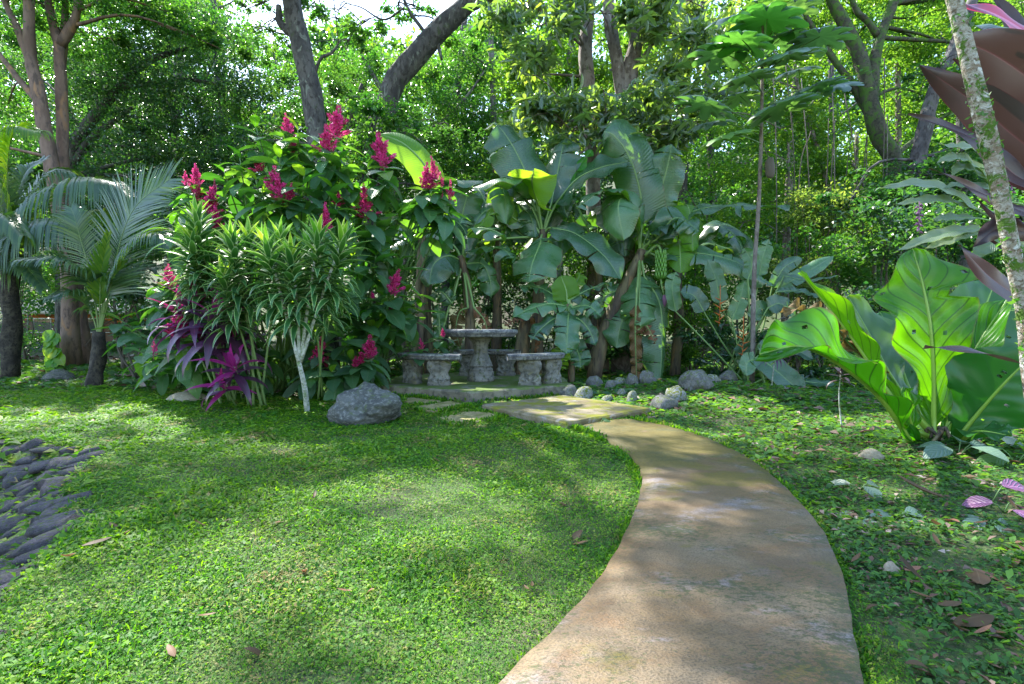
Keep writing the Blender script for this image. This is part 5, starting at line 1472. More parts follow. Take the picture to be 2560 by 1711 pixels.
# ------------------------------------------------------------------ palms
def frond(root, P, Lmax, mat='palm', n=46, start=0.24, droop=0.55, ang=58, seed=0, wid=0.05, face=(0, -.4, 1), vee=0.25, r=0.016):
    rr = random.Random(seed)
    pt = spline(P, 40)
    mb = tube(MB(), pt, taper(r, r * .2, 40), 6, cap=False)
    o = obj('frond', mb.mesh('frond', M['palm_stalk'], origin=root.location), root)
    V, Q, rn = [], [], []
    f = Vector(face)
    for k in range(n):
        t = start + (1 - start) * (k + .5) / n
        i = min(int(t * 39), 38)
        p = pt[i].lerp(pt[i + 1], t * 39 - i)
        T = (pt[i + 1] - pt[i]).normalized()
        side = T.cross(f).normalized()
        up = side.cross(T).normalized()
        u = (t - start) / (1 - start)
        L = Lmax * (0.55 + 0.45 * math.sin(math.pi * min(1, u * 1.1 + .12))) * (1 - .35 * u ** 3) * rr.uniform(.9, 1.05)
        a = R(ang) * (1 - .45 * u)
        for sg in (-1, 1):
            d = (T * math.cos(a) + side * sg * math.sin(a) + up * vee + Vector((rr.uniform(-.06, .06), rr.uniform(-.06, .06), rr.uniform(-.06, .06)))).normalized()
            q = p.copy()
            b0 = len(V)
            hw = d.cross(up).normalized() * wid / 2
            c0 = rr.random()
            segs = 4
            for j in range(segs + 1):
                w_ = (0.55, 1.0, .9, .6, .06)[j]
                V += [tuple(q - hw * w_), tuple(q + hw * w_)]
                rn += [c0, c0]
                q = q + d * L / segs
                d = (d + Vector((0, 0, -droop * (.35 + .3 * j)))).normalized()
            for j in range(segs):
                Q.append((b0 + 2 * j, b0 + 2 * j + 1, b0 + 2 * j + 3, b0 + 2 * j + 2))
    V = np.array(V) - np.array(root.location)[None]
    o2 = obj('leaflets', quad_mesh('leaflets', V, np.array(Q), M[mat], np.array(rn), smooth=True), o)
    o2['kind'] = 'stuff'
    return o

def palm(label, base, crown, r0, r1, fronds, seed, group='palms at the wood edge'):
    t = thing('palm', label, 'palm', base, group)
    P = spline([base, Vector(base).lerp(crown, .5) + Vector((.03, 0, 0)), crown], 12)
    P[0] = P[0] - Vector((0, 0, .1))
    obj('trunk', tube(MB(), P, taper(r0, r1, 12), 12, .3, seed).mesh('trunk', M['palm_trunk'], origin=base), t)
    for i, (pp, L, kw) in enumerate(fronds):
        k2 = dict(seed=seed * 31 + i); k2.update(kw)
        frond(t, [Vector(crown) - Vector((0, 0, .12)), Vector(crown).lerp(pp[0], .5) + Vector((0, 0, .02))] + pp, L, **k2)
    return t
b = on_ground(232, 968)
Y = b.y
palm('young coconut palm with a short dark trunk at the lawn edge', b, at(248, 830, Y), .14, .10, [
    (pts(Y, (276, 720), (305, 590), (345, 510), (425, 448)), 1.35, dict(face=(-.4, -1, .2), droop=.10, n=84, vee=.02, ang=70, wid=.034, start=.34)),
    (pts([Y, Y - .2, Y - .3, Y - .4], (262, 720), (285, 690), (305, 665), (318, 655)), .30, dict(mat='palm_bright', droop=.1, n=26, ang=24, face=(0, -1, .3), start=.35)),
    (pts([Y, Y - .2, Y - .5, Y - .8], (232, 720), (210, 690), (150, 650), (60, 650)), .75, dict(face=(0, -.5, 1), droop=.9, n=60, wid=.034, start=.42)),
    (pts([Y, Y, Y, Y + .2], (232, 700), (205, 610), (190, 555), (178, 520)), .50, dict(face=(.4, -1, .3), droop=.2, n=44, wid=.022, start=.45)),
    (pts([Y, Y - .3, Y - .6], (270, 720), (330, 620), (395, 585), (450, 640)), .75, dict(face=(.2, -.5, 1), droop=1.0, n=60, wid=.034, start=.42)),
    (pts([Y, Y + .4, Y + .6], (280, 740), (340, 680), (400, 665)), .6, dict(face=(.1, -.5, 1), droop=1.0, n=50, wid=.03, start=.45)),
    (pts([Y, Y - .3, Y - .6], (220, 770), (180, 730), (120, 745)), .5, dict(face=(0, -.5, 1), droop=1.0, n=40, wid=.03, start=.45)),
    (pts([Y, Y, Y], (252, 700), (262, 640), (272, 590)), .42, dict(mat='palm_bright', face=(0, -1, .2), droop=.08, n=34, ang=38)),
], 1)
# the bigger palm whose arching fronds sweep in from the left
cr = at(22, 600, 11.0)
palm('taller palm with long arching fronds, on a thick dark fibrous trunk', groundpt(22, 11.0), cr, .165, .15, [
    (pts([11, 10.6, 10.3, 10.1, 9.9], (60, 560), (130, 490), (210, 452), (280, 455), (325, 490)), 1.5, dict(droop=2.0, n=96, face=(0, -.3, 1), vee=.1, wid=.045)),
    (pts([11, 10.5, 10.1, 9.8, 9.7], (55, 620), (70, 585), (130, 550), (190, 555), (232, 590)), 1.45, dict(droop=2.6, n=88, face=(0, -.3, 1), vee=.05, wid=.045)),
    (pts([11, 10.9, 10.8, 10.7], (100, 560), (210, 545), (300, 525), (372, 545)), 1.2, dict(mat='palm_bright', droop=1.8, n=84, face=(0, -.2, 1), wid=.045)),
    (pts([11, 11.2, 11.4], (50, 540), (110, 450), (160, 432), (200, 450)), 1.1, dict(droop=1.6, n=70)),
    (pts([11, 10.8, 10.6, 10.4], (20, 520), (20, 400), (40, 325), (100, 330)), 1.1, dict(droop=1.5, n=70, mat='palm_bright', face=(0, -.5, 1))),
    (pts([11, 10.7, 10.4], (10, 580), (-40, 540), (-120, 560)), .8, dict(droop=.5, n=50)),
    (pts([11, 10.4, 9.8, 9.4], (10, 590), (-10, 545), (20, 540), (60, 590)), 1.2, dict(droop=2.2, n=66, face=(.2, -.2, 1))),
    (pts([11, 11.2, 11.5], (30, 540), (60, 440), (110, 400)), .6, dict(droop=.35, n=46)),
    (pts([11, 10.6, 10.3], (30, 640), (60, 660), (110, 720)), .7, dict(droop=1.0, n=56)),
    (pts([11, 10.9, 10.8], (10, 540), (-30, 430), (-90, 370)), .7, dict(droop=.5, n=46)),
    (pts([11, 11, 11], (0, 620), (-40, 640), (-90, 720)), .6, dict(droop=.5, n=36)),
], 2)
# leafy vine at the foot of the reddish tree
M['vine'] = leafmat('bright_vine_leaf', (0.10, 0.26, 0.015), (0.42, 0.66, 0.02), .5, .35, .5, var=.2, mid_c=(.3, .42, .1))
HL = simple_leaf(1.0, .8, 'vine', 'leaf', .7, .2)
vb = groundpt(148, 13.4)
vn = thing('climbing_vine', 'bright yellow-green vine leaves climbing the reddish trunk foot', 'vine', vb)
obj('stem', tube(MB(), spline([vb, at(146, 860, 13.5), at(140, 820, 13.5)], 8), taper(.02, .01, 8), 6).mesh('stem', M['stem_green'], origin=vb), vn)
rr = random.Random(8)
for k in range(14):
    p = at(146 + rr.uniform(-14, 10), 830 + k * 5.5, 13.4)
    s = rr.uniform(.25, .42)
    obj('leaf', HL, vn, Matrix.Translation(p - vb) @ frame((rr.uniform(-1, .6), -.4, -.5), (rr.uniform(-.2, .4), -1, .5)) @ Matrix.Diagonal((s, s, s, 1)))

# ------------------------------------------------------------------ red cloak shrubs
CL = [simple_leaf(1.0, w_, mt, 'leaf', b_, f_) for (w_, mt, b_, f_) in ((.50, 'cloak', .7, .2), (.46, 'cloak', 1.1, .12), (.54, 'cloak', .45, .25))]
CY = [simple_leaf(1.0, .40, 'cloak_young', 'leaf', .5, .35), simple_leaf(1.0, .44, 'cloak_young', 'leaf', .8, .2)]

def flower_mesh(seed, spikes=11):
    """panicle of overlapping crimson bracts, unit height"""
    g = np.random.default_rng(seed)
    C, D = [], []
    for s in range(spikes):
        z0 = 0.02 + 0.62 * (s / spikes)
        a = s * 2.4 + g.uniform(-.3, .3)
        tilt = 0.75 * (1 - s / spikes) + .12
        d = np.array([math.cos(a) * math.sin(tilt), math.sin(a) * math.sin(tilt), math.cos(tilt)])
        ln = 0.36 * (1 - 0.3 * s / spikes) * g.uniform(.8, 1.15)
        if s == spikes - 1: d, ln, z0 = np.array([0, 0, 1.]), .42, .58
        nb = 24
        for k in range(nb):
            t = k / (nb - 1)
            ph = k * 1.57 + (k // 2) * .5
            c = np.array([0, 0, z0]) + d * ln * t
            e1 = np.cross(d, [0.3, 0.9, 0.1]); e1 /= np.linalg.norm(e1); e2 = np.cross(d, e1)
            o_ = e1 * math.cos(ph) + e2 * math.sin(ph)
            rad = .05 * (1 - .75 * t) + .008
            for w in range(2):
                ph2 = ph + w * 3.14
                o_ = e1 * math.cos(ph2) + e2 * math.sin(ph2)
                C.append(c + o_ * rad * .5); D.append(o_ * .75 * (1 - .5 * t) + d * .8)
    C, D = np.array(C), np.array(D); n = len(C)
    D /= np.linalg.norm(D, axis=1)[:, None]
    up = g.normal(size=(n, 3)); S = np.cross(D, up); S /= np.linalg.norm(S, axis=1)[:, None]
    l = g.uniform(.06, .10, n)[:, None]; w_ = g.uniform(.032, .048, n)[:, None]
    V = np.stack([C, C + D * l * .5 + S * w_ * .5, C + D * l, C + D * l * .5 - S * w_ * .5], 1).reshape(-1, 3)
    return quad_mesh('flower_head', V, np.arange(n * 4).reshape(n, 4), M['flower'], np.repeat(g.random(n), 4))
FLM = [flower_mesh(k, (8, 15, 11, 18, 9, 13, 16)[k]) for k in range(7)]

def cloak_shrub(label, foot, tips, flowers, seed, bare=0):
    rr = random.Random(seed)
    b = Vector(foot)
    t = thing('red_cloak_shrub', label, 'shrub', b, 'red-flowered shrubs beside the table')
    heads = [(at(px, py + h * .5, Yf), ('f', h, wd)) for (px, py, h, wd, Yf) in flowers] + [(at(px, py, Yf), None) for (px, py, Yf) in tips]
    for i, (p, fl) in enumerate(heads):
        f0 = b + Vector((rr.uniform(-.35, .35), rr.uniform(-.25, .25), 0))
        mid = f0.lerp(p, .5) + Vector((rr.uniform(-.1, .1), rr.uniform(-.1, .1), .15))
        P = spline([f0, mid, p], 12)
        obj('stem', tube(MB(), P, taper(.022, .008, 12), 6).mesh('stem', M['stem_green'], origin=b), t)
        ax = (P[-1] - P[-3]).normalized()
        ax = (ax + Vector((0, -.1, .8))).normalized()
        a0 = rr.uniform(0, 3.14)
        small = fl is not None and fl[1] < 40
        nn = 3 if small else 5
        for k in range(nn):
            c = p - ax * (.03 + .085 * k) if fl or k else p
            for q in range(2):
                a = a0 + k * 1.571 + q * 3.1416 + rr.uniform(-.25, .25)
                el = (0.75 - .30 * k if not fl else .25 - .22 * k) + rr.uniform(-.15, .15)
                d = Vector((math.cos(a) * math.cos(el), math.sin(a) * math.cos(el), math.sin(el)))
                young = (k == 0 and not fl) or (fl and rr.random() < .12)
                s = (rr.uniform(.24, .34) if k == 0 else rr.uniform(.38, .58)) * (.75 if small else 1)
                me = (CY if young else CL)[rr.randrange(2 if young else 3)]
                obj('leaf', me, t, Matrix.Translation(c - b) @ frame(d, (rr.uniform(-.25, .25), rr.uniform(-.45, .05), 1)) @ Matrix.Diagonal((s, s, s, 1)))
        if fl:
            hgt = m_of(fl[1], p.y); wd = m_of(fl[2], p.y)
            obj('flower_head', FLM[rr.randrange(7)], t, Matrix.Translation(p - b - Vector((0, 0, hgt * .04))) @ Matrix.Rotation(rr.uniform(-.22, .22), 4, 'Y') @ Matrix.Rotation(rr.uniform(-.15, .15), 4, 'X') @ Matrix.Rotation(rr.uniform(0, 6), 4, 'Z') @ Matrix.Diagonal((wd / .44, wd / .44, hgt * 1.08, 1)))
    return t

def rand_tips(n, x0, x1, y0, y1, Y0, Y1, seed, keep=lambda x, y: True):
    rr = random.Random(seed)
    o_ = []
    while len(o_) < n:
        x, y = rr.uniform(x0, x1), rr.uniform(y0, y1)
        if keep(x, y): o_.append((x, y, rr.uniform(Y0, Y1)))
    return o_

cloak_shrub('tallest red-flowered shrub with crimson panicles above big dark leaves', on_ground(735, 975),
    [(640, 318, 8.2), (745, 325, 8.0), (600, 395, 8.0), (700, 395, 7.8), (780, 370, 8.2), (850, 400, 8.0), (560, 430, 8.2), (640, 450, 7.6), (760, 440, 7.5), (830, 470, 7.8), (880, 440, 8.2)] +
    rand_tips(13, 560, 880, 470, 860, 7.6, 8.8, 3),
    [(838, 308, 78, 58, 8.0), (818, 355, 62, 46, 7.9), (722, 312, 52, 26, 8.2), (730, 362, 40, 20, 8.1), (680, 450, 62, 44, 7.5), (700, 472, 64, 46, 7.45), (720, 480, 40, 24, 7.5), (815, 548, 68, 30, 7.4), (650, 412, 36, 36, 8.2), (845, 500, 32, 26, 7.9), (790, 885, 56, 34, 7.7), (808, 858, 30, 16, 7.7), (818, 906, 26, 22, 7.8), (805, 420, 20, 14, 8.4)], 11)
cloak_shrub('red-flowered shrub leaning out over the bench end, crimson heads on long stems', on_ground(905, 965),
    [(920, 420, 8.4), (900, 560, 8.2), (960, 560, 8.4), (1000, 520, 8.6), (1090, 540, 8.4), (940, 640, 8.0), (1000, 650, 8.4), (880, 640, 8.0), (860, 720, 7.8), (960, 740, 8.2), (1020, 730, 8.6), (900, 790, 7.9), (850, 830, 7.7), (930, 820, 8.0), (880, 900, 7.7), (830, 930, 7.4), (1000, 800, 8.6), (1050, 770, 8.9)] +
    rand_tips(7, 850, 1010, 560, 930, 8.0, 8.8, 7),
    [(962, 376, 84, 60, 8.2), (915, 516, 58, 50, 8.0), (912, 478, 36, 22, 8.0), (1060, 442, 60, 32, 8.3), (1078, 450, 46, 34, 8.3), (1092, 425, 56, 22, 8.35), (1108, 452, 30, 14, 8.3), (1124, 485, 58, 24, 8.3), (1104, 500, 34, 12, 8.3), (980, 706, 62, 44, 7.9), (925, 870, 56, 42, 7.6), (978, 775, 24, 20, 8.1), (888, 905, 26, 22, 7.6), (905, 898, 22, 20, 7.6), (1108, 833, 22, 12, 8.2), (1057, 860, 26, 13, 8.1), (932, 738, 18, 10, 7.8)], 12)
cloak_shrub('red-flowered shrub half hidden behind the dracaenas and purple ti plants', on_ground(505, 968),
    [(480, 530, 8.3), (560, 520, 8.2), (430, 560, 8.2), (410, 720, 7.8), (450, 740, 7.6), (560, 700, 8.4), (420, 800, 7.6), (500, 860, 7.4), (470, 880, 7.3), (390, 900, 7.8), (350, 880, 8.4), (330, 830, 8.8), (300, 800, 9.2), (600, 880, 8.2), (660, 900, 8.2)] +
    rand_tips(8, 380, 660, 640, 930, 7.8, 8.8, 9),
    [(468, 448, 34, 20, 8.0), (493, 440, 50, 24, 8.0), (486, 478, 46, 36, 7.9), (520, 505, 62, 40, 7.8), (536, 476, 52, 18, 7.9), (540, 545, 54, 34, 7.7), (418, 680, 34, 20, 7.6), (436, 696, 42, 36, 7.5), (455, 815, 66, 52, 7.0), (393, 872, 32, 20, 7.4), (392, 740, 24, 10, 7.6), (530, 660, 36, 26, 8.0)], 13)

# ------------------------------------------------------------------ pale-edged dracaenas
def strap_leaf(mat, bend, fold, W=.17, n=7):
    V, UV, Fc = [], [], []
    y = z = 0.0
    for i in range(n + 1):
        t = i / n
        w_ = W / 2 * min(1, .45 + t * 2.0) * min(1, max(.02, (1 - t) / .55)) ** .8
        th = bend * t * t * 1.2
        if i: y += math.cos(th) / n; z -= math.sin(th) / n
        for s in (-1, 0, 1):
            V.append((s * w_ * math.cos(fold), y, z + abs(s) * w_ * math.sin(fold)))
            UV.append((t, .5 + .5 * s))
    for i in range(n):
        for k in range(2):
            Fc.append((i * 3 + k, i * 3 + k + 1, (i + 1) * 3 + k + 1, (i + 1) * 3 + k))
    return MB().add(V, Fc, UV).mesh('leaf', M[mat])
DL = [strap_leaf('drac', b_, .35, .19) for b_ in (.3, .55, .85)]
DY = [strap_leaf('drac_young', b_, .45, .22) for b_ in (.2, .4)]

def rosette(t, top, n, Lm, spread, seed, old, young, nyoung=9, length=.45, tilt=(0, 0, 1), droop=0.55):
    """leaves spiralling down a cane from its tip"""
    rr = random.Random(seed)
    ax = Vector(tilt).normalized()
    e1 = ax.cross(Vector((.3, 1, 0))).normalized(); e2 = ax.cross(e1)
    for k in range(n):
        u = k / (n - 1)
        a = k * 2.399 + rr.uniform(-.15, .15)
        el = R(84) * (1 - u ** .5) - R(12) * u + rr.uniform(-.12, .12)
        rad = e1 * math.cos(a) + e2 * math.sin(a)
        d = rad * math.cos(el) + ax * math.sin(el)
        y_ = k < nyoung
        s = Lm * (.62 + .38 * min(1, u * 4)) * rr.uniform(.85, 1.12)
        me = young[rr.randrange(len(young))] if y_ else old[min(len(old) - 1, int(u * len(old) + rr.uniform(0, .6)))]
        c = Vector(top) - ax * length * u
        obj('leaf', me, t, Matrix.Translation(c - t.location) @ frame(d, ax + rad * .2) @ Matrix.Diagonal((s, s, s, 1)))

def cane_plant(name, label, cat, foot, heads, old, young, group, cane_mat, n=46, Lm=.42, seed=0, r0=.03, length=.5, fork=None, nyoung=9):
    b = Vector(foot)
    t = thing(name, label, cat, b, group)
    rr = random.Random(seed)
    fk = Vector(fork) if fork is not None else None
    if fk is not None:
        obj('cane', tube(MB(), spline([b - Vector((0, 0, .05)), b.lerp(fk, .5) + Vector((.02, 0, 0)), fk], 10), taper(r0 * 1.15, r0 * .95, 10), 10, .2, seed).mesh('cane', M[cane_mat], origin=b), t)
    for i, h in enumerate(heads):
        top = Vector(h[0]); sc_ = h[1] if len(h) > 1 else 1.0
        f0 = (fk + Vector((rr.uniform(-.02, .02), rr.uniform(-.02, .02), 0))) if fk is not None else b + Vector((rr.uniform(-.10, .10), rr.uniform(-.08, .08), -.03))
        mid = f0.lerp(top, .55) + Vector((rr.uniform(-.06, .06), rr.uniform(-.05, .05), 0))
        mid.x = f0.x + (top.x - f0.x) * .72
        mid.x = f0.x * .45 + top.x * .55
        obj('cane', tube(MB(), spline([f0, mid, top], 12), taper(r0 * .8, r0 * .45, 12), 8, .15, seed + i).mesh('cane', M[cane_mat], origin=b), t)
        tl = (top - mid).normalized() + Vector((0, 0, .8))
        rosette(t, top, int(n * sc_), Lm * (0.75 + .25 * sc_), 1, seed * 17 + i, old, young, nyoung=nyoung, length=length * sc_, tilt=tl)
    return t
g1 = 'pale-edged dracaenas in front of the red-flowered shrubs'
cane_plant('dracaena', 'dracaena with a whitewashed forking cane and bright pale-edged rosettes', 'dracaena', on_ground(768, 1030),
           [(at(728, 640, 6.1),), (at(795, 590, 6.2), .9), (at(856, 600, 6.3), .9), (at(668, 615, 6.2), .9)], DL, DY, g1, 'cane_white', 72, .46, 5, .030, .85, fork=at(748, 905, 6.25))
cane_plant('dracaena', 'dense dracaena on thin pale canes beside the whitewashed one', 'dracaena', on_ground(650, 1020),
           [(at(580, 600, 6.4),), (at(622, 598, 6.6), .95), (at(700, 590, 6.7), .8), (at(560, 690, 6.4), .75)], DL, DY, g1, 'cane_green', 74, .46, 6, .022, .90)
cane_plant('dracaena', 'dracaena with the tallest drooping rosettes, above the purple ti plants', 'dracaena', on_ground(590, 1005),
           [(at(492, 545, 6.9),), (at(478, 600, 6.8),), (at(520, 640, 6.9), .8)], DL, DY, g1, 'cane_green', 88, .48, 7, .022, .95)
cane_plant('dracaena', 'slender dracaena between the red-flowered shrub and the white cane', 'dracaena', on_ground(812, 1000),
           [(at(772, 610, 6.9), .8), (at(820, 690, 6.9), .8)], DL, DY, g1, 'cane_green', 80, .44, 8, .022, .85)

# ------------------------------------------------------------------ purple ti plants
TL = [strap_leaf('ti', b_, .25, .20) for b_ in (.4, .7, 1.1)]
TP = [strap_leaf('ti_pink', b_, .3, .20) for b_ in (.3, .6)]
g2 = 'purple ti plants below the dracaenas'
cane_plant('ti_plant', 'purple ti plant with spreading glossy violet leaves beside a crimson head', 'ti plant', on_ground(560, 1012),
           [(at(540, 790, 6.7), 1.1), (at(488, 760, 6.9),), (at(455, 780, 7.1), .9)], TL, TP, g2, 'cane_green', 20, .66, 21, .018, .3, nyoung=5)
cane_plant('ti_plant', 'low ti plant with a vivid magenta top near the lawn edge', 'ti plant', on_ground(612, 1015),
           [(at(585, 915, 6.5), .9), (at(560, 960, 6.5), .6)], TL, TP, g2, 'cane_green', 16, .52, 22, .015, .22, nyoung=7)
cane_plant('ti_plant', 'dusky ti plant with drooping violet leaves between dracaena canes', 'ti plant', on_ground(585, 1000),
           [(at(585, 840, 6.9), .9), (at(610, 790, 7.0), .8), (at(500, 840, 6.9), .8)], TL, TP, g2, 'cane_green', 18, .60, 23, .015, .3, nyoung=2)

# ------------------------------------------------------------------ giant anthurium
b = on_ground(2338, 1128); b.z += .02
Y = b.y
an = thing('giant_anthurium', 'giant bird-nest anthurium with huge glowing green leaves at the path side', 'anthurium', b)
def aleaf(pp, W, face, mat, pet=None, **kw):
    k2 = dict(prof=prof_obov, nl=46, nw=10, holes=5, fold=.12, wave=.03, wn=3.5, tears=0, lobes=.08, seed=len(an.children))
    k2.update(kw)
    leaf_part(an, pp, W, mat, r=.022, petiole=[b + Vector((0, 0, 0.0)), b.lerp(pp[0], .55)], face=face, **k2)
aleaf(pts([Y, Y - .02, Y - .05, Y, Y + .05], (2334, 1075), (2333, 950), (2326, 820), (2308, 715), (2282, 622)), .84, (-.05, -1, .1), 'anth', seed=3, lobes=.15, wn=3.2, wave=.055, cut=(1, .66, .73, .45))
aleaf(pts([Y - .05, Y - .25, Y - .5, Y - .7, Y - .85], (2285, 1120), (2215, 1010), (2120, 925), (2010, 868), (1900, 885)), .62, (.55, -.5, .75), 'anth', seed=5, fold=.62, wave=.075, wn=3.4, lobes=.12)
aleaf(pts([Y, Y - .1, Y - .25, Y - .4], (2385, 1110), (2440, 1040), (2510, 960), (2590, 880)), .78, (-.5, -.8, .45), 'anth_dark', seed=7, fold=.25)
aleaf(pts([Y, Y + .05, Y + .1, Y + .15], (2365, 1080), (2395, 970), (2440, 870), (2520, 745)), .42, (-.9, -.5, .3), 'anth', seed=9, fold=.5, wave=.05)
aleaf(pts([Y, Y + .2, Y + .3, Y + .4], (2290, 1080), (2190, 930), (2105, 810), (2000, 680)), .42, (.8, -.4, .5), 'anth', seed=11, fold=.6, wave=.04)
aleaf(pts([Y, Y + .3, Y + .5, Y + .7], (2290, 1040), (2215, 920), (2170, 830), (2120, 740)), .70, (.3, -1, .5), 'anth_dark', seed=13)
aleaf(pts([Y + .1, Y + .4, Y + .6, Y + .8], (2300, 1040), (2260, 940), (2235, 850), (2200, 780)), .62, (.2, -1, .4), 'anth_dark', seed=14)
aleaf(pts([Y + .1, Y + .4, Y + .6, Y + .8], (2370, 1030), (2410, 900), (2450, 800), (2490, 700)), .75, (-.2, -1, .35), 'anth_dark', seed=15)
aleaf(pts([Y, Y - .1, Y - .2], (2300, 1130), (2275, 1050), (2265, 970)), .30, (.4, -1, .2), 'anth', seed=16)
aleaf(pts([Y - .05, Y - .3, Y - .5], (2380, 1120), (2440, 1080), (2530, 1090)), .40, (0, -.4, 1), 'anth_dark', seed=18)
aleaf(pts([Y + .3, Y + .4, Y + .5], (2270, 1010), (2160, 900), (2060, 800), (1960, 765)), .28, (.2, -.6, 1), 'banana_brown', seed=19, wave=.09, wn=6)
for k in range(7):
    rr = random.Random(k)
    p = b + Vector((rr.uniform(-.12, .12), rr.uniform(-.1, .1), -.03))
    obj('root', tube(MB(), spline([p, p + Vector((rr.uniform(-.1, .1), rr.uniform(-.1, .0), .12)), p + Vector((rr.uniform(-.2, .2), rr.uniform(-.2, 0), -.03))], 7), taper(.02, .012, 7), 6).mesh('root', M['pseudo'], origin=b), an)

# ------------------------------------------------------------------ foreground: mossy stem and dark red ti plant at the right edge
Y = 2.25
foot = Vector((2.62, 2.25, gz(2.62, 2.25)))
ms = thing('mossy_tree', 'thin leaning pale trunk with green moss rings crossing the dark red leaves', 'tree', foot)
P = spline([foot, at(2610, 1100, Y), at(2566, 800, Y), at(2530, 640, Y), at(2490, 430, Y), at(2440, 230, Y), at(2395, 40, Y), at(2370, -80, Y), at(2320, -400, Y), at(2260, -800, Y)], 40)
obj('trunk', tube(MB(), P, taper(.036, .026, 40), 14, .22, 2).mesh('trunk', M['bark_moss'], origin=foot), ms)
rr = random.Random(12)
mg = np.random.default_rng(12)
mC = []
for i in range(6, 26):
    if rr.random() < .55:
        for k in range(40):
            a = rr.uniform(0, 6.28)
            q = P[i].lerp(P[i + 1], rr.random()) + Vector((math.cos(a), math.sin(a), rr.uniform(-.3, .3))) * .034
            mC.append(tuple(q))
mC = np.array(mC); nM = len(mC)
d = mg.normal(size=(nM, 3)) * .012; e = mg.normal(size=(nM, 3)) * .006
V = np.stack([mC - e, mC + d * .5 + e, mC + d, mC + d * .5 - e], 1).reshape(-1, 3) - np.array(foot)[None]
o = obj('moss', quad_mesh('moss', V, np.arange(nM * 4).reshape(nM, 4), M['leaf_mid'], np.repeat(mg.random(nM), 4)), ms); o['kind'] = 'stuff'
tb = P[-8]
for k in range(6):
    a = k * 1.05
    e = tb + Vector((math.cos(a) * .6, math.sin(a) * .5, .5))
    obj('limb', tube(MB(), spline([tb, tb.lerp(e, .5) + Vector((0, 0, .1)), e], 6), taper(.018, .006, 6), 6).mesh('limb', M['bark_moss'], origin=foot), ms)
V, Q, rnd = cloud([((tb.x - .2, tb.y + .2, tb.z + .7), (.9, .9, .45), 150)], .12, .05, 991)
o = obj('crown', quad_mesh('crown', V - np.array(foot)[None], Q, M['leaf_mid'], rnd), ms); o['kind'] = 'stuff'

tf = Vector((3.35, 2.55, gz(3.35, 2.55)))
tr = thing('ti_plant', 'large dark red ti plant, maroon leaves hanging in over the path side', 'ti plant', tf)
hd = at(2790, 330, 2.55)
obj('cane', tube(MB(), spline([tf, tf.lerp(hd, .5) + Vector((.05, 0, 0)), hd], 14), taper(.03, .018, 14), 8, .2, 3).mesh('cane', M['bark_moss'], origin=tf), tr)
hd2 = at(2800, 700, 2.55)
obj('cane', tube(MB(), spline([tf + Vector((.05, .05, 0)), hd2], 8), taper(.025, .015, 8), 8, .2, 3).mesh('cane', M['bark_moss'], origin=tf), tr)
def tleaf(pp, W, face, mat, c=None, **kw):
    k2 = dict(prof=prof_lance, nl=34, nw=6, fold=.22, wave=.012, wn=2.0, droop=.2, tears=0, seed=len(tr.children)); k2.update(kw)
    c = c or hd
    o = leaf_part(tr, pp, W, mat, r=.006, rib=False, face=face, **k2)
    obj('leaf_stalk', tube(MB(), spline([c, c.lerp(pp[0], .5), pp[0] + (pp[1] - pp[0]) * .04], 6), taper(.012, .008, 6), 6).mesh('leaf_stalk', M['fruit_bud'], origin=tf), tr)
tleaf(pts([2.55, 2.50, 2.45, 2.40], (2740, 440), (2590, 380), (2440, 260), (2298, 162)), 0.230, (-.3, -1, -.5), 'ti_dark')
tleaf(pts([2.55, 2.45, 2.35, 2.30], (2720, 300), (2600, 215), (2490, 140), (2390, 95)), 0.299, (-.2, -1, -.5), 'ti_dark')
tleaf(pts([2.55, 2.50, 2.45, 2.40], (2720, 210), (2600, 110), (2500, 45), (2400, 5)), 0.196, (-.2, -1, .6), 'ti_red')
tleaf(pts([2.60, 2.60, 2.55, 2.50], (2720, 180), (2590, 90), (2500, 80), (2400, 55)), 0.207, (-.2, -1, .9), 'silver')
tleaf(pts([2.55, 2.50, 2.45, 2.40], (2720, 470), (2560, 450), (2440, 350), (2270, 285)), 0.138, (-.3, -1, .5), 'ti_dark')
tleaf(pts([2.55, 2.50, 2.45, 2.40], (2740, 520), (2600, 540), (2470, 490), (2325, 420)), 0.081, (-.3, -1, .5), 'ti_dark')
tleaf(pts([2.55, 2.50, 2.45], (2740, 760), (2600, 760), (2490, 705), (2398, 612)), 0.149, (-.3, -1, .4), 'ti_dark', c=hd2)
tleaf(pts([2.55, 2.55, 2.55], (2600, 590), (2500, 570), (2430, 620)), 0.115, (-.3, -1, .2), 'ti_dark', c=hd2)
tleaf(pts([2.55, 2.45, 2.35, 2.25], (2740, 1000), (2600, 930), (2450, 880), (2310, 868)), 0.040, (-.1, -.5, 1), 'ti_dark', c=hd2)
tleaf(pts([2.65, 2.70, 2.75], (2720, 420), (2600, 420), (2500, 330), (2440, 250)), 0.253, (-.2, -1, -.3), 'ti_dark')
tleaf(pts([2.75, 2.85, 2.95], (2760, 380), (2850, 250), (2950, 200)), 0.230, (.2, -1, .5), 'ti_dark')
tleaf(pts([2.45, 2.35, 2.25], (2760, 380), (2800, 300), (2900, 300)), 0.230, (.2, -1, .5), 'ti_dark')
tleaf(pts([2.55, 2.55, 2.55], (2760, 200), (2740, 60), (2700, -80)), .2, (-.5, -1, .2), 'ti_red')

for q, W in [([(2730, 560), (2620, 600), (2520, 560), (2440, 500)], .07), ([(2740, 640), (2640, 660), (2540, 640), (2470, 600)], .08), ([(2720, 360), (2600, 300), (2480, 200), (2380, 150)], .12), ([(2720, 260), (2620, 150), (2540, 60), (2470, -20)], .14)]:
    tleaf(pts([2.6, 2.65, 2.7, 2.75], *q), W, (-.3, -1, .4), 'ti_dark')
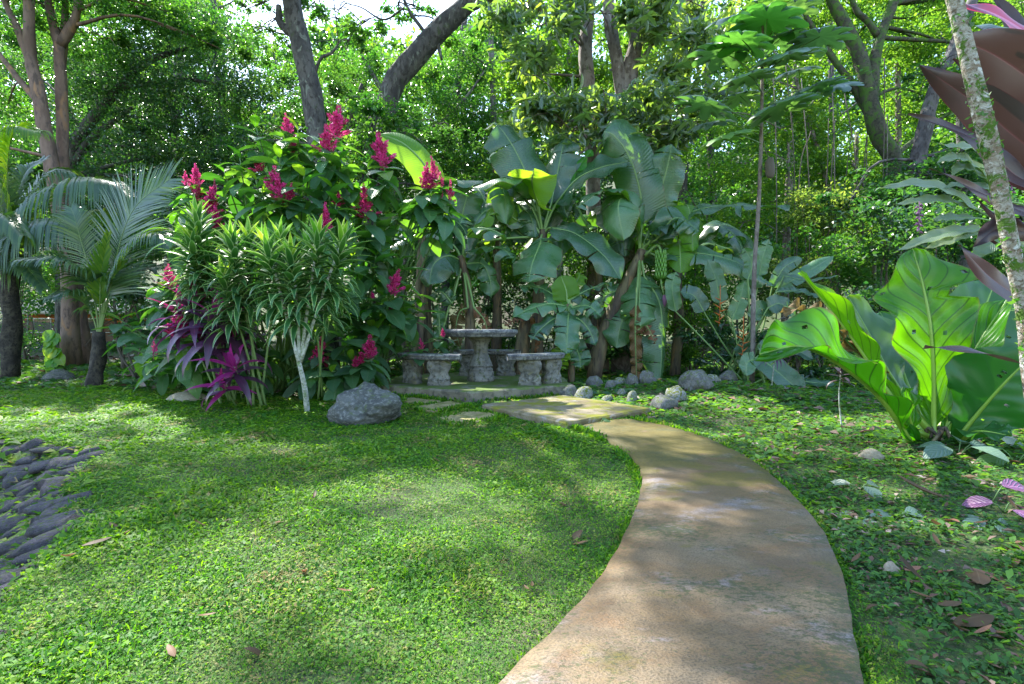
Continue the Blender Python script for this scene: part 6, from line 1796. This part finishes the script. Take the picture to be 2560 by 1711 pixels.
# shell ginger behind it
gb = groundpt(2600, 5.6)
gi = thing('shell_ginger', 'pale striped shell ginger leaves fanning left behind the mossy trunk', 'ginger', gb)
def gleaf(pp, W, face=(0, -.8, .8), **kw):
    k2 = dict(prof=prof_lance, nl=16, nw=2, fold=.2, wave=.015, wn=4, tears=0, seed=len(gi.children)); k2.update(kw)
    leaf_part(gi, pp, W, 'ginger', r=.007, petiole=[pp[0] + Vector((.25, 0, -.05))], face=face, **k2)
for sp in ([(2640, 760), (2590, 620), (2500, 555), (2420, 520)], [(2660, 700), (2600, 520), (2520, 440), (2450, 420)], [(2640, 800), (2600, 680), (2520, 600), (2440, 575)]):
    obj('stem', tube(MB(), spline([gb] + pts(5.5, *sp), 16), taper(.018, .006, 16), 6).mesh('stem', M['stem_green'], origin=gb), gi)
for q, W in [([(2450, 530), (2370, 478), (2290, 460), (2200, 472)], .22), ([(2430, 520), (2360, 500), (2300, 502), (2232, 512)], .16), ([(2470, 440), (2420, 402), (2380, 395), (2342, 408)], .2), ([(2480, 460), (2430, 425), (2395, 420), (2380, 440)], .16),
             ([(2450, 570), (2380, 580), (2310, 600), (2238, 630)], .17), ([(2470, 585), (2410, 585), (2360, 605), (2312, 622)], .16), ([(2480, 400), (2430, 370), (2390, 368), (2345, 360)], .16), ([(2520, 600), (2480, 610), (2450, 630), (2440, 650)], .2),
             ([(2540, 460), (2560, 400), (2600, 370)], .22), ([(2560, 560), (2540, 600), (2520, 650)], .24), ([(2440, 545), (2370, 545), (2330, 552)], .14), ([(2600, 520), (2640, 470), (2700, 450)], .22), ([(2500, 500), (2460, 470), (2400, 462), (2360, 470)], .16), ([(2560, 600), (2600, 640), (2640, 700)], .22)]:
    gleaf(pts(5.5, *q), W)
for (px, py) in ((2298, 540), (2530, 440)):
    mb = MB()
    tube(mb, [at(px, py, 5.4) + Vector((0, 0, .15 - .05 * q)) for q in range(7)], [.006] * 7, 5)
    for k in range(14):
        p = at(px, py, 5.4) + Vector((math.cos(k * 2.4) * .012, math.sin(k * 2.4) * .012, .12 - k * .022))
        tube(mb, [p, p + Vector((math.cos(k * 2.4) * .03, math.sin(k * 2.4) * .03, -.02))], [.016, .004], 5)
    obj('flower', mb.mesh('flower', M['fruit_bud'], origin=gb), gi)

# ------------------------------------------------------------------ umbrella-leaved sapling
cb = groundpt(1882, 9.2)
ce = thing('umbrella_tree', 'slender sapling with big umbrella-like lobed leaves in tiers', 'tree', cb)
stem = spline([cb, at(1885, 700, 9.2), at(1897, 500, 9.2), at(1904, 300, 9.2), at(1906, 120, 9.2), at(1908, 40, 9.2)], 30)
obj('stem', tube(MB(), stem, taper(.045, .02, 30), 8, .1, 1).mesh('stem', M['bark_grey'], origin=cb), ce)
def palmate(rad, lobes, mat, seed):
    rr = random.Random(seed)
    V, Fc, UV = [(0, 0, 0)], [], [(0, .5)]
    n = lobes * 6
    ring = []
    for j, fr in enumerate((.35, .7, 1.0)):
        for k in range(n):
            a = 6.2832 * k / n
            ph = (k % 6) / 6.0
            lob = .48 + .52 * math.sin(math.pi * ph) ** .6
            r_ = rad * fr * ((1 - fr) * .5 + 1 - (1 - lob) * fr ** 1.2)
            z = -.16 * rad * fr ** 2 + .05 * rad * math.cos(a * lobes) * fr + .02 * rad * rr.uniform(-1, 1)
            V.append((r_ * math.cos(a), r_ * math.sin(a), z)); UV.append((fr, .5))
    for k in range(n):
        Fc.append((0, 1 + k, 1 + (k + 1) % n))
        for j in range(2):
            Fc.append((1 + j * n + k, 1 + (j + 1) * n + k, 1 + (j + 1) * n + (k + 1) % n, 1 + j * n + (k + 1) % n))
    return MB().add(V, Fc, UV).mesh('leaf', M[mat])
PMS = [palmate(.62, 9, 'cec', 1), palmate(.62, 8, 'cec', 2)]
PMB = palmate(.62, 9, 'cec_bright', 3)
rr = random.Random(6)
for (px, py, Yq, s, br, sy) in [(1918, 48, 9.0, 1.1, 1, 165), (1855, 100, 8.7, .9, 1, 170), (1960, 92, 9.3, .8, 0, 150), (2050, 92, 9.0, .9, 0, 190), (1965, 135, 8.8, 1.0, 0, 190), (1800, 128, 9.2, .9, 0, 200), (1870, 188, 8.7, .8, 0, 230), (2040, 214, 8.8, .8, 0, 270), (2092, 212, 9.2, .7, 0, 270),
                            (1950, 262, 8.6, 1.0, 0, 300), (1768, 258, 8.9, .9, 0, 320), (1815, 338, 8.6, .8, 1, 360), (1780, 305, 9.4, .7, 0, 340), (1850, 240, 9.5, .7, 0, 310), (1990, 175, 9.6, .7, 0, 240), (1905, 15, 9.2, .8, 1, 120), (1980, 20, 9.4, .8, 0, 120), (1830, 40, 9.5, .8, 0, 140)]:
    c = at(px, py, Yq)
    tilt = Vector((rr.uniform(-.3, .3), -.35 + rr.uniform(-.25, .2), 1))
    o = obj('leaf', PMB if br else PMS[rr.randrange(2)], ce, Matrix.Translation(c - cb) @ frame((rr.uniform(-1, 1), .5, 0), tilt) @ Matrix.Diagonal((s, s, s, 1)))
    node = at(1904, sy, 9.2)
    obj('leaf_stalk', tube(MB(), spline([node, node.lerp(c, .55) + Vector((0, 0, .05)), c], 8), taper(.012, .007, 8), 5).mesh('leaf_stalk', M['stem_green'], origin=cb), ce)
# pod-like nest hanging beside the stem
nb = at(1925, 420, 9.1)
ns = obj('hanging_nest', rock_mesh('hanging_nest', M['twig'], 3, 71, rough=.25))
ns.location = nb; ns.scale = (.085, .085, .18)
tag(ns, 'dark pod-shaped hanging nest beside the slender umbrella-leaved sapling', 'nest')
tube_o = obj('cord', tube(MB(), spline([at(1907, 340, 9.2), at(1914, 380, 9.15), nb + Vector((0, 0, .16))], 6), taper(.006, .006, 6), 5).mesh('cord', M['twig'], origin=nb), ns)
tube_o.matrix_basis = Matrix.Diagonal((1 / .085, 1 / .085, 1 / .18, 1))

# ------------------------------------------------------------------ small saplings and herbs
TDK = [strap_leaf('ti_dark', b_, .25, .2) for b_ in (.6, 1.1)]
SPK = [strap_leaf('ti', b_, .2, .09) for b_ in (.7, 1.2)]
cane_plant('sapling', 'spiky little purple sapling on a bent white stem on the mound', 'sapling', on_ground(1938, 985), [(at(1942, 880, 8.1),)], SPK, SPK, None, 'cane_white', 22, .32, 31, .014, .12)
cane_plant('sapling', 'thin ringed stem with a drooping purple tuft beside the giant anthurium', 'sapling', on_ground(2118, 1068), [(at(2102, 930, 5.5),)], TDK, TDK, None, 'cane_white', 10, .2, 32, .011, .1)
HB = [simple_leaf(1.0, .55, 'herb', 'leaf', .6, .2), simple_leaf(1.0, .62, 'silver', 'leaf', .7, .15), simple_leaf(1.0, .85, 'bego', 'leaf', .5, .2)]
def herb(label, px, py, n, s0, kind, hgt, seed, cat='herb', flat=0.2, group=None):
    rr = random.Random(seed)
    b = on_ground(px, py)
    t = thing('herb', label, cat, b, group)
    for k in range(n):
        a = k * 2.4 + rr.uniform(-.3, .3)
        p = b + Vector((math.cos(a) * s0 * .35, math.sin(a) * s0 * .35, hgt * rr.uniform(.5, 1)))
        obj('stem', tube(MB(), [b, b.lerp(p, .6) + Vector((0, 0, .01)), p], [.005, .004, .003], 5).mesh('stem', M['stem_green'], origin=b), t)
        d = Vector((math.cos(a), math.sin(a), rr.uniform(-.2, flat)))
        s = s0 * rr.uniform(.75, 1.2)
        obj('leaf', HB[kind], t, Matrix.Translation(p - b) @ frame(d, (rr.uniform(-.2, .2), -.4, 1)) @ Matrix.Diagonal((s, s, s, 1)))
    return t
for a in [('veined pink begonia leaf standing in the ground cover', 2475, 1275, 1, .17, 2, .14, 1), ('pink begonia leaves lying low beside the standing one', 2510, 1290, 3, .14, 2, .06, 2),
          ('silvery rounded herb under the dark anthurium leaf', 2395, 1165, 5, .24, 1, .14, 3), ('silvery herb spreading at the picture-side of the anthurium foot', 2480, 1130, 5, .24, 1, .10, 4),
          ('grey-green herb rosette in the litter below the anthurium', 2245, 1300, 5, .13, 1, .04, 5), ('pale round-leaved herb at the anthurium mound', 2150, 1230, 3, .16, 1, .05, 6), ('pale herb by the path beside the anthurium mound', 2155, 1300, 3, .12, 1, .04, 7),
          ('dark glossy herb trailing by the mossy trunk foot', 2540, 1180, 5, .22, 0, .10, 8), ('round-leaved grey herb beside the pink begonia', 2475, 1320, 5, .13, 1, .03, 9), ('fresh green seedling with upright leaves on the stone mound', 1745, 965, 7, .26, 0, .08, 10),
          ('small ragwort-like weed at the slab corner', 1500, 1068, 6, .10, 0, .06, 11), ('leafy weed against the slab edge facing the path', 1465, 1078, 5, .09, 0, .05, 12), ('leafy herb between the two round stones by the platform', 1500, 998, 6, .13, 0, .06, 13), ('fern-like herb in the stone bed', 1560, 995, 7, .13, 0, .06, 14),
          ('broad dark herb under the fallen banana leaf', 1905, 935, 5, .25, 0, .15, 15), ('broad-leaved herb behind the stone bed', 1700, 935, 6, .3, 0, .2, 16), ('leafy herb before the heliconia clump', 1790, 915, 6, .3, 0, .2, 17), ('big-leaved herb at the foot of the leaning banana', 1530, 940, 6, .28, 0, .15, 18), ('green herb beside the palm foot', 300, 965, 7, .24, 0, .12, 19), ('green herb in front of the half-hidden red-flowered shrub', 380, 960, 6, .24, 0, .15, 20),
          ('broad herb at the lawn edge under the red-flowered shrub', 860, 985, 6, .26, 0, .14, 21), ('low herb at the lawn edge before the purple ti plants', 500, 985, 6, .2, 0, .1, 22)]:
    herb(*a)

# ------------------------------------------------------------------ house and netting fence far left
hs = thing('house', 'small orange-walled house glimpsed beyond the netting fence', 'house', (-26.5, 31, gz(-26.5, 31)))
M['wall_orange'] = plainmat('orange_wall', (0.62, 0.20, 0.06), .8, .2)
M['roof_cream'] = plainmat('cream_roof_sheet', (0.62, 0.55, 0.44), .5, .3)
M['frame_white'] = plainmat('white_paint', (.75, .75, .72), .5, .3)
M['pane'] = plainmat('dark_pane', (.03, .035, .04), .1, .6)
def box(mb, x0, x1, y0, y1, z0, z1):
    V = [(x, y, z) for z in (z0, z1) for y in (y0, y1) for x in (x0, x1)]
    mb.add(V, [(0, 2, 3, 1), (4, 5, 7, 6), (0, 1, 5, 4), (2, 6, 7, 3), (0, 4, 6, 2), (1, 3, 7, 5)])
    return mb
obj('wall', box(MB(), -3.2, 3.2, 0, 5, -.6, 1.75).mesh('wall', M['wall_orange'], False), hs)
mb = MB().add([(-3.8, -.8, 1.6), (3.8, -.8, 1.6), (3.8, 2.5, 2.9), (-3.8, 2.5, 2.9), (-3.8, 5.8, 1.6), (3.8, 5.8, 1.6), (-3.8, -.8, 1.7), (3.8, -.8, 1.7), (3.8, 2.5, 3.0), (-3.8, 2.5, 3.0), (-3.8, 5.8, 1.7), (3.8, 5.8, 1.7)],
              [(0, 1, 2, 3), (3, 2, 5, 4), (6, 9, 8, 7), (9, 10, 11, 8), (0, 6, 7, 1), (4, 5, 11, 10), (0, 3, 9, 6), (3, 4, 10, 9), (1, 7, 8, 2), (2, 8, 11, 5)])
obj('roof', mb.mesh('roof', M['roof_cream'], False), hs)
for x in (-1.9, 1.2):
    wf = obj('window', box(MB(), x - .55, x + .55, -.04, .02, .5, 1.4).mesh('window', M['frame_white'], False), hs)
    obj('pane', box(MB(), x - .47, x + .47, -.05, -.035, .58, 1.32).mesh('pane', M['pane'], False), wf)
obj('door', box(MB(), -.55, .35, -.04, .02, -.5, 1.45).mesh('door', M['frame_white'], False), hs)

m, nt = newmat('green_shade_netting')
p = nd(nt, 'ShaderNodeBsdfPrincipled'); p.inputs['Base Color'].default_value = (.03, .055, .045, 1); p.inputs['Roughness'].default_value = .8
tp = nd(nt, 'ShaderNodeBsdfTransparent'); mx = nd(nt, 'ShaderNodeMixShader'); mx.inputs[0].default_value = .78
nt.links.new(tp.outputs[0], mx.inputs[1]); nt.links.new(p.outputs[0], mx.inputs[2]); out(nt, mx.outputs[0])
M['net'] = m
fy = 22.0
fb = Vector((-24, fy, gz(-24, fy)))
fe = thing('netting_fence', 'dark green shade-netting fence on thin posts behind the reddish tree', 'fence', fb)
for k in range(9):
    x = -24 + k * 1.6
    obj('post', tube(MB(), [(x - fb.x, 0, -.3), (x - fb.x, .0, .7), (x - fb.x + .02, 0, 1.55)], [.04, .037, .035], 6).mesh('post', M['bark_grey']), fe)
    if k < 8:
        V, Fc = [], []
        for i in range(9):
            for j in range(6):
                V.append((x - fb.x + i * .2, .03 + .05 * noise.noise(Vector((x + i * .3, j * .3, 0))), -.05 + j * (.27 - .025 * math.sin(math.pi * i / 8))))
        for i in range(8):
            for j in range(5):
                Fc.append((i * 6 + j, i * 6 + 6 + j, i * 6 + 7 + j, i * 6 + 1 + j))
        obj('netting', MB().add(V, Fc).mesh('netting', M['net']), fe)
for z in (.75, 1.35):
    obj('wire', tube(MB(), [(i * 1.6, -.04, z - .02 * (i % 2)) for i in range(9)], [.008] * 9, 4).mesh('wire', M['frame_white']), fe)

# ------------------------------------------------------------------ lawn, ground cover, litter
def masked(x, y, grow=0.0):
    m = inpoly(x, y, PATHPOLY) | inpoly(x, y, SLAB) | inpoly(x, y, HEX)
    for s in STEPS: m |= inpoly(x, y, s)
    return m

# lawn / bed border: the mown lawn lies left of the path, herbs and litter to its right and under the shrubs
BED = [(1.95, -3), (1.2, 1.5), (1.75, 2.95), (1.9, 4.2), (1.7, 5.35), (1.5, 6.0), (1.75, 6.3), (0.8, 7.5), (0.9, 8.3), (-0.5, 10.8), (-2.2, 8.6), (-2.6, 8.2), (-4.0, 7.7), (-5.6, 8.6), (-16, 9.4), (-40, 12), (-40, 60), (40, 60), (40, -3)]

def scatter(name, label, cat, n_try, ymin, ymax, inside, mat, size, wfac, seed, stand=0.45, d0=1.0, dmin=1.6, xlim=1.25, kind='stuff', lift=0.0):
    """leaves lying or standing on the ground, thinning out and growing with distance"""
    g = np.random.default_rng(seed)
    u = g.random(n_try)
    y = ymin * (ymax / ymin) ** u                                   # density ~ 1/y per unit width -> 1/y^2 per area
    x = (g.random(n_try) * 2 - 1) * (xlim * y + 0.6)
    k = inside(x, y) & ~masked(x, y)
    worn = np.sin(1.7 * x + 2 * np.sin(1.1 * y)) * np.sin(1.9 * y + 1.7 * np.sin(1.3 * x)) + .35 * np.sin(7 * x + 3 * np.sin(4 * y)) * np.sin(6 * y)
    k &= g.random(n_try) > np.clip((worn - .72) * 2.2, 0, .7)       # worn, thin spots
    x, y = x[k], y[k]
    n = len(x)
    z = terrain(x, y) + lift
    dist = np.maximum(np.hypot(x, y), dmin)
    fld = np.sin(x * 2.1 + 1.3 * np.sin(y * 1.7)) * np.sin(y * 2.7 + 1.1 * np.sin(x * 1.9)) + .6 * np.sin(x * 6.3 + 2 * np.sin(y * 3.1)) * np.sin(y * 5.1)
    l = size * dist * np.clip(g.gamma(5.0, .2, n), .4, 2.2) * (1 + .28 * fld)
    w_ = l * wfac * g.uniform(.7, 1.2, n)
    a = g.random(n) * 6.2832
    el = g.normal(stand, .35, n) * np.clip(2.6 / dist, .3, 1.0) ** .7
    d = np.stack([np.cos(a) * np.cos(el), np.sin(a) * np.cos(el), np.abs(np.sin(el))], 1)
    tmp = np.stack([-np.sin(a), np.cos(a), g.normal(0, .35, n)], 1)
    tmp -= d * (tmp * d).sum(1)[:, None]; tmp /= np.linalg.norm(tmp, axis=1)[:, None]
    nr = np.cross(d, tmp); nr *= np.sign(nr[:, 2])[:, None]
    hgt = (g.random(n) * np.minimum(l, .022))[:, None]
    C = np.stack([x, y, z], 1) + np.array([[0, 0, 1.0]]) * hgt
    L, W = l[:, None], w_[:, None]
    V = np.stack([C, C + d * L * .5 + tmp * W * .5 + nr * W * .15, C + d * L - np.array([[0, 0, .15]]) * L, C + d * L * .5 - tmp * W * .5 + nr * W * .15], 1)
    o = obj(name, quad_mesh(name, V.reshape(-1, 3), np.arange(n * 4).reshape(n, 4), M[mat], np.repeat(g.random(n), 4)))
    tag(o, label, cat, kind=kind)
    return n

in_lawn = lambda x, y: (~inpoly(x, y, BED)) & (lip_dist(x, y) < 0.03 + 0.06 * np.sin(x * 9) * np.sin(y * 7))
in_bed = lambda x, y: inpoly(x, y, BED)
in_bank = lambda x, y: (lip_dist(x, y) > 0) & (lip_dist(x, y) < 2.2)
n1 = scatter('lawn', 'low lawn of small broad leaves and moss left of the path', 'lawn', 760000, 1.0, 12.0, in_lawn, 'lawn', .0049, .62, 1, stand=.40)
n2 = scatter('lawn_grass', 'grass blades growing through the lawn', 'grass', 120000, 1.0, 12.0, in_lawn, 'lawn', .010, .12, 2, stand=.8)
n3 = scatter('ground_cover', 'dark green creeping herbs covering the bed right of the path', 'ground cover', 300000, 1.0, 16.0, in_bed, 'cover', .0088, .48, 3, stand=.40)
n4 = scatter('leaf_litter', 'brown leaf litter scattered over the shady beds', 'litter', 26000, 1.0, 18.0, in_bed, 'litter', .011, .42, 4, stand=.10, lift=.004)
n5 = scatter('bank_herbs', 'green herbs growing between the stones of the bank', 'herbs', 60000, 1.0, 6.0, in_bank, 'lawn', .0075, .6, 5, stand=.5)

# fringe of grass hanging over the edges of path, slab and platform
def fringe(name, label, line, n, h, seed, z0=0.0):
    g = np.random.default_rng(seed)
    P = np.array([[p[0], p[1]] for p in line])
    sg = np.diff(P, axis=0); ln = np.hypot(sg[:, 0], sg[:, 1]); cum = np.concatenate([[0], np.cumsum(ln)])
    t = g.random(n) * cum[-1]
    i = np.clip(np.searchsorted(cum, t) - 1, 0, len(ln) - 1)
    f = (t - cum[i]) / ln[i]
    q = P[i] + sg[i] * f[:, None]
    nrm = np.stack([sg[i][:, 1], -sg[i][:, 0]], 1) / ln[i][:, None]
    q = q + nrm * g.normal(0.015, .025, n)[:, None]
    clump_w = np.array([max(0.0, noise.noise(Vector((a * 2.3, b * 2.3, seed))) + .35) for a, b in q])
    k = g.random(n) < clump_w * 1.6
    q, n = q[k], int(k.sum())
    a = g.random(n) * 6.2832
    el = g.uniform(.5, 1.4, n)
    l = h * g.uniform(.4, 1.2, n) * np.clip(np.hypot(q[:, 0], q[:, 1]) / 4.0, .55, 2.0)
    d = np.stack([np.cos(a) * np.cos(el), np.sin(a) * np.cos(el), np.sin(el)], 1)
    s = np.stack([-np.sin(a), np.cos(a), np.zeros(n)], 1)
    C = np.stack([q[:, 0], q[:, 1], terrain(q[:, 0], q[:, 1])], 1)
    L, W = l[:, None], l[:, None] * .3
    V = np.stack([C, C + d * L * .55 + s * W * .5, C + d * L + np.array([[0, 0, -.1]]) * L, C + d * L * .55 - s * W * .5], 1)
    o = obj(name, quad_mesh(name, V.reshape(-1, 3), np.arange(n * 4).reshape(n, 4), M['lawn'], np.repeat(g.random(n), 4)))
    tag(o, label, 'grass', kind='stuff')
pll = [(p.x, p.y) for p in pl[10:]]; prr = [(p.x, p.y) for p in pr[10:]]
fringe('edge_grass', 'grass fringe along the lawn side of the path', pll[::-1], 6500, .055, 1)
fringe('edge_grass', 'weedy fringe along the bed side of the path', prr, 6000, .055, 2)
fringe('edge_grass', 'grass fringe round the foot of the landing slab', [SLAB[2], SLAB[3], SLAB[0], SLAB[1], SLAB[2]], 3000, .045, 3)
fringe('edge_grass', 'weeds along the foot of the six-sided platform', [HEX[(k) % 6] for k in (4, 5, 0, 1, 2)][::1], 2500, .05, 4)
for i, s in enumerate(STEPS):
    fringe('edge_grass', ['grass round the brown stepping stone', 'grass round the yellow-tan stepping stone', 'grass round the dark speckled stepping stone'][i], s + [s[0]], 2200, .05, 20 + i)

# fallen leaves that can be told apart
FL = [simple_leaf(1.0, .34, 'dry', 'fallen_leaf', .9, .35), simple_leaf(1.0, .28, 'dry', 'fallen_leaf', -.7, .5), simple_leaf(1.0, .42, 'dry', 'fallen_leaf', .4, -.3)]
rr = random.Random(55)
def fallen(px, py, s, lab, grp):
    p = on_ground(px, py)
    dz = .015
    if inpoly(np.array([p.x]), np.array([p.y]), PATHPOLY)[0]: dz = .06
    o = obj('fallen_leaf', FL[rr.randrange(3)])
    o.matrix_basis = Matrix.Translation((p.x, p.y, p.z + dz + .02)) @ Matrix.Rotation(rr.uniform(0, 6.28), 4, 'Z') @ Matrix.Rotation(rr.uniform(-.3, .3), 4, 'X') @ Matrix.Diagonal((s, s, s, 1))
    tag(o, lab, 'fallen leaf', grp)
for (px, py, s) in [(365, 1265, .10), (325, 1350, .12), (580, 1322, .09), (205, 1390, .12), (190, 1410, .12), (515, 1340, .07), (1395, 1262, .09), (785, 1265, .08), (690, 1330, .07), (1660 - 900, 1450, .07), (420, 1640, .06), (610, 1650, .08), (540, 1560, .06), (880, 1500, .06), (935, 1495, .05), (1000, 1240, .06), (1100, 1165, .07), (1090, 1150, .05), (233, 1058, .09), (500, 1055, .08), (275, 1330, .07), (1170, 1195, .06), (1330, 1470, .06), (1310, 1480, .06)]:
    fallen(px, py, s, 'dry brown leaf fallen on the lawn', 'fallen leaves on the lawn')
for (px, py, s) in [(1455, 1335, .14), (1470, 1362, .09), (1505, 1455, .13), (2128, 1420, .08)]:
    fallen(px, py, s, 'dark curled fallen leaf at the edge of the path', 'fallen leaves at the path edge')
for k in range(46):
    px, py = rr.uniform(1950, 2550), rr.uniform(1090, 1690)
    p = gnd(px, py)
    if inpoly(np.array([p.x - .1]), np.array([p.y]), PATHPOLY)[0] or inpoly(np.array([p.x]), np.array([p.y]), PATHPOLY)[0]: continue
    fallen(px, py, rr.uniform(.05, .13), 'dry fallen leaf among the creeping herbs right of the path', 'fallen leaves in the bed by the path')
for (px, py, s) in [(2360, 1265, .26), (2430, 1440, .24), (2450, 1480, .2), (2350, 1330, .16), (2480, 1560, .18)]:
    fallen(px, py, s, 'long dark curled leaf lying below the anthurium', 'long fallen leaves below the anthurium')
print('scatter', n1, n2, n3, n4, n5)
print('tris', sum(len(m.polygons) * 2 for m in bpy.data.meshes), 'objects', len(bpy.data.objects))
